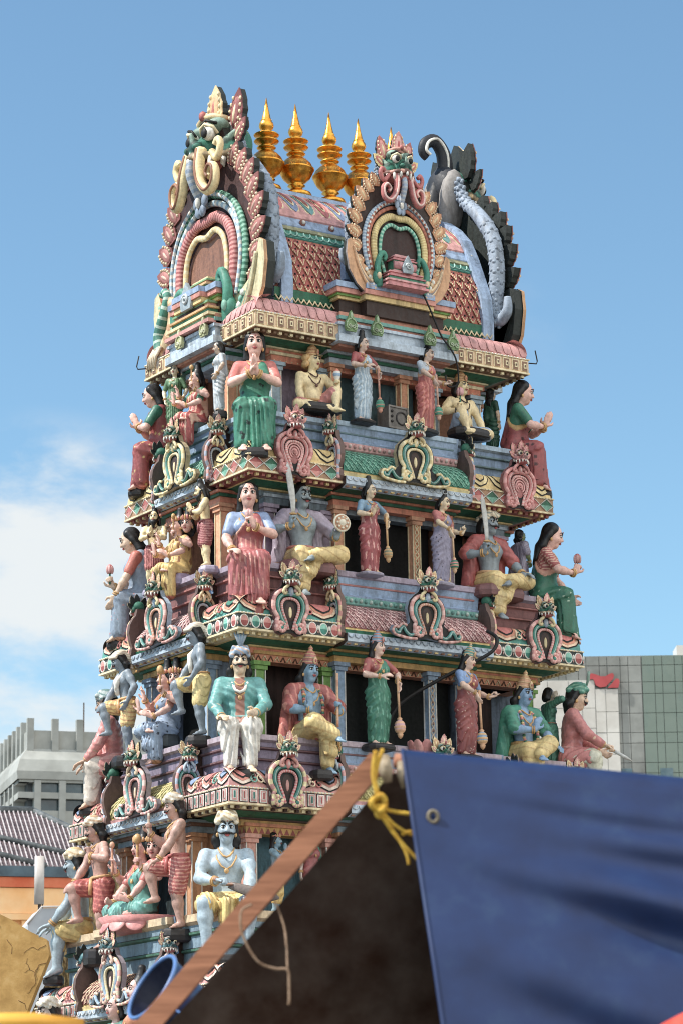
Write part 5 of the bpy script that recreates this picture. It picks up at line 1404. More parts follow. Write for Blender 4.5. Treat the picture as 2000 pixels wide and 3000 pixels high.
# ------------------------------------------------------------------ the statues, storey by storey
R_ = math.radians
def NAM(z=.20, y=-.155): return dict(wr=(-.018, y, z), wl=(.018, y, z), hr=(.10, -.30, 1), hl=(-.10, -.30, 1), pr='flat', pl='flat', nr=(1, 0, 0), nl=(-1, 0, 0), er=(-1, .1, -.8), el=(1, .1, -.8))
DOORL = dict(wl=(.165, -.10, .10), hl=(.1, -.25, -1), nl=(-1, -.2, 0), pl='relax', el=(1, .3, -.2), wr=(-.06, -.145, .125), hr=(.75, -.5, .25), er=(-1, .2, -.6))
DOORR = dict(wr=(-.045, -.17, .08), hr=(.2, -.35, -1), nr=(1, -.2, 0), pr='relax', er=(-1, .1, -.2), wl=(.185, -.15, .09), hl=(.8, -.5, .35), pl='point', nl=(-.3, -.3, 1), el=(.6, .3, -.9))
KNEES = dict(wr=(-.105, -.19, .045), wl=(.105, -.19, .045), hr=(.1, -1, -.2), hl=(-.1, -1, -.2), nr=(0, 0, -1), nl=(0, 0, -1))
HAND4 = lambda a=None: [(-1, (-.16, -.13, .27), (-1, .2, -.7), (0, -.2, 1), 'bless', (0, -1, 0)), (1, (.16, -.13, .27), (1, .2, -.7), (0, -.2, 1), 'fist', (0, -1, 0))]
ROYR = {'r': ((-.205, -.13, .0), (.03, -.215, -.01), (1, -.15, -.1))}                     # right leg folded on the seat
ROYL = {'l': ((.225, -.15, .005), (.0, -.235, -.03), (-1, -.15, -.25))}                   # left leg laid across
LEGUP = {'l': ((.075, -.215, -.03), (.07, -.17, -.255), (.15, -1, -.1)), 'r': ((-.06, -.03, -.24), (-.06, .0, -.455), (-.2, -1, -.1))}
LEGUPR = {'r': ((-.075, -.215, -.03), (-.07, -.17, -.255), (-.15, -1, -.1)), 'l': ((.06, -.03, -.24), (.06, .0, -.455), (.2, -1, -.1))}
G1, G2, G3, G4 = 'statues of the top row', 'statues of the second row', 'statues of the third row', 'statues of the fourth row'

# ---- top row
figure('statue', 'lady in red sari with joined hands, facing left at the far left of top row', (-2.13, 1.10, 11.66), R_(-125), 1.82, 'f', 'sit', group=G1, lean=.13,
       sari=dict(base=C(150, 40, 40), accent=C(206, 170, 90), kind='dots', n=120, r=.008, seed=3, border=C(206, 90, 70), hem=.05, edge=GOLD), blouse=GREEN, head=(0, .18, 0), footrest=True, **NAM())
figure('statue', 'slim lady standing in plain green dress left of the red-clad goddess, top row', (-2.24, .56, 11.84), R_(-52), .97, 'f', 'stand', IVORY, group=G1,
       sari=dict(base=C(92, 134, 88), accent=C(56, 96, 60), kind='stripes', period=.03), blouse=C(92, 134, 88), hair='bob', wr=(-.13, -.04, .0), wl=(.13, -.04, .0), footrest=(0, 0, -.005, .12, .10, .09))
figure('statue', 'four-armed seated goddess in red sari with tall black hair, top row, sunlit side', (-2.22, .0, 11.84), R_(-90), 1.30, 'f', 'sit', group=G1, legs=ROYR,
       sari=dict(base=C(176, 52, 44), accent=C(232, 180, 150), kind='stripes', period=.045, w=.2, edge=GOLD), blouse=C(40, 116, 84), hair='tall', wr=(-.13, -.20, .18), hr=(0, -.2, 1), pr='flat', nr=(0, -1, 0), wl=(.08, -.19, .10), hl=(-.3, -.6, .5),
       extra_arms=HAND4(), items=[it_rod(1, -.04, .17, (0, 0, 1), GOLD, .008, 'sceptre', .022)], head=(-.1, .08, 0), footrest=(0, -.02, -.055, .14, .10, .12, C(60, 76, 76)))
figure('statue', 'lady in pale grey dress seen in profile right of the red-clad goddess, top row', (-2.26, -.66, 11.86), R_(-112), .94, 'f', 'stand', C(206, 176, 150), group=G1,
       sari=dict(base=C(176, 186, 196), accent=C(206, 212, 216), kind='stripes', period=.04), blouse=C(176, 186, 196), hair='bob', wr=(-.13, -.02, .0), wl=(.12, -.06, .02), head=(0, .2, 0), footrest=(0, 0, -.005, .12, .10, .11))
figure('statue', 'large seated lady in green spotted sari, palms joined, near corner of the top row', (-2.07, -1.22, 11.64), R_(-32), 2.06, 'f', 'sit', group=G1,
       sari=dict(base=C(36, 126, 100), accent=C(16, 40, 36), kind='dots', n=70, r=.012, seed=5, border=C(214, 200, 160), hem=.035, edge=C(206, 180, 120)), blouse=C(190, 84, 72), head=(.05, .03, .03), footrest=True, **NAM())
figure('statue', 'bare-chested cream man with curly golden hair holding up a conch, left of the top doorway', (-1.17, -1.20, 11.84), R_(-6), 1.50, 'm', 'cross', CREAM, group=G1, belly=.02,
       legs={'l': ((.155, -.15, .13), (.125, -.20, -.035), (.3, -1, -.1))}, hair='mane', hair_col=C(206, 160, 84), crown='kirita', crown_cols=(C(206, 160, 90), C(190, 130, 70), C(190, 90, 70)), dhoti=dict(base=C(196, 110, 100), length=0.0),
       wr=(-.15, -.12, .0), hr=(.2, -1, -.2), nr=(0, 0, -1), wl=(.17, -.15, .16), hl=(.1, -.2, 1), nl=(-1, -.2, 0), pl='fist', el=(1, .3, -.9), items=[it_conch('l')], necklace=C(90, 50, 36), head=(.35, .03, .0), footrest=(0, -.10, .0, .21, .13, .08))
figure('statue', 'doorkeeper lady in pale blue sari holding a mace, left of the top doorway', (-.60, -1.52, 11.76), R_(8), 1.13, 'f', 'stand', C(206, 172, 150), group=G1,
       sari=dict(base=C(150, 176, 196), accent=C(200, 214, 222), kind='stripes', period=.032, w=.2, edge=C(190, 150, 90)), blouse=C(160, 48, 46), hair='tall', head=(.3, .12, .05), items=[it_mace('l', .10, .56, (C(190, 120, 90), GREEN, C(60, 140, 110)))], footrest=(0, 0, -.0, .15, .12, .04), **DOORL)
figure('statue', 'doorkeeper lady in plain red sari leaning with a mace, right of the top doorway', (.40, -1.52, 11.77), R_(16), 1.15, 'f', 'stand', C(206, 172, 150), group=G1, side=.10,
       sari=dict(base=C(176, 66, 54), accent=C(206, 110, 90), kind='stripes', period=.04, w=.2, edge=C(206, 150, 110)), blouse=C(176, 190, 206), hair='tall', head=(.25, .14, .12), items=[it_mace('r', .10, .56, (C(206, 150, 120), GREEN, C(60, 140, 110)))], footrest=(0, 0, 0, .15, .12, .05), **DOORR)
figure('statue', 'bare-chested cream man holding a pink lotus bud, right of the top doorway', (1.22, -1.20, 11.84), R_(4), 1.50, 'm', 'cross', CREAM, group=G1, belly=.03,
       legs={'r': ((-.13, -.16, .14), (-.10, -.20, -.035), (-.3, -1, -.1))}, hair='bob', crown='kirita', crown_cols=(C(206, 160, 90), C(190, 130, 70), C(150, 90, 70)), dhoti=dict(base=C(150, 176, 206), length=0.0),
       wl=(.17, -.12, .0), hl=(-.2, -1, -.2), nl=(0, 0, -1), wr=(-.155, -.15, .15), hr=(-.05, -.1, 1), nr=(1, -.2, 0), pr='fist', er=(-1, .1, -.9), items=[it_bud('r', up=.09, s=1.2)], necklace=C(50, 36, 36), head=(.15, .03, 0), footrest=(0, -.10, 0, .21, .13, .08))
figure('statue', 'dark green lady seen from behind near the right end of the top row', (1.92, -.94, 11.76), R_(95), .94, 'f', 'stand', FAWN, group=G1,
       sari=dict(base=C(24, 76, 56)), blouse=C(24, 76, 56), hair='long', wr=(-.13, -.03, -.02), wl=(.13, -.03, -.02))
figure('statue', 'lady in dark red sari with joined hands, facing right, right end of top row', (2.10, -1.22, 11.68), R_(52), 1.92, 'f', 'sit', group=G1, lean=.13,
       sari=dict(base=C(150, 44, 44), accent=C(70, 20, 24), kind='dots', n=70, r=.011, seed=9, border=C(190, 150, 100), hem=.03, edge=GOLD), blouse=C(34, 116, 88), head=(0, .14, 0), footrest=True, **NAM(.19, -.19))

# ---- second row
figure('statue', 'seated lady in blue-grey skirt and orange blouse, far left of the second row', (-2.33, 1.26, 9.60), R_(-125), 1.92, 'f', 'sit', FAWN, group=G2, lean=.16,
       sari=dict(base=C(130, 148, 170), accent=C(190, 120, 120), kind='dots', n=60, r=.006, seed=4, border=C(206, 150, 110), hem=.05, edge=C(206, 120, 70)), blouse=C(190, 84, 56), wl=(.11, -.18, .03), wr=(-.09, -.20, .14), hr=(0, -.3, 1), pr='fist', nr=(1, 0, 0), items=[it_bud('r', C(190, 70, 70))], head=(0, .22, 0), footrest=True)
figure('statue', 'black-bearded sage with folded hands and short maroon dhoti, frontal, second row', (-2.50, .66, 9.70), R_(-42), 1.06, 'm', 'stand', CREAM, group=G2,
       hair='topknot', look=dict(beard=1), dhoti=dict(base=C(150, 60, 56), accent=C(190, 100, 90), kind='stripes', period=.03, length=-.02), sash=C(150, 60, 56), necklace=C(110, 60, 44), footrest=(0, 0, 0, .14, .12, .08, C(160, 150, 176)), **NAM(.17))
figure('statue', 'two-headed seated goddess in yellow sari with golden crowns, second row', (-2.48, .02, 9.76), R_(-90), 1.38, 'f', 'sit', group=G2, legs=ROYR,
       sari=dict(base=C(222, 188, 96), accent=C(150, 96, 40), kind='streaks', period=.05, w=.25, edge=C(190, 90, 60), border=C(200, 110, 80), hem=.03), blouse=C(214, 180, 96), hair='tall', crown='tiara', extra_heads=[((.115, .035, -.005), .75)], extra_arms=HAND4(),
       wr=(-.14, -.19, .16), hr=(0, -.2, 1), pr='flat', nr=(0, -1, 0), wl=(.10, -.19, .10), hl=(-.2, -.6, .5), items=[it_rod(1, -.04, .15, (0, 0, 1), GOLD, .008, 'sceptre', .022)], head=(-.12, .08, 0), footrest=(0, -.02, -.055, .15, .11, .12, C(160, 140, 170)))
figure('statue', 'black-bearded sage in profile bowing with joined hands, second row, right of the yellow goddess', (-2.54, -.78, 9.72), R_(-112), 1.08, 'm', 'stand', CREAM, group=G2, lean=.12,
       hair='topknot', look=dict(beard=1), dhoti=dict(base=C(150, 58, 60), accent=C(206, 130, 120), kind='bands', period=.03, w=.15, length=-.02), sash=C(150, 58, 60), necklace=C(110, 60, 44), head=(0, .15, 0), footrest=(0, .02, 0, .15, .12, .10, C(160, 150, 176)), **NAM(.19))
figure('statue', 'large lady in red sari and blue sleeves holding a flower, near corner of second row', (-2.28, -1.38, 9.58), R_(-30), 2.0, 'f', 'sit', group=G2,
       sari=dict(base=C(164, 66, 66), accent=C(206, 140, 120), kind='streaks', period=.03, w=.22, border=C(220, 190, 150), hem=.03, edge=C(206, 150, 120)), blouse=C(120, 146, 190), wr=(-.10, -.16, .035), hr=(.3, -1, -.1), nr=(0, 0, -1), wl=(.035, -.165, .19), hl=(-.4, -.2, 1), nl=(-.6, .5, 0), pl='fist', el=(1, .1, -.8),
       items=[it_bud('l', C(206, 120, 120), up=.01, s=.9)], head=(.06, .02, .03), footrest=(0, -.12, -.30, .10, .10, .10, C(150, 60, 44)))
figure('statue', 'grey-blue warrior with black hair, raised sword and round shield, second row', (-1.52, -1.44, 9.72), R_(-8), 1.84, 'm', 'sit', C(136, 152, 160), group=G2, legs=ROYL,
       hair='topknot', look=dict(moustache=.9, beard=0, ash=1, fierce=1), dhoti=dict(base=C(222, 190, 110), accent=C(190, 150, 70), kind='bands', period=.07, w=.05), sash=C(190, 100, 80), shawl=dict(base=C(164, 150, 170), border=C(206, 160, 100), hem=.03), wr=(-.15, -.15, .18), hr=(0, -.15, 1), pr='fist', nr=(1, 0, 0), er=(-1, .1, -.9),
       wl=(.19, -.17, .12), hl=(.2, -.3, 1), pl='flat', nl=(0, -1, 0), items=[it_sword('r', .36), it_shield('l')], head=(.2, .06, .02), footrest=(0, -.05, -.055, .22, .16, .10, C(120, 70, 70)))
figure('statue', 'doorkeeper lady in red sari and blue sleeves with a mace, left of the second-row doorway', (-.65, -1.70, 9.67), R_(4), 1.17, 'f', 'stand', C(216, 188, 150), group=G2,
       sari=dict(base=C(158, 50, 56), accent=C(214, 150, 140), kind='streaks', period=.06, w=.25, edge=C(206, 150, 110)), blouse=C(110, 150, 180), hair='tall', head=(.35, .1, .03), items=[it_mace('l', .12, .56, (C(206, 160, 90), C(130, 140, 110), C(206, 160, 90)))], footrest=(0, 0, 0, .15, .12, .04, C(150, 144, 166)), **{**DOORL, 'hr': (.3, -.4, 1), 'pr': 'bless', 'nr': (0, -1, 0)})
figure('statue', 'doorkeeper lady in lilac spotted sari pointing to the right, right of the second-row doorway', (.47, -1.70, 9.66), R_(14), 1.17, 'f', 'stand', C(216, 190, 150), group=G2, side=.10,
       sari=dict(base=C(146, 140, 168), accent=C(40, 36, 60), kind='dots', n=110, r=.007, seed=8, edge=C(206, 160, 110)), blouse=C(180, 90, 84), hair='tall', head=(.15, .14, .12), items=[it_mace('r', .08, .54, (C(206, 160, 110), ROSE, GREEN))], footrest=(0, 0, 0, .15, .12, .05, C(150, 144, 166)), **{**DOORR, 'wl': (.20, -.15, .10), 'hl': (.3, -.2, 1), 'nl': (-1, 0, 0)})
figure('statue', 'grey warrior in cream turban and red shawl with raised curved sword, second row', (1.44, -1.44, 9.72), R_(6), 1.84, 'm', 'sit', C(128, 142, 152), group=G2, legs=ROYL,
       hair='bob', crown='turban', crown_cols=(IVORY, C(150, 160, 150)), look=dict(moustache=1.2, fierce=1), dhoti=dict(base=C(222, 192, 114), accent=C(190, 150, 70), kind='bands', period=.07, w=.05), sash=C(200, 150, 90), shawl=dict(base=C(166, 56, 52), border=C(206, 160, 100), hem=.03), wr=(-.17, -.14, .17), hr=(0, -.15, 1), pr='fist', nr=(1, 0, 0), er=(-1, .1, -.9),
       wl=(.17, -.17, .05), hl=(.3, -1, -.2), pl='relax', nl=(0, 0, -1), items=[it_sword('r', .34)], head=(.15, .02, .02), footrest=(0, -.05, -.055, .22, .16, .10, C(120, 70, 70)))
figure('statue', 'long-haired sage in lilac cloth seen from behind near the right end of the second row', (2.14, -1.22, 9.66), R_(85), 1.0, 'm', 'stand', C(120, 140, 90), group=G2,
       hair='curly', dhoti=dict(base=C(140, 134, 156), accent=C(110, 104, 130), kind='stripes', period=.035), shawl=dict(base=C(140, 134, 156)), wr=(-.13, -.06, .05), wl=(.12, -.06, .04))
figure('statue', 'lady in green spotted sari holding a small flower, right end of the second row', (2.37, -1.39, 9.62), R_(52), 1.98, 'f', 'sit', group=G2, lean=.13,
       sari=dict(base=C(32, 110, 84), accent=C(180, 206, 180), kind='dots', n=110, r=.006, seed=14, border=C(206, 160, 100), hem=.03, edge=C(206, 140, 110)), blouse=dict(base=C(160, 56, 52), accent=C(222, 180, 150), kind='bands', period=.02, w=.15), wl=(.09, -.18, .04), wr=(-.06, -.20, .17), hr=(.1, -.3, 1), pr='fist', nr=(1, 0, 0), items=[it_bud('r', C(180, 60, 60), up=.03)], head=(0, .2, 0), footrest=(0, -.12, -.30, .09, .10, .10, C(140, 66, 44)))

# ---- third row
figure('statue', 'seated man in pink robe and pale turban at the far left of the third row', (-2.63, 1.47, 7.36), R_(-125), 1.88, 'm', 'sit', C(190, 150, 120), group=G3, lean=.14,
       hair='curly', crown='turban', crown_cols=(C(190, 206, 206), C(110, 150, 150)), look=dict(moustache=.9), coat=dict(base=C(206, 116, 110), length=.55, accent=C(222, 150, 140), kind='stripes', period=.05, w=.2), trousers=dict(base=C(216, 204, 190)), **KNEES, footrest=True)
figure('statue', 'grey man in turban leaning with foot raised, third row, left of the dotted goddess', (-2.78, .86, 7.48), R_(-100), 1.38, 'm', 'stand', GREYBLUE, group=G3, lean=.16, legs=LEGUPR,
       hair='curly', crown='tailturban', crown_cols=(C(226, 214, 190), C(190, 160, 130)), look=dict(moustache=.8, fierce=1), dhoti=dict(base=C(222, 190, 110), accent=C(190, 130, 70), kind='bands', period=.04, w=.15, length=-.10, panel=False), sash=C(206, 150, 80), necklace=None, wr=(-.10, -.20, .03), hr=(.1, -1, -.4), nr=(0, 0, -1), wl=(.14, -.05, .02),
       items=[it_scarf(WHITE, ((-.05, .01, .32), (-.04, -.075, .24), (0, -.085, .17), (.0, -.085, .10)), .024), it_scarf(WHITE, ((.05, .01, .32), (.04, -.075, .24), (0, -.09, .17), (-.02, -.085, .11)), .024)], head=(-.1, .2, 0), footrest=(0, -.03, 0, .11, .12, .12))
figure('statue', 'two-headed seated goddess in blue spotted sari with golden diadems, third row', (-2.70, -.04, 7.62), R_(-90), 1.52, 'f', 'sit', group=G3, legs=ROYR,
       sari=dict(base=C(140, 162, 190), accent=C(28, 36, 60), kind='dots', n=120, r=.010, seed=21, edge=C(206, 120, 70), border=C(206, 140, 90), hem=.03), blouse=dict(base=C(196, 110, 80), accent=GOLD, kind='streaks', period=.04), hair='tall', crown='tiara', crown_cols=(C(206, 120, 80), GOLD, C(190, 90, 70)), extra_heads=[((.115, .035, -.005), .75)], extra_arms=HAND4(),
       wr=(-.14, -.19, .16), hr=(0, -.2, 1), pr='flat', nr=(0, -1, 0), wl=(.10, -.20, .08), hl=(-.2, -.6, .3), items=[it_rod(1, -.04, .15, (0, 0, 1), GOLD, .009, 'sceptre', .030)], head=(-.12, .10, 0), footrest=(0, -.02, -.055, .14, .10, .12, C(60, 66, 70)))
figure('statue', 'grey man in turban and yellow shorts, third row, right of the dotted goddess', (-2.74, -.98, 7.48), R_(-112), 1.42, 'm', 'stand', GREYBLUE, group=G3, lean=.10, legs=LEGUPR,
       hair='curly', crown='tailturban', crown_cols=(C(226, 216, 196), C(190, 170, 150)), look=dict(moustache=.8), dhoti=dict(base=C(222, 196, 116), length=-.06, panel=False, fat=1.1), sash=C(180, 130, 60), necklace=None, wr=(-.09, -.19, .02), hr=(.1, -1, -.5), nr=(0, 0, -1), wl=(.12, -.10, .02),
       items=[it_scarf(WHITE, ((-.05, .01, .32), (-.04, -.075, .24), (0, -.085, .17), (.0, -.085, .08)), .024)], head=(-.05, .18, 0), footrest=(0, -.03, 0, .11, .12, .10))
figure('statue', 'large seated man in turquoise coat and plumed blue turban, corner of the third row', (-2.54, -1.58, 7.40), R_(-30), 1.92, 'm', 'sit', C(214, 184, 150), group=G3,
       hair='curly', crown='turban', crown_cols=(C(150, 176, 206), C(206, 170, 140)), plume=C(110, 146, 176), look=dict(moustache=1.1, fierce=1), coat=dict(base=C(84, 158, 156), length=.6, panel=C(150, 92, 72)), trousers=dict(base=C(216, 212, 204)), wr=(-.12, -.17, .045), hr=(.3, -1, -.1), nr=(0, 0, -1), wl=(.10, -.18, .07), hl=(-.3, -.8, -.2), pl='fist', nl=(-1, 0, -.3), items=[it_dagger('l')], head=(.04, .02, .02), footrest=True)
figure('statue', 'blue-skinned crowned man in red shawl holding an upright flute, third row', (-1.58, -1.66, 7.42), R_(-8), 1.80, 'm', 'sit', C(120, 160, 190), group=G3, legs={'r': ((-.06, -.22, .035), (.07, -.27, -.06), (.4, -1, -.3))},
       hair='curly', crown='kirita', crown_cols=(C(190, 100, 90), C(206, 160, 110), C(70, 140, 130)), dhoti=dict(base=C(222, 192, 110), accent=C(200, 160, 80), kind='bands', period=.07, w=.05), sash=C(190, 80, 70), shawl=dict(base=C(170, 70, 62), border=C(222, 190, 110), hem=.03, accent=C(206, 120, 100), kind='stripes', period=.05, w=.15), garland=[C(206, 150, 80), C(60, 120, 100), C(190, 80, 70)], wr=(-.06, -.16, .13), hr=(-.1, -.1, 1), pr='flat', nr=(0, -1, 0), er=(-1, .1, -.8),
       wl=(.15, -.18, .12), hl=(-.1, -.4, 1), pl='fist', nl=(-1, 0, 0), items=[it_rod('l', -.16, .22)], head=(.15, .06, .06), footrest=(0, -.19, -.30, .08, .08, .07))
figure('statue', 'doorkeeper lady in green sari with a striped mace, left of the third-row doorway', (-.74, -1.96, 7.39), R_(2), 1.34, 'f', 'stand', C(216, 176, 156), group=G3,
       sari=dict(base=C(44, 124, 98), accent=C(96, 166, 140), kind='streaks', period=.05, w=.2, edge=C(206, 150, 90), border=C(214, 160, 140), hem=.03), blouse=dict(base=C(166, 60, 54), accent=C(206, 140, 100), kind='dots', n=30), hair='long_bun', crown='kirita', crown_cols=(C(120, 150, 176), C(190, 110, 90), C(120, 150, 176)), head=(.35, .04, .03), items=[it_mace('l', .10, .60, (C(206, 150, 96), C(190, 140, 150), C(206, 150, 110)))], footrest=(0, 0, 0, .16, .12, .06), **DOORL)
figure('statue', 'doorkeeper lady in red spotted sari and blue sleeves pointing right, right of the third-row doorway', (.62, -1.96, 7.35), R_(14), 1.34, 'f', 'stand', C(216, 176, 150), group=G3, side=.08,
       sari=dict(base=C(146, 56, 52), accent=C(222, 200, 180), kind='dots', n=140, r=.006, seed=33, edge=C(206, 150, 100)), blouse=C(110, 146, 196), hair='long_bun', crown='kirita', crown_cols=(C(90, 150, 140), C(206, 160, 100), C(90, 150, 140)), head=(.2, .12, .10), items=[it_mace('r', .08, .58, (C(206, 150, 96), C(120, 150, 180), C(206, 160, 100)))], footrest=(0, 0, 0, .16, .12, .05), **DOORR)
figure('statue', 'blue-skinned crowned man in green shawl with flower garlands, above the blue tarpaulin, third row', (1.76, -1.66, 7.42), R_(4), 1.78, 'm', 'sit', C(116, 156, 196), group=G3, legs={'l': ((.06, -.22, .035), (-.07, -.27, -.06), (-.4, -1, -.3))},
       hair='curly', crown='kirita', crown_cols=(C(206, 150, 100), C(216, 180, 120), C(190, 110, 90)), dhoti=dict(base=C(222, 192, 110), accent=C(200, 160, 80), kind='bands', period=.07, w=.05), shawl=dict(base=C(50, 140, 116), border=C(222, 190, 110), hem=.03), garland=[C(214, 170, 100), C(206, 110, 110), C(60, 130, 100)], wr=(-.03, -.17, .14), hr=(.3, -.2, 1), pr='relax', nr=(.6, .6, 0), er=(-1, .1, -.8), wl=(.13, -.20, .02), hl=(.1, -1, -.4), nl=(0, 0, -1), head=(.1, .10, .10))
figure('statue', 'man in long green robe with an arm raised, right end of the third row', (2.46, -1.32, 7.40), R_(75), 1.08, 'm', 'stand', C(206, 190, 170), group=G3,
       hair='bob', coat=dict(base=C(70, 140, 118), length=1.85, accent=C(50, 110, 92), kind='stripes', period=.04), sash=C(150, 90, 60), wr=(-.12, -.05, .36), hr=(0, 0, 1), er=(-1, 0, -.3), wl=(.13, -.06, .0), head=(0, .1, 0))
figure('statue', 'man in pink coat and green turban holding a dagger, right end of third row', (2.60, -1.58, 7.40), R_(52), 1.92, 'm', 'sit', C(222, 184, 150), group=G3, lean=.10,
       hair='curly', crown='turban', crown_cols=(C(60, 140, 120), C(120, 176, 150)), plume=C(70, 140, 120), look=dict(moustache=.9), coat=dict(base=C(196, 104, 98), length=.75, panel=C(150, 70, 70)), trousers=dict(base=C(206, 204, 180)), wl=(.09, -.20, .08), wr=(-.06, -.22, .10), hr=(.1, -1, -.1), pr='fist', nr=(0, 0, -1), items=[it_dagger('r', (.1, -1, -.6), .15)], head=(0, .12, 0), footrest=True)

# ---- fourth row
figure('statue', 'bare-legged pale blue man in yellow cloth at the far left of the fourth row', (-2.96, 1.75, 5.20), R_(-122), 1.98, 'm', 'sit', C(158, 178, 190), group=G4, lean=.10,
       hair='curly', crown='turban', crown_cols=(IVORY, C(206, 170, 110)), look=dict(moustache=1.0), dhoti=dict(base=C(222, 190, 96), accent=C(190, 150, 60), kind='stripes', period=.06, w=.15, length=.0), **KNEES, footrest=True)
figure('statue', 'bare-chested man in turban and red shorts, fourth row, left of the turquoise goddess', (-3.10, .94, 4.98), R_(-100), 1.66, 'm', 'stand', C(186, 138, 122), group=G4, lean=.12, legs=LEGUPR,
       hair='curly', crown='turban', crown_cols=(C(226, 216, 196), C(206, 160, 110)), look=dict(moustache=.8), dhoti=dict(base=C(170, 56, 48), accent=C(206, 100, 80), kind='bands', period=.04, w=.2, length=-.08, panel=False), sash=C(206, 150, 80), wr=(-.10, -.20, .03), hr=(.1, -1, -.4), nr=(0, 0, -1), wl=(.13, -.12, .22), hl=(-.2, .0, 1), pl='fist', el=(1, .2, -.6), head=(-.1, .15, 0), footrest=(0, -.03, 0, .11, .12, .14))
figure('statue', 'two-headed goddess in turquoise sari cross-legged on a pink lotus, fourth row', (-3.02, .02, 5.32), R_(-84), 1.74, 'f', 'cross', C(222, 160, 146), group=G4,
       sari=dict(base=C(96, 170, 160), accent=C(40, 96, 96), kind='streaks', period=.08, w=.12, edge=C(206, 110, 70)), blouse=C(190, 84, 72), hair='tall', crown='tiara', crown_cols=(C(206, 150, 90), GOLD, C(120, 150, 170)), extra_heads=[((.115, .035, -.005), .75)], extra_arms=HAND4(),
       wr=(-.12, -.18, .03), hr=(.2, -.7, .2), wl=(.10, -.20, .03), hl=(-.2, -.7, .2), items=[it_rod(1, -.04, .15, (0, 0, 1), GOLD, .010, 'sceptre', .030), it_rod(0, -.08, .14, (0, 0, 1), C(214, 150, 110), .009, 'noose', .020), it_lotus_seat(w=.33, h=.12)], head=(-.12, .05, 0))
figure('statue', 'man in striped red dhoti raising an arm, fourth row, right of turquoise goddess', (-3.10, -1.04, 5.06), R_(-108), 1.62, 'm', 'stand', C(190, 144, 126), group=G4, lean=.06, legs=LEGUPR,
       hair='curly', crown='turban', crown_cols=(C(226, 220, 206), C(206, 180, 140)), look=dict(moustache=.9), dhoti=dict(base=C(176, 66, 60), accent=C(222, 150, 130), kind='bands', period=.028, w=.25, length=-.02, panel=False), sash=C(176, 66, 60), wr=(-.19, -.17, .26), hr=(-.1, -.2, 1), pr='fist', nr=(1, 0, 0), er=(-.6, .1, -1), wl=(.08, -.18, .02), hl=(-.1, -1, -.5), nl=(0, 0, -1), items=[it_rod('r', -.08, .10, (0, 0, 1), C(206, 190, 170), .010, 'staff')], head=(.1, .12, 0), footrest=(0, -.03, 0, .11, .12, .10))
figure('statue', 'large pale blue man with black moustache gripping a sword, corner of the fourth row', (-2.90, -1.84, 5.16), R_(-30), 2.12, 'm', 'sit', C(158, 180, 196), group=G4,
       hair='curly', crown='turban', crown_cols=(C(226, 216, 190), C(206, 176, 120)), look=dict(moustache=1.25, fierce=1), legs={'r': ((-.125, -.165, -.005), (-.115, -.165, -.25), (-.4, -1, -.4)), 'l': ((.125, -.165, -.005), (.115, -.165, -.25), (.4, -1, -.4))}, dhoti=dict(base=C(222, 192, 100), accent=C(190, 150, 60), kind='stripes', period=.05, w=.15, length=.0), sash=C(206, 180, 110), wr=(-.06, -.19, .115), hr=(.8, -.5, .1), pr='fist', nr=(0, -.2, -1), wl=(.12, -.20, .02), hl=(-.1, -1, -.3), pl='fist', nl=(0, 0, -1), items=[it_sword('r', .30, C(110, 96, 90), .03, (.8, -.25, -.35), C(160, 110, 80), .026)], head=(.05, .03, .02), footrest=True)
figure('statue', 'small blue youth raising a hand to his mouth beside the corner swordsman, fourth row', (-2.12, -1.72, 5.24), R_(35), .95, 'm', 'stand', C(126, 164, 186), group=G4,
       hair='long_bun', crown='tiara', dhoti=dict(base=C(214, 180, 90), length=.5), wr=(-.03, -.15, .27), hr=(0, .1, 1), er=(-1, .1, -.8), wl=(.05, -.17, .24), hl=(-.1, .0, 1), pr='flat', pl='flat', head=(.1, 0, 0))
figure('statue', 'small dark-haired figure just showing above the brown rafter, fourth row', (-1.62, -1.72, 5.24), R_(10), 1.05, 'f', 'stand', C(190, 170, 160), group=G4,
       hair='long_bun', sari=dict(base=C(150, 60, 60)), blouse=C(60, 120, 100))

# ---- heads of the lowest row
G5 = 'statues of the lowest row'
figure('statue', 'turbaned man with black moustache at the bottom left, only head and shoulders in view', (-3.58, 1.46, 3.22), R_(-88), 1.98, 'm', 'sit', C(190, 170, 160), group=G5,
       hair='curly', crown='turban', crown_cols=(C(230, 226, 214), C(206, 190, 160)), look=dict(moustache=1.2, fierce=1), dhoti=dict(base=C(200, 90, 70)), coat=dict(base=C(206, 196, 180), length=.5), **KNEES)
figure('statue', 'pink-faced lady with tall black hair at the bottom beside the blue tub, in profile', (-3.46, -.66, 2.74), R_(-100), 1.72, 'f', 'stand', C(214, 170, 160), group=G5,
       hair='tall', sari=dict(base=C(206, 120, 60)), blouse=C(206, 120, 60))
figure('statue', 'figure with smooth black hair at the bottom edge, only its head in view', (-3.46, -.10, 2.62), R_(-90), 1.66, 'f', 'stand', C(214, 170, 160), group=G5,
       hair='bob', sari=dict(base=C(60, 120, 110)), blouse=C(60, 120, 110))

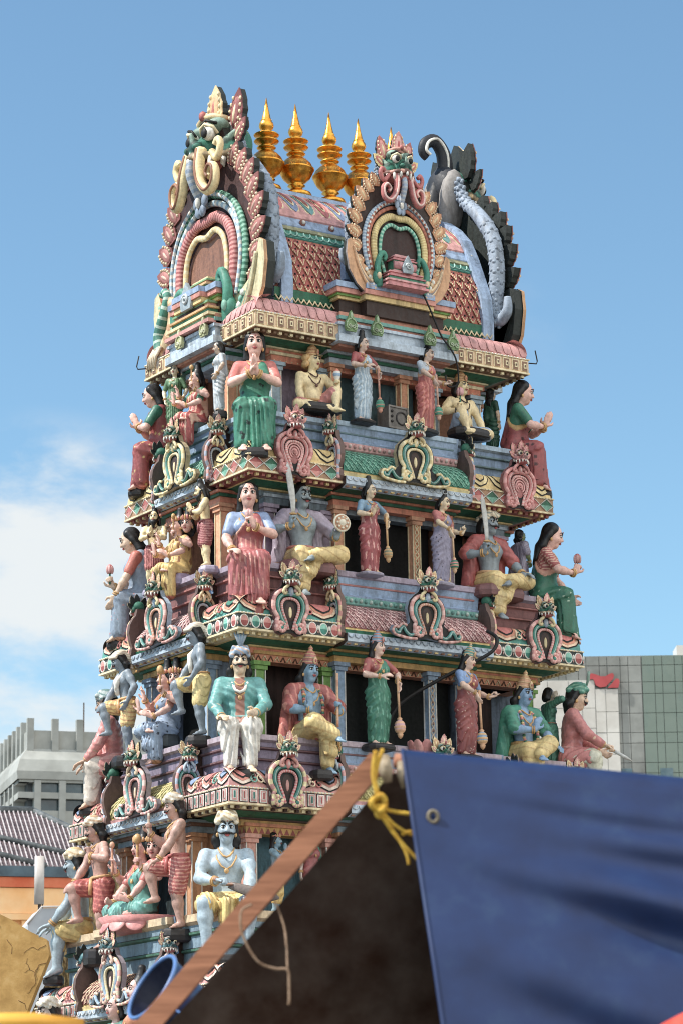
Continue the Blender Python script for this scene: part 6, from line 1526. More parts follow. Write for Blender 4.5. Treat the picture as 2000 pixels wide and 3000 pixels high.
# ---- loudspeaker box standing in the top doorway, lightning hooks, cables
def speaker_box(pos, rz):
    E = empty('loudspeaker', 'grey metal horn loudspeaker box with round dark opening standing in the top doorway', 'loudspeaker', pos, rz)
    b = MB(); g = C(120, 116, 112); b.box2((-.16, -.10, 0), (.16, .14, .30), g)
    for a_, c_ in (((-.17, -.115, -.006), (.17, -.10, .02)), ((-.17, -.115, .285), (.17, -.10, .308)), ((-.172, -.114, .0), (-.15, -.099, .30)), ((.15, -.114, .0), (.172, -.099, .30))): b.box2(a_, c_, C(140, 134, 128))
    b.build('cabinet', 'painted_plaster', E)
    b = MB(); q = np.linspace(0, 2*PI, 25)[:-1]
    b.tube([(.055+.085*math.cos(t), -.105, .15+.085*math.sin(t)) for t in q], .012, C(70, 66, 66), 6, closed=True)
    b.add([(.055+.08*math.cos(t), -.102, .15+.08*math.sin(t)) for t in q]+[(.055, -.06, .15)], [(i, (i+1) % 24, 24) for i in range(24)], C(20, 19, 19))
    b.build('horn_mouth', 'painted_plaster', E)
    for zz in (.09, .16, .23):
        b = MB(); b.ell((-.11, -.108, zz), (.020, .012, .020), C(40, 38, 38)); b.build('knob', 'painted_plaster', E)
speaker_box((.02, -1.32, 11.765), R_(6))
def hook(pos, d, label):
    b = MB(); p = V(*pos); b.tube([p, p+V(*d)*.25, p+V(*d)*.28+V(0, 0, .04), p+V(*d)*.22+V(0, 0, .19)], .009, C(40, 36, 36), 6)
    o = b.build('iron_hook', 'painted_plaster'); props(o, label, 'hook', 'iron hooks at the roof eave corners')
hook((-2.2, 1.40, 13.0), (-.38, .38, 0), 'rusty iron hook standing out from the left corner of the roof eave')
hook((2.2, -1.46, 13.0), (.44, -.12, 0), 'rusty iron hook standing out from the right corner of the roof eave')
def cable(pts, r, label, name='cable'):
    b = MB(); b.tube(smooth_path(pts, 50), r, C(30, 28, 28), 6); o = b.build(name, 'painted_plaster'); props(o, label, 'cable', 'black cables hung on the tower')
cable([(.30, -1.62, 13.72), (.46, -1.63, 13.40), (.62, -1.62, 13.1), (.74, -1.64, 12.95), (.86, -1.62, 12.78), (.92, -1.56, 12.5), (.80, -1.5, 12.45), (.76, -1.5, 12.6)], .012, 'thin black cable drooping from the middle gable base past the red doorkeeper')
cable([(.98, -1.98, 9.02), (1.04, -2.10, 8.92), (.98, -2.14, 8.76), (.80, -2.08, 8.62), (.35, -1.75, 8.35), (-.1, -1.45, 8.0), (-.3, -1.4, 7.5)], .026, 'thick black cable curling over the oval-studded cornice into the third-row doorway')
E = empty('lotus_base', 'pink lotus-petal base in the third-row doorway beside the dragon gable', 'lotus base', (.02, -1.95, 7.30))
b = MB(); b.ell((0, 0, .02), (.26, .18, .14), C(196, 122, 118)); b.build('core', 'painted_plaster', E)
b = MB()
for i in range(12):
    a = 2*PI*i/12; b.ell((.23*math.cos(a), .16*math.sin(a), .07), (.03, .075, .13), C(206, 136, 130) if i % 2 else C(190, 112, 108), rot('Z', a) @ rot('Y', .35), 9, 7)
b.build('petals', 'painted_plaster', E)
# bottom storey wall below the frame
b = MB(); b.box2((-2.7, -1.75, .0), (2.7, 1.75, 4.14), C(150, 130, 110)); part(b, 'lower_wall', 'weathered_wall_paint')
# ------------------------------------------------------------------ surroundings
def simple(name, col, rough=.7, spec=.4, n_sc=8., var=.25, bmp=.2, stain=None, metal=0):
    m, nt, b = nmat(name); g = nt.nodes.new('ShaderNodeNewGeometry')
    n = noise(nt, n_sc, 6, .6, g.outputs['Position']); n2 = noise(nt, n_sc*.17, 4, .6, g.outputs['Position'])
    r = ramp(nt, n.outputs['Fac'], [(.3, mixc(col, BLK, var)), (.7, mixc(col, WHT, var*.35))])
    r2 = ramp(nt, n2.outputs['Fac'], [(.35, stain or mixc(col, BLK, var*.8)), (.6, (1, 1, 1))])
    c = mix(nt, 'MULTIPLY', .6, r.outputs['Color'], r2.outputs['Color']); nt.links.new(c, b.inputs['Base Color'])
    b.inputs['Roughness'].default_value = rough; b.inputs['Specular IOR Level'].default_value = spec; b.inputs['Metallic'].default_value = metal
    bump(nt, b, n.outputs['Fac'], bmp, .02); MATS[name] = m; return m
simple('concrete', C(166, 168, 164), .85, .3, .5, .16, .3, C(176, 174, 168)); simple('concrete_dark', C(96, 104, 112), .5, .5, .8, .15, .1)
simple('orange_wall', C(248, 208, 160), .8, .3, 3, .06, .2); simple('orange_band', C(222, 132, 96), .7, .3, 3, .1, .1)
simple('roof_tile', C(84, 60, 68), .55, .5, 14, .35, .3); simple('rib_highlight_tile', C(190, 182, 186), .45, .5, 14, .35, .3); simple('ridge_tile', C(84, 92, 96), .6, .5, 10, .3, .3); simple('gutter_paint', C(72, 96, 110), .5, .5, 4, .1, .1)
simple('antenna_plastic', C(196, 190, 186), .45, .5, 6, .06, .05); simple('rust_steel', C(92, 72, 62), .6, .5, 20, .4, .3); simple('shed_sheet', C(190, 194, 200), .5, .5, 3, .08, .1)
simple('pale_tile', C(206, 202, 196), .35, .5, .9, .05, .02); simple('grey_tile', C(138, 140, 136), .30, .5, .9, .08, .02); simple('window_glass', C(44, 84, 98), .12, .6, 1, .2, .02)
simple('red_sign', C(176, 62, 66), .4, .5, 1, .08, .02); simple('shaded_plastic', C(10, 22, 56), .5, .4, 12, .12, .05); simple('blue_plastic', C(24, 48, 104), .35, .5, 12, .12, .05); simple('yellow_rope', C(224, 180, 40), .7, .3, 160, .35, .6)
simple('cord', C(160, 132, 108), .7, .3, 160, .2, .3); simple('white_wrap', C(168, 152, 128), .6, .3, 60, .25, .3); simple('yellow_paint', C(222, 176, 70), .5, .4, 10, .1, .1); simple('red_cloth', C(206, 76, 60), .7, .3, 30, .12, .2)
simple('crack_dirt', C(120, 86, 52), .9, .2, 20, .2, .2); simple('paving', C(120, 116, 110), .9, .3, 2, .25, .3); simple('brass_ring', C(120, 110, 92), .6, .4, 40, .3, .1, metal=.3); simple('dark_cloth', C(66, 44, 34), .95, .1, 5, .25, .2)

# glass curtain wall with a faint ripple
m, nt, b = nmat('green_glass'); b.inputs['Base Color'].default_value = (*C(96, 110, 102), 1); b.inputs['Roughness'].default_value = .16; b.inputs['Specular IOR Level'].default_value = .8; b.inputs['Metallic'].default_value = .35
g = nt.nodes.new('ShaderNodeNewGeometry'); n = noise(nt, .12, 3, .5, g.outputs['Position']); bump(nt, b, n.outputs['Fac'], .5, 1.0); MATS['green_glass'] = m

# ground
b = MB(); b.add([(-2500, -2500, -.02), (2500, -2500, -.02), (2500, 2500, -.02), (-2500, 2500, -.02)], [(0, 1, 2, 3)], C(120, 116, 110))
o = b.build('ground', 'paving'); o['kind'] = 'structure'

e1, e2 = V(.955, -.296, 0), V(.296, .955, 0)
def BF(O):                               # box helper in the street grid: u right, w away, z up
    O = V(*O)
    def f(u, w, z): p = O+e1*u+e2*w; return (p[0], p[1], z)
    return f
def obox(mb, F, a, b_, col=(.5, .5, .5)):
    vs = [F(x, y, z) for z in (a[2], b_[2]) for x, y in ((a[0], a[1]), (b_[0], a[1]), (b_[0], b_[1]), (a[0], b_[1]))]
    mb.add(vs, [(0, 3, 2, 1), (4, 5, 6, 7), (0, 1, 5, 4), (1, 2, 6, 5), (2, 3, 7, 6), (3, 0, 4, 7)], col)

# ---- concrete building with roof fins
E = empty('concrete_building', 'grey concrete office block with tall fins along its parapet and a flared skirt, far left', 'building', (0, 0, 0))
F = BF((167.4, 341.8, 0)); Wd, Dp = 60., 46.
b = MB(); obox(b, F, (.2, .3, 69), (Wd, Dp, 72.33)); b.build('parapet', 'concrete', E)
for i in range(9):
    b = MB(); u = 0 if i == 0 else i*3.72; obox(b, F, (u, -.25, 69.2), (u+1.0, .75, 74.06)); b.build('fin', 'concrete', E)
for i in range(1, 9):
    b = MB(); obox(b, F, (-.25, i*3.9, 69.2), (.75, i*3.9+1.0, 74.06)); b.build('fin', 'concrete', E)
b = MB()
pr = [(0.0, 69.5), (1.25, 67.7), (1.75, 65.9), (1.6, 64.7)]
for i in range(len(pr)-1):
    (o0, z0), (o1, z1) = pr[i], pr[i+1]
    b.add([F(-o0, -o0, z0), F(Wd, -o0, z0), F(Wd, -o1, z1), F(-o1, -o1, z1), F(-o0, Dp, z0), F(-o1, Dp, z1)], [(3, 2, 1, 0), (0, 4, 5, 3)], (.5, .5, .5))
b.build('flared_skirt', 'concrete', E)
b = MB(); obox(b, F, (.2, .2, 0), (Wd, Dp, 68.9)); b.build('wall', 'concrete_dark', E)
b = MB(); obox(b, F, (-1.4, -1.4, 61.9), (Wd, .25, 62.8)); obox(b, F, (-1.4, -1.395, 61.9), (.25, Dp, 62.8)); obox(b, F, (-1.3, -1.3, 50), (Wd, .25, 60.1)); obox(b, F, (-1.3, -1.29, 50), (.25, Dp, 60.1)); obox(b, F, (-1.3, -1.3, 64.3), (Wd, .25, 64.8)); obox(b, F, (-1.3, -1.29, 64.3), (.25, Dp, 64.8)); b.build('floor_slab', 'concrete', E)
for i in range(0, 10):
    b = MB(); u = -1.35+i*3.72; obox(b, F, (u+2.3, -1.5, 40), (u+3.3, .3, 64.6)); b.build('column', 'concrete', E)
for i in range(1, 9):
    b = MB(); obox(b, F, (-1.5, i*3.9-1, 40), (.3, i*3.9, 64.6)); b.build('column', 'concrete', E)
for i in range(0, 8):
    for z0, z1 in ((62.85, 64.25), (60.15, 61.85)):
        b = MB(); u = 2.0+i*3.72; obox(b, F, (u, -.45, z0), (u+2.65, -.30, z1)); b.build('window', 'window_glass', E)
b = MB(); obox(b, F, (9.6, 6, 72), (9.78, 6.2, 77.8)); b.build('mast', 'rust_steel', E)

# ---- house with tiled hip roof
E = empty('orange_house', 'orange plastered house with grey-brown tiled hip roof behind the temple on the left', 'house', (0, 0, 0))
F = BF((27.7, 66.5, 0))
# roof plane: eave along e1, rising away from us
ez, rz_, run = 14.75, 17.55, 4.3
def RP(u, t): return F(u, t*run, ez+(rz_-ez)*t)
b = MB(); b.add([RP(-9, 0), RP(6.2, 0), RP(2.0, 1), RP(-9, 1), F(-9, run+4, ez), F(6.2, run+4, ez)], [(0, 1, 2, 3), (3, 2, 5, 4), (1, 5, 2)], (.5, .5, .5)); b.build('roof', 'roof_tile', E); roof_o = bpy.data.objects['roof']
b = MB(); up = V(0, 0, 1)*.05
for i in range(84):
    u = -8.9+i*.18
    t1 = 1.0 if u < 2.0 else max(0, (6.2-u)/4.2)
    if t1 < .05: continue
    n = max(2, int(t1*18)); P = []; rr = []
    for q in range(n):
        for dq, r_, lift in ((0.02, .040, .05), (.98, .030, .03)):
            t = t1*(q+dq)/n; P.append(V(*RP(u, t))+V(0, 0, lift)); rr.append(r_)
    b.tube(P, rr, (.5, .5, .5), 6)
b.build('tile_ribs', 'rib_highlight_tile', roof_o)  # pale rib colour stands for sun highlights on the tiles
b = MB(); b.tube([RP(-9, 1.0), RP(2.0, 1.0)], .17, (.5,)*3, 8); b.tube([RP(2.0, 1.0), RP(6.2, 0)], .15, (.5,)*3, 8)
for t0, u0, u1 in ((.78, -1.6, 5.0), (.40, -1.6, 1.8)):
    b.tube([V(*RP(u0-(4.2 if t0 > .7 else 3.2), t0+.30))+V(0, 0, .08), V(*RP(u1, -.0))+V(0, 0, .08)], .12, (.5,)*3, 7)
b.build('hip_ridges', 'ridge_tile', roof_o)
b = MB(); obox(b, F, (-9, -.02, 14.40), (6.4, .35, 14.80)); b.build('gutter', 'gutter_paint', E)
b = MB(); obox(b, F, (-9, .05, 14.0), (4.9, .6, 14.39)); obox(b, F, (4.5, .3, 13.75), (6.2, .8, 14.1)); b.build('fascia_band', 'orange_band', E)
b = MB(); obox(b, F, (-9, .32, 0), (5.6, 6, 14.38)); obox(b, F, (-9, .12, 13.0), (4.4, .33, 13.98)); obox(b, F, (-9, .0, 12.75), (3.9, .33, 12.98)); obox(b, F, (3.2, .05, 12.4), (5.8, .34, 12.7)); obox(b, F, (.9, .08, 11.7), (1.8, .33, 12.74)); b.build('wall', 'orange_wall', E)
b = MB(); obox(b, F, (-2.2, .24, 10.6), (-.35, .34, 11.55)); w = b.build('window', 'antenna_plastic', E)
b = MB(); obox(b, F, (-2.1, .20, 10.7), (-.47, .245, 11.45)); b.build('pane', 'window_glass', w)

# ---- antenna, shed
E = empty('antenna', 'pale grey panel antenna on a thin steel pole in front of the orange house', 'antenna', (18.6, 45.3, 0))
F = BF((0, 0, 0)); b = MB(); n = 12
pts = [(.165*math.cos(t)*(1 if math.sin(t) < 0 else .9), .10*math.sin(t)) for t in np.linspace(0, 2*PI, n+1)[:-1]]
for z0, z1 in ((10.85, 12.30),): b.add([F(x, y, z) for z in (z0, z1) for x, y in pts], [(i, (i+1) % n, n+(i+1) % n, n+i) for i in range(n)]+[tuple(range(n-1, -1, -1)), tuple(range(n, 2*n))], (.5,)*3, True)
b.build('panel', 'antenna_plastic', E); b = MB(); b.tube([F(.02, .03, 0), F(.02, .03, 10.86)], .05, (.5,)*3, 8); b.tube([F(.0, 0, 12.3), F(0, 0, 12.55)], .012, (.5,)*3, 5); b.build('pole', 'rust_steel', E)
b = MB(); b.tube([F(.10, -.02, 10.86), F(.12, -.04, 10.5), F(.02, -.05, 10.2), F(.14, -.04, 9.8), F(.1, 0, 9.0)], .022, (.5,)*3, 5); b.build('cable', 'rust_steel', E)
E = empty('shed', 'small pale grey sheet-metal shed with sloping left side, beside the antenna pole', 'shed', (16.6, 40.7, 0))
b = MB(); F2 = BF((.0, .0, 0)); b.plate([(-.55, 0), (.62, 0), (.62, 10.22), (-.22, 10.20), (-.62, 9.72)], 0, 1.6, (.5,)*3, fr=lambda x, y, z: F2(x, y, z)); b.build('body', 'shed_sheet', E)
b = MB(); b.tube([F2(-.64, -.02, 9.74), F2(-.23, -.02, 10.24), F2(.66, -.02, 10.26)], .03, (.5,)*3, 5); b.build('edge_trim', 'antenna_plastic', E)

# ---- ochre wall with cracks and mossy coping
m, nt, bs = nmat('ochre_plaster'); g = nt.nodes.new('ShaderNodeNewGeometry')
n1 = noise(nt, 3.5, 6, .62, g.outputs['Position']); n2 = noise(nt, 30, 4, .6, g.outputs['Position'])
r1 = ramp(nt, n1.outputs['Fac'], [(.3, C(164, 126, 72)), (.55, C(194, 154, 94)), (.75, C(210, 174, 118))]); nt.links.new(r1.outputs['Color'], bs.inputs['Base Color']); bs.inputs['Roughness'].default_value = .9
bump(nt, bs, n2.outputs['Fac'], .3, .01); MATS['ochre_plaster'] = m
m, nt, bs = nmat('mossy_render'); g = nt.nodes.new('ShaderNodeNewGeometry'); mp = nt.nodes.new('ShaderNodeMapping'); mp.inputs['Scale'].default_value = (26, 26, 5); nt.links.new(g.outputs['Position'], mp.inputs['Vector'])
n1 = noise(nt, 1, 7, .7, mp.outputs['Vector']); r1 = ramp(nt, n1.outputs['Fac'], [(.36, C(52, 44, 32)), (.5, C(118, 98, 66)), (.66, C(196, 176, 130))]); nt.links.new(r1.outputs['Color'], bs.inputs['Base Color']); bs.inputs['Roughness'].default_value = .95
bump(nt, bs, n1.outputs['Fac'], .9, .04); MATS['mossy_render'] = m
E = empty('gable_wall', 'ochre plastered gable wall with dark cracks and a mossy sloping flank, bottom left', 'wall', (.45, 10.6, 0))
FW = lambda x, y, z: (.45+.838*x-.545*-y*-1*0+.545*y, 10.6-.545*x+.838*y, z)
out = [(-1.2, 0), (-.6, 0), (.10, 4.55), (.60, 5.82), (.55, 6.08), (.30, 6.20), (-.05, 6.42), (-.28, 6.53), (-.45, 6.50), (-1.2, 6.75)]
b = MB(); b.plate(out, -.02, .35, (.5,)*3, fr=lambda x, y, z: tuple(np.array(FW(x, y, z))-np.array((.45, 10.6, 0)))); b.build('wall_face', 'ochre_plaster', E)
b = MB()
for pts in ([(.56, 5.70), (.44, 5.66), (.36, 5.55), (.28, 5.60), (.20, 5.55)], [(.36, 5.55), (.38, 5.38), (.30, 5.25), (.24, 5.22)], [(.42, 5.62), (.38, 5.52), (.40, 5.42)], [(.28, 5.60), (.22, 5.70), (.24, 5.78)], [(.55, 6.0), (.40, 5.92), (.30, 5.96), (.18, 5.86)], [(-.2, 6.32), (-.30, 6.2), (-.42, 6.22)], [(.1, 5.1), (.2, 5.04), (.24, 4.95)], [(-.1, 6.1), (0, 5.98), (-.02, 5.85)]):
    jag = []
    for i in range(len(pts)-1):
        for t in (0, .33, .66): jag.append((pts[i][0]*(1-t)+pts[i+1][0]*t+rng.uniform(-.012, .012), pts[i][1]*(1-t)+pts[i+1][1]*t+rng.uniform(-.012, .012)))
    jag.append(pts[-1])
    b.tube([np.array(FW(x, -.021, z))-np.array((.45, 10.6, 0)) for x, z in jag], [.005*(1-.6*i/len(jag)) for i in range(len(jag))], (.5,)*3, 4)
b.build('cracks', 'crack_dirt', E)
b = MB(); out = [(.02, 4.2), (.11, 4.57), (.60, 5.60), (1.0, 6.55), (1.25, 7.15), (2.0, 7.3), (2.2, 4.2)]
b.plate(out, .36, 1.2, (.5,)*3, fr=lambda x, y, z: tuple(np.array(FW(x, y, z))-np.array((.45, 10.6, 0)))); b.build('mossy_flank', 'mossy_render', E)

# ---- tiled office block on the right
E = empty('tiled_building', 'grey tiled office building with glazed part and red sign, right of the tower', 'building', (0, 0, 0))
p0 = V(235.4, 306.6, 0); er = norm(V(256.4-235.4, 293.0-306.6, 0)); ew = V(-er[1], er[0], 0)
def FR(u, w, z): p = p0+er*u+ew*w; return (p[0], p[1], z)
b = MB(); obox(b, FR, (-3, .35, 0), (40, 25, 83.75)); b.build('wall', 'grey_tile', E)
def cells(us, zs, w0, mat, name, gap=.04):
    mb = MB()
    for i in range(len(us)-1):
        for j in range(len(zs)-1):
            u0, u1, z0, z1 = us[i]+gap, us[i+1]-gap, zs[j]+gap, zs[j+1]-gap
            d = .03*rng.uniform(-1, 1); obox(mb, FR, (u0, w0+d, z0), (u1, w0+.32+d, z1))
    mb.build(name, mat, E)
zs = [58, 61, 62.6, 65.6, 67.2, 70.2, 71.8, 74.8, 77.8, 79.6, 82.2, 83.7]
ug = [3.8, 4.9, 6.8, 8.0, 10.0, 11.2, 13.2, 14.4, 16.4]; cells(ug[:], zs, .0, 'grey_tile', 'grey_panels')
cells([-3, -1, .9, 3.8], zs, .0, 'grey_tile', 'grey_panels')
ug2 = [16.5, 18.4, 19.6, 21.5, 22.7, 24.6, 25.8, 27.7, 29, 31]; cells(ug2, zs, -.02, 'green_glass', 'glass_panels')
zp = [58, 61.2, 64.4, 67.6, 70.8, 74.0, 77.2]; cells([-3, 2, 5.2, 7.2, 9.2], [60, 63.2, 66.3, 69.4, 72.5, 75.6, 79.9], -.42, 'pale_tile', 'pale_panels'); cells([9.22, 10.8, 12.72], [58, 62, 65.2, 68.5, 71.8, 75, 78.5], -.40, 'pale_tile', 'pale_panels')
b = MB(); obox(b, FR, (-3, -.30, 58), (9.2, .3, 79.95)); obox(b, FR, (9.2, -.295, 58), (12.7, .3, 78.55)); b.build('pale_facade', 'concrete', E)
for u0, u1 in ((12.8, 14.4), (18.7, 20.6)):
    b = MB(); obox(b, FR, (u0, -.18, 64.2), (u1, .02, 66.3)); b.build('window', 'window_glass', E)
def blob(path, r, n=10):
    out = []
    for i, (x, z) in enumerate(path): out.append((x, z))
    return out
b = MB()
q = [(3.3, 80.0), (3.35, 80.6), (3.8, 80.95), (4.5, 80.75), (5.2, 80.45), (5.9, 80.45), (6.6, 80.85), (7.0, 80.95), (7.25, 80.6), (7.1, 80.1), (6.4, 79.35), (5.9, 78.85), (5.0, 78.75), (4.4, 79.1), (4.2, 79.7), (4.05, 80.05)]
b.plate([(x+4.95, z) for x, z in q], -.6, -.35, (.5,)*3, fr=FR)
b.plate([(x+4.95, z) for x, z in ((6.2, 78.65), (6.9, 79.4), (7.5, 80.1), (7.9, 80.05), (8.05, 79.6), (7.95, 79.1), (7.8, 78.65))], -.6, -.35, (.5,)*3, fr=FR); b.build('red_sign', 'red_sign', E)
b = MB(); obox(b, FR, (22.1, 1, 83.7), (26, 6, 85.4)); b.build('roof_cabin', 'pale_tile', E)
b = MB(); obox(b, FR, (6.0, .5, 83.7), (6.35, .8, 84.5)); obox(b, FR, (6.55, .5, 83.7), (6.7, .8, 84.6)); b.build('roof_vent', 'concrete', E)

# ------------------------------------------------------------------ foreground stall
def wood_mat():
    m, nt, b = nmat('brown_wood'); g = nt.nodes.new('ShaderNodeNewGeometry'); mp = nt.nodes.new('ShaderNodeMapping'); mp.inputs['Rotation'].default_value = (0, math.radians(45), 0); mp.inputs['Scale'].default_value = (4, 4, 60); nt.links.new(g.outputs['Position'], mp.inputs['Vector'])
    n = noise(nt, 1, 6, .6, mp.outputs['Vector']); r = ramp(nt, n.outputs['Fac'], [(.3, C(128, 82, 58)), (.7, C(178, 122, 92))]); nt.links.new(r.outputs['Color'], b.inputs['Base Color']); b.inputs['Roughness'].default_value = .75; bump(nt, b, n.outputs['Fac'], .2, .005); MATS['brown_wood'] = m
wood_mat()
def tarp_mat():
    m, nt, b = nmat('blue_tarpaulin'); g = nt.nodes.new('ShaderNodeNewGeometry'); n = noise(nt, 5, 6, .6, g.outputs['Position']); n2 = noise(nt, 260, 2, .5, g.outputs['Position'])
    r = ramp(nt, n.outputs['Fac'], [(.3, C(18, 36, 74)), (.55, C(22, 43, 84)), (.75, C(36, 58, 92))]); nt.links.new(r.outputs['Color'], b.inputs['Base Color']); b.inputs['Roughness'].default_value = .55; b.inputs['Specular IOR Level'].default_value = .35
    bump(nt, b, n2.outputs['Fac'], .12, .003); MATS['blue_tarpaulin'] = m
tarp_mat()
Rt, Up, Aw = V(.8384, -.5448, -.0147), V(0, 0, 1), V(.5449, .8384, 0)       # street-side frame of the stall: right, up, away
A0 = V(-14.70, -22.80, 3.24)                                               # ridge end nearest us
E = empty('market_stall', 'market stall roof with brown rafter, dark underside and creased blue tarpaulin', 'stall', (0, 0, 0))
def SP(u, v, w): return A0+Rt*u+Up*v+Aw*w
# rafter
P0, P1 = SP(-.045, .005, .0), SP(-1.05, -1.14, .02); d = norm(P1-P0); sdv = norm(np.cross(d, Aw)); b = MB()
if sdv[2] < 0: sdv = -sdv
w2, d2 = .038, .03
vs = []
for P in (P0, P1+d*.4):
    for s1, s2 in ((-1, -1), (1, -1), (1, 1), (-1, 1)): vs.append(P+sdv*s1*w2+Aw*s2*d2)
b.add(vs, [(0, 1, 2, 3), (7, 6, 5, 4), (0, 4, 5, 1), (1, 5, 6, 2), (2, 6, 7, 3), (3, 7, 4, 0)], (.5,)*3); b.build('rafter', 'brown_wood', E)
# ridge poles wrapped at the end
for u_, r_, z0, z1 in ((-.022, .024, .01, -.085), (.034, .015, -.01, -.105)):
    b = MB(); b.tube([SP(u_, z0, -.055), SP(u_+.002, (z0+z1)*.5, -.075), SP(u_+.010, z1, -.07)], [r_*.8, r_*1.1, r_*.6], (.5,)*3, 9); b.build('wrapped_pole_end', 'white_wrap', E)
b = MB(); b.tube([SP(.015, .0, -.03), SP(2.2, -.19, .5)], .028, (.5,)*3, 10); b.build('ridge_pole', 'brown_wood', E)
# dark cloth under the far slope
b = MB()
def und(u, v):                            # u along ridge, v down the far slope
    p = SP(.0, -.02, .02)+Rt*(2.6*u-1.12*v)+Up*(-.0-1.20*v)+Aw*(.62*u+.12+.05*math.sin(7*v+3*u)*(v > .02)+.25*v); return p-Up*.03*math.sin(PI*v)*math.sin(5*u+2)
b.grid(und, np.linspace(0, 1, 30), np.linspace(0, 1.5, 30), (.5,)*3); b.build('underside_cloth', 'dark_cloth', E)
# tarpaulin, hung from the ridge towards us
def tarp(u, v):
    w = -.05-.42*v
    top = -.01*u-.012+.10*u*0
    x = .045+2.1*u+.115*v+(.02*math.sin(3*v) if u < .03 else 0)*0
    z = .012-.165*u-1.06*v-.02*math.sin(PI*u)*(1-v)
    # sagging folds fanning out from the near ridge end
    f = 0
    for a0, sl, amp, wd, u0 in ((.20, .10, .030, .060, .18), (.30, .36, .060, .095, .06), (.62, .62, .045, .13, .0), (.07, .16, .012, .04, .05)):
        c = a0+sl*u-.10*u*u; dd = (v-c)/(wd*(.6+.6*u)); g_ = min(1, max(0, (u-u0)*3.0))
        f += amp*g_*(math.exp(-dd*dd)-.8*math.exp(-((dd-1.5)**2)))
    f += .006*math.sin(11*v+6*u)+.003*math.sin(31*u-6*v+3*math.sin(9*v))+.03*math.sin(u*5.5+v*2.4)*v
    if v < .012: f *= .2
    return A0+Rt*x+Up*z+Aw*(w+.30*u-f)
N = 90
us = np.concatenate([[0, .004, .008], np.linspace(.014, 1, N)]); vs_ = np.concatenate([np.linspace(0, .03, 4), np.linspace(.04, 1.25, 80)])
b = MB()
def tarp2(u, v):
    if v < 0:                            # the part that rolls over the ridge pole
        a = -v; return A0+Rt*(.045+2.1*u)+Up*(.012-.165*u+.03*math.sin(a*PI))+Aw*(-.05+.30*u+.11*a)
    return tarp(u, v)
vv = np.concatenate([[-1.0, -.8, -.6, -.4, -.2], vs_]); b.grid(tarp2, us, vv, (.5,)*3)
o = b.build('tarpaulin', 'blue_tarpaulin', E); sm = o.modifiers.new('thickness', 'SOLIDIFY'); sm.thickness = .004
b = MB(); hemp = [tarp2(0, v) for v in vv]; b.tube(hemp, .0085, (.5,)*3, 6)
b.build('rolled_hem', MATS['blue_tarpaulin'], o)
b = MB(); c = tarp(.035, .21); b.tube([c+Aw*-.012+(Rt*math.cos(t)+Up*1.2*math.sin(t))*.017 for t in np.linspace(0, 2*PI, 17)[:-1]], .0075, (.5,)*3, 6, closed=True); b.build('eyelet', 'brass_ring', o)
# yellow rope and knot
def RPx(u, v, w=-.13): return SP(u, v, w)
E = empty('yellow_rope', 'yellow nylon rope knotted round the rafter top with frayed ends', 'rope', tuple(SP(-.05, -.15, -.13)))
oo = SP(-.05, -.15, -.13)
b = MB()
for pts, r_ in (([(-.055, .02), (-.065, -.06), (-.055, -.12), (-.045, -.16)], .010), ([(-.03, .03, -.1), (-.05, -.03, -.12), (-.06, -.09, -.13), (-.05, -.15, -.13)], .008)):
    b.tube(smooth_path([RPx(*p)-oo for p in pts], 16), r_, (.5,)*3, 7)
b.build('rope_loop', 'yellow_rope', E)
b = MB(); q = np.linspace(0, 4*PI, 40)
b.tube([RPx(-.048+.022*math.cos(t)*(1+.2*math.sin(t*.5)), -.17+.028*math.sin(t+.4*math.sin(t)), -.135+.012*math.sin(t*1.5))-oo for t in q], .012, (.5,)*3, 7); b.ell(RPx(-.045, -.195)-oo, (.022, .02, .03), (.5,)*3); b.build('knot', 'yellow_rope', E)
b = MB()
for pts in ([(-.04, -.20), (-.01, -.25), (.03, -.31), (.05, -.355), (.055, -.385)], [(-.035, -.20), (.0, -.24), (.045, -.27), (.075, -.28), (.095, -.285)], [(-.04, -.21), (.0, -.27), (.05, -.33), (.09, -.37)], [(-.03, -.19), (.02, -.20), (.06, -.205), (.095, -.215)], [(.03, -.28), (.055, -.27), (.075, -.272), (.08, -.285)]):
    b.tube(smooth_path([RPx(*p)-oo for p in pts], 16), [.008]*12+[.007]*20 if False else .0075, (.5,)*3, 6)
b.build('frayed_end', 'yellow_rope', E)
b = MB(); P = smooth_path([SP(-.50, -.52, -.08), SP(-.535, -.55, -.12), (SP(-.53, -.63, -.12)), SP(-.48, -.72, -.12), SP(-.42, -.745, -.10), SP(-.375, -.75, -.10), SP(-.37, -.80, -.10), SP(-.37, -.86, -.10), SP(-.375, -.87, -.10)], 40)
b.tube(P, .0050, (.5,)*3, 6); b.tube(smooth_path([SP(-.42, -.50, .0), SP(-.385, -.60, -.02), SP(-.375, -.745, -.09)], 14), .004, (.5,)*3, 5)
o = b.build('loose_cord', 'cord'); props(o, 'thin beige cord looped over the brown rafter with one end hanging down', 'cord')

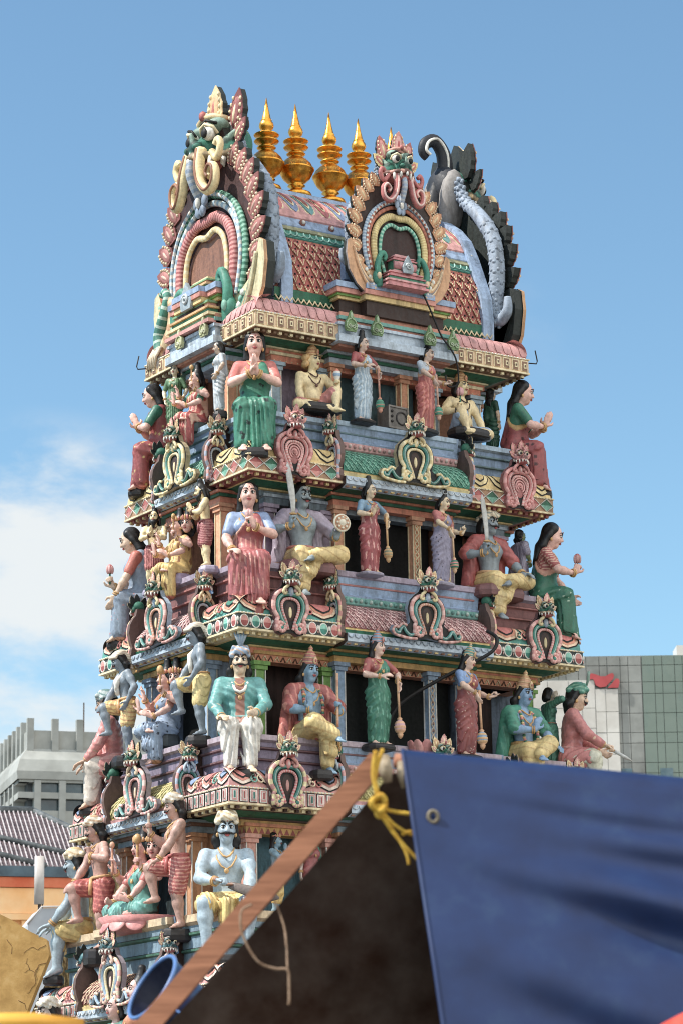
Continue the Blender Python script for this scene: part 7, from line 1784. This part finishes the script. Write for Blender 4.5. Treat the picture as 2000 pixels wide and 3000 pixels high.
# blue tubs behind the rafter
def tub(pos, tilt, S, label, shade):
    E = empty('plastic_tub', label, 'tub', pos, 0, 'blue plastic tubs by the stall'); E.rotation_euler = Vector(tilt).to_track_quat('Z', 'Y').to_euler()
    b = MB(); b.lathe([(.10*S, 0, None), (.12*S, .02*S, None), (.165*S, .30*S, None), (.170*S, .31*S, None)], 32, col=(.5,)*3); b.f.pop(); b.c.pop(); b.sm.pop(); b.build('tub_body', 'blue_plastic', E)
    b = MB(); b.lathe([(.162*S, .308*S, None), (.112*S, .03*S, None), (.02*S, .028*S, None)], 32, col=(.5,)*3); b.f.pop(-2); b.c.pop(); b.sm.pop(); b.build('tub_inside', 'shaded_plastic', E)  # inner wall coloured darker to stand for the shade inside the tub
    b = MB(); b.tube([(.168*S*math.cos(t), .168*S*math.sin(t), .31*S) for t in np.linspace(0, 2*PI, 41)[:-1]], .010*S, (.5,)*3, 8, closed=True); b.build('rim', 'tub_rim', E)
simple('tub_rim', C(96, 132, 184), .35, .5, 12, .1, .05)
tub((-14.13, -20.49, 2.47), tuple(Rt*-.74+Up*.50+Aw*-.42), .92, 'dark blue plastic tub with pale rim lying tilted behind the rafter, bottom left', 0)
tub((-14.74, -21.30, 2.28), tuple(Rt*-.3+Up*.8+Aw*-.5), .5, 'smaller blue plastic tub with light rim, cut off by the bottom edge beside the rafter', 0)
# out of focus scraps at the lower corners
b = MB(); b.tube([V(-16.75, -22.62, 2.27), V(-16.2, -22.95, 2.272), V(-16.06, -23.03, 2.25)], .032, (.5,)*3, 10); o = b.build('yellow_rail', 'yellow_paint'); props(o, 'blurred yellow rail along the bottom left edge', 'rail')
b = MB(); b.grid(lambda u, v: V(-14.62, -23.98, 2.17)+V(.8384, -.5448, 0)*u*.6+V(0, 0, 1)*(.25*u-.35*v+.02*math.sin(4*u))+V(.54, .84, 0)*(.10*math.sin(6*u+3*v)-.25*v), np.linspace(0, 1, 14), np.linspace(0, 1, 10), (.5,)*3)
o = b.build('red_cloth', 'red_cloth'); sm = o.modifiers.new('thickness', 'SOLIDIFY'); sm.thickness = .006; props(o, 'edge of a red cloth awning in the bottom right corner', 'cloth')

# ------------------------------------------------------------------ sky, sun, camera
w = bpy.data.worlds.new('World'); scene.world = w; w.use_nodes = True; nt = w.node_tree; bg = nt.nodes['Background']
SE, SA = math.radians(50), math.atan2(-.95, .31)
sky = nt.nodes.new('ShaderNodeTexSky'); sky.sky_type = 'NISHITA'; sky.sun_disc = False; sky.sun_elevation = SE; sky.sun_rotation = SA; sky.ozone_density = 1.2; sky.air_density = 1.0; sky.dust_density = .3
tc = nt.nodes.new('ShaderNodeTexCoord')
def vmath(op, a, bb=None):
    n = nt.nodes.new('ShaderNodeVectorMath'); n.operation = op; nt.links.new(a, n.inputs[0])
    if bb is not None: n.inputs[1].default_value = bb
    return n
def smath(op, a, bb=None, c=None):
    n = nt.nodes.new('ShaderNodeMath'); n.operation = op
    for i, v in enumerate((a, bb, c)):
        if v is None: continue
        if isinstance(v, (int, float)): n.inputs[i].default_value = v
        else: nt.links.new(v, n.inputs[i])
    return n.outputs[0]
mp = nt.nodes.new('ShaderNodeMapping'); mp.inputs['Scale'].default_value = (9, 9, 20); nt.links.new(tc.outputs['Generated'], mp.inputs['Vector'])
cn = noise(nt, 1.0, 9, .58, mp.outputs['Vector']); cn.inputs['Distortion'].default_value = .25
def blobmask(d, r0, r1):
    dn = norm(V(*d)); dt = vmath('DOT_PRODUCT', tc.outputs['Generated'], tuple(dn)); mr = nt.nodes.new('ShaderNodeMapRange'); mr.interpolation_type = 'SMOOTHSTEP'; nt.links.new(dt.outputs['Value'], mr.inputs[0]); mr.inputs[1].default_value = math.cos(r0); mr.inputs[2].default_value = math.cos(r1); return mr.outputs[0]
CLOUDS = ((.4470, .8763, .1800), R_(5.9), R_(2.2), (.5828, .7513, .3096), R_(2.2), R_(.3))
m1 = blobmask(*CLOUDS[:3]); m2 = blobmask(*CLOUDS[3:])
d1 = smath('MULTIPLY_ADD', m1, .30, smath('MULTIPLY_ADD', cn.outputs['Fac'], 1.55, -.22)); d2 = smath('MULTIPLY_ADD', m2, .20, cn.outputs['Fac'])
rc1 = nt.nodes.new('ShaderNodeMapRange'); rc1.interpolation_type = 'SMOOTHSTEP'; nt.links.new(d1, rc1.inputs[0]); rc1.inputs[1].default_value = .52; rc1.inputs[2].default_value = .86; rc1.inputs[4].default_value = .92
rc2 = nt.nodes.new('ShaderNodeMapRange'); rc2.interpolation_type = 'SMOOTHSTEP'; nt.links.new(d2, rc2.inputs[0]); rc2.inputs[1].default_value = .60; rc2.inputs[2].default_value = .95; rc2.inputs[4].default_value = .2
m3 = blobmask((.15, -.85, .5), R_(75), R_(25)); d3 = smath('MULTIPLY_ADD', m3, .5, cn.outputs['Fac']); rc3 = nt.nodes.new('ShaderNodeMapRange'); rc3.interpolation_type = 'SMOOTHSTEP'; nt.links.new(d3, rc3.inputs[0]); rc3.inputs[1].default_value = .62; rc3.inputs[2].default_value = .95  # unseen bright cloud behind the camera, added to fill the shaded facade
k1 = smath('MINIMUM', smath('MULTIPLY', m1, 3.0), 1.0); k2 = smath('MINIMUM', smath('MULTIPLY', m2, 2.0), 1.0); cm = smath('MAXIMUM', smath('MULTIPLY', rc1.outputs[0], k1), smath('MULTIPLY', rc2.outputs[0], k2)); fill_cloud = smath('MULTIPLY', rc3.outputs[0], smath('MINIMUM', smath('MULTIPLY', m3, 3.0), 1.0))
tint = mix(nt, 'MULTIPLY', 1.0, sky.outputs['Color'], (.84, 1.0, .98)); cl = mix(nt, 'MIX', cm, tint, (4.8, 4.95, 4.95)); cl = mix(nt, 'MIX', fill_cloud, cl, (10.0, 10.0, 9.6))
nt.links.new(cl, bg.inputs['Color']); bg.inputs['Strength'].default_value = .12
sn = bpy.data.lights.new('sun', 'SUN'); sn.energy = 4.0; sn.angle = math.radians(.5); sn.color = (1, .95, .87); so = bpy.data.objects.new('sun', sn); COL.objects.link(so)
sd = V(-.95*math.cos(SE), .31*math.cos(SE), math.sin(SE)); so.rotation_euler = Vector(tuple(sd)).to_track_quat('Z', 'Y').to_euler(); so.location = (-20, 5, 40)

cd = bpy.data.cameras.new('camera'); co = bpy.data.objects.new('camera', cd); COL.objects.link(co); scene.camera = co
cd.sensor_fit = 'VERTICAL'; cd.sensor_height = 36; cd.lens = 98.94; cd.clip_end = 6000
Mx = Matrix(((.838420, -.119790, -.531697, -20.344586), (-.544826, -.210556, -.811684, -31.120870), (-.014720, .970215, -.241799, 1.665469), (0, 0, 0, 1))); co.matrix_world = Mx
cd.dof.use_dof = True; cd.dof.focus_distance = 36.5; cd.dof.aperture_fstop = 5.6
scene.cycles.pixel_filter_type = 'BLACKMAN_HARRIS'; scene.cycles.filter_width = 1.05
vs2 = scene.view_settings; vs2.view_transform = 'Standard'; vs2.look = 'None'; vs2.gamma = 1; vs2.exposure = .62
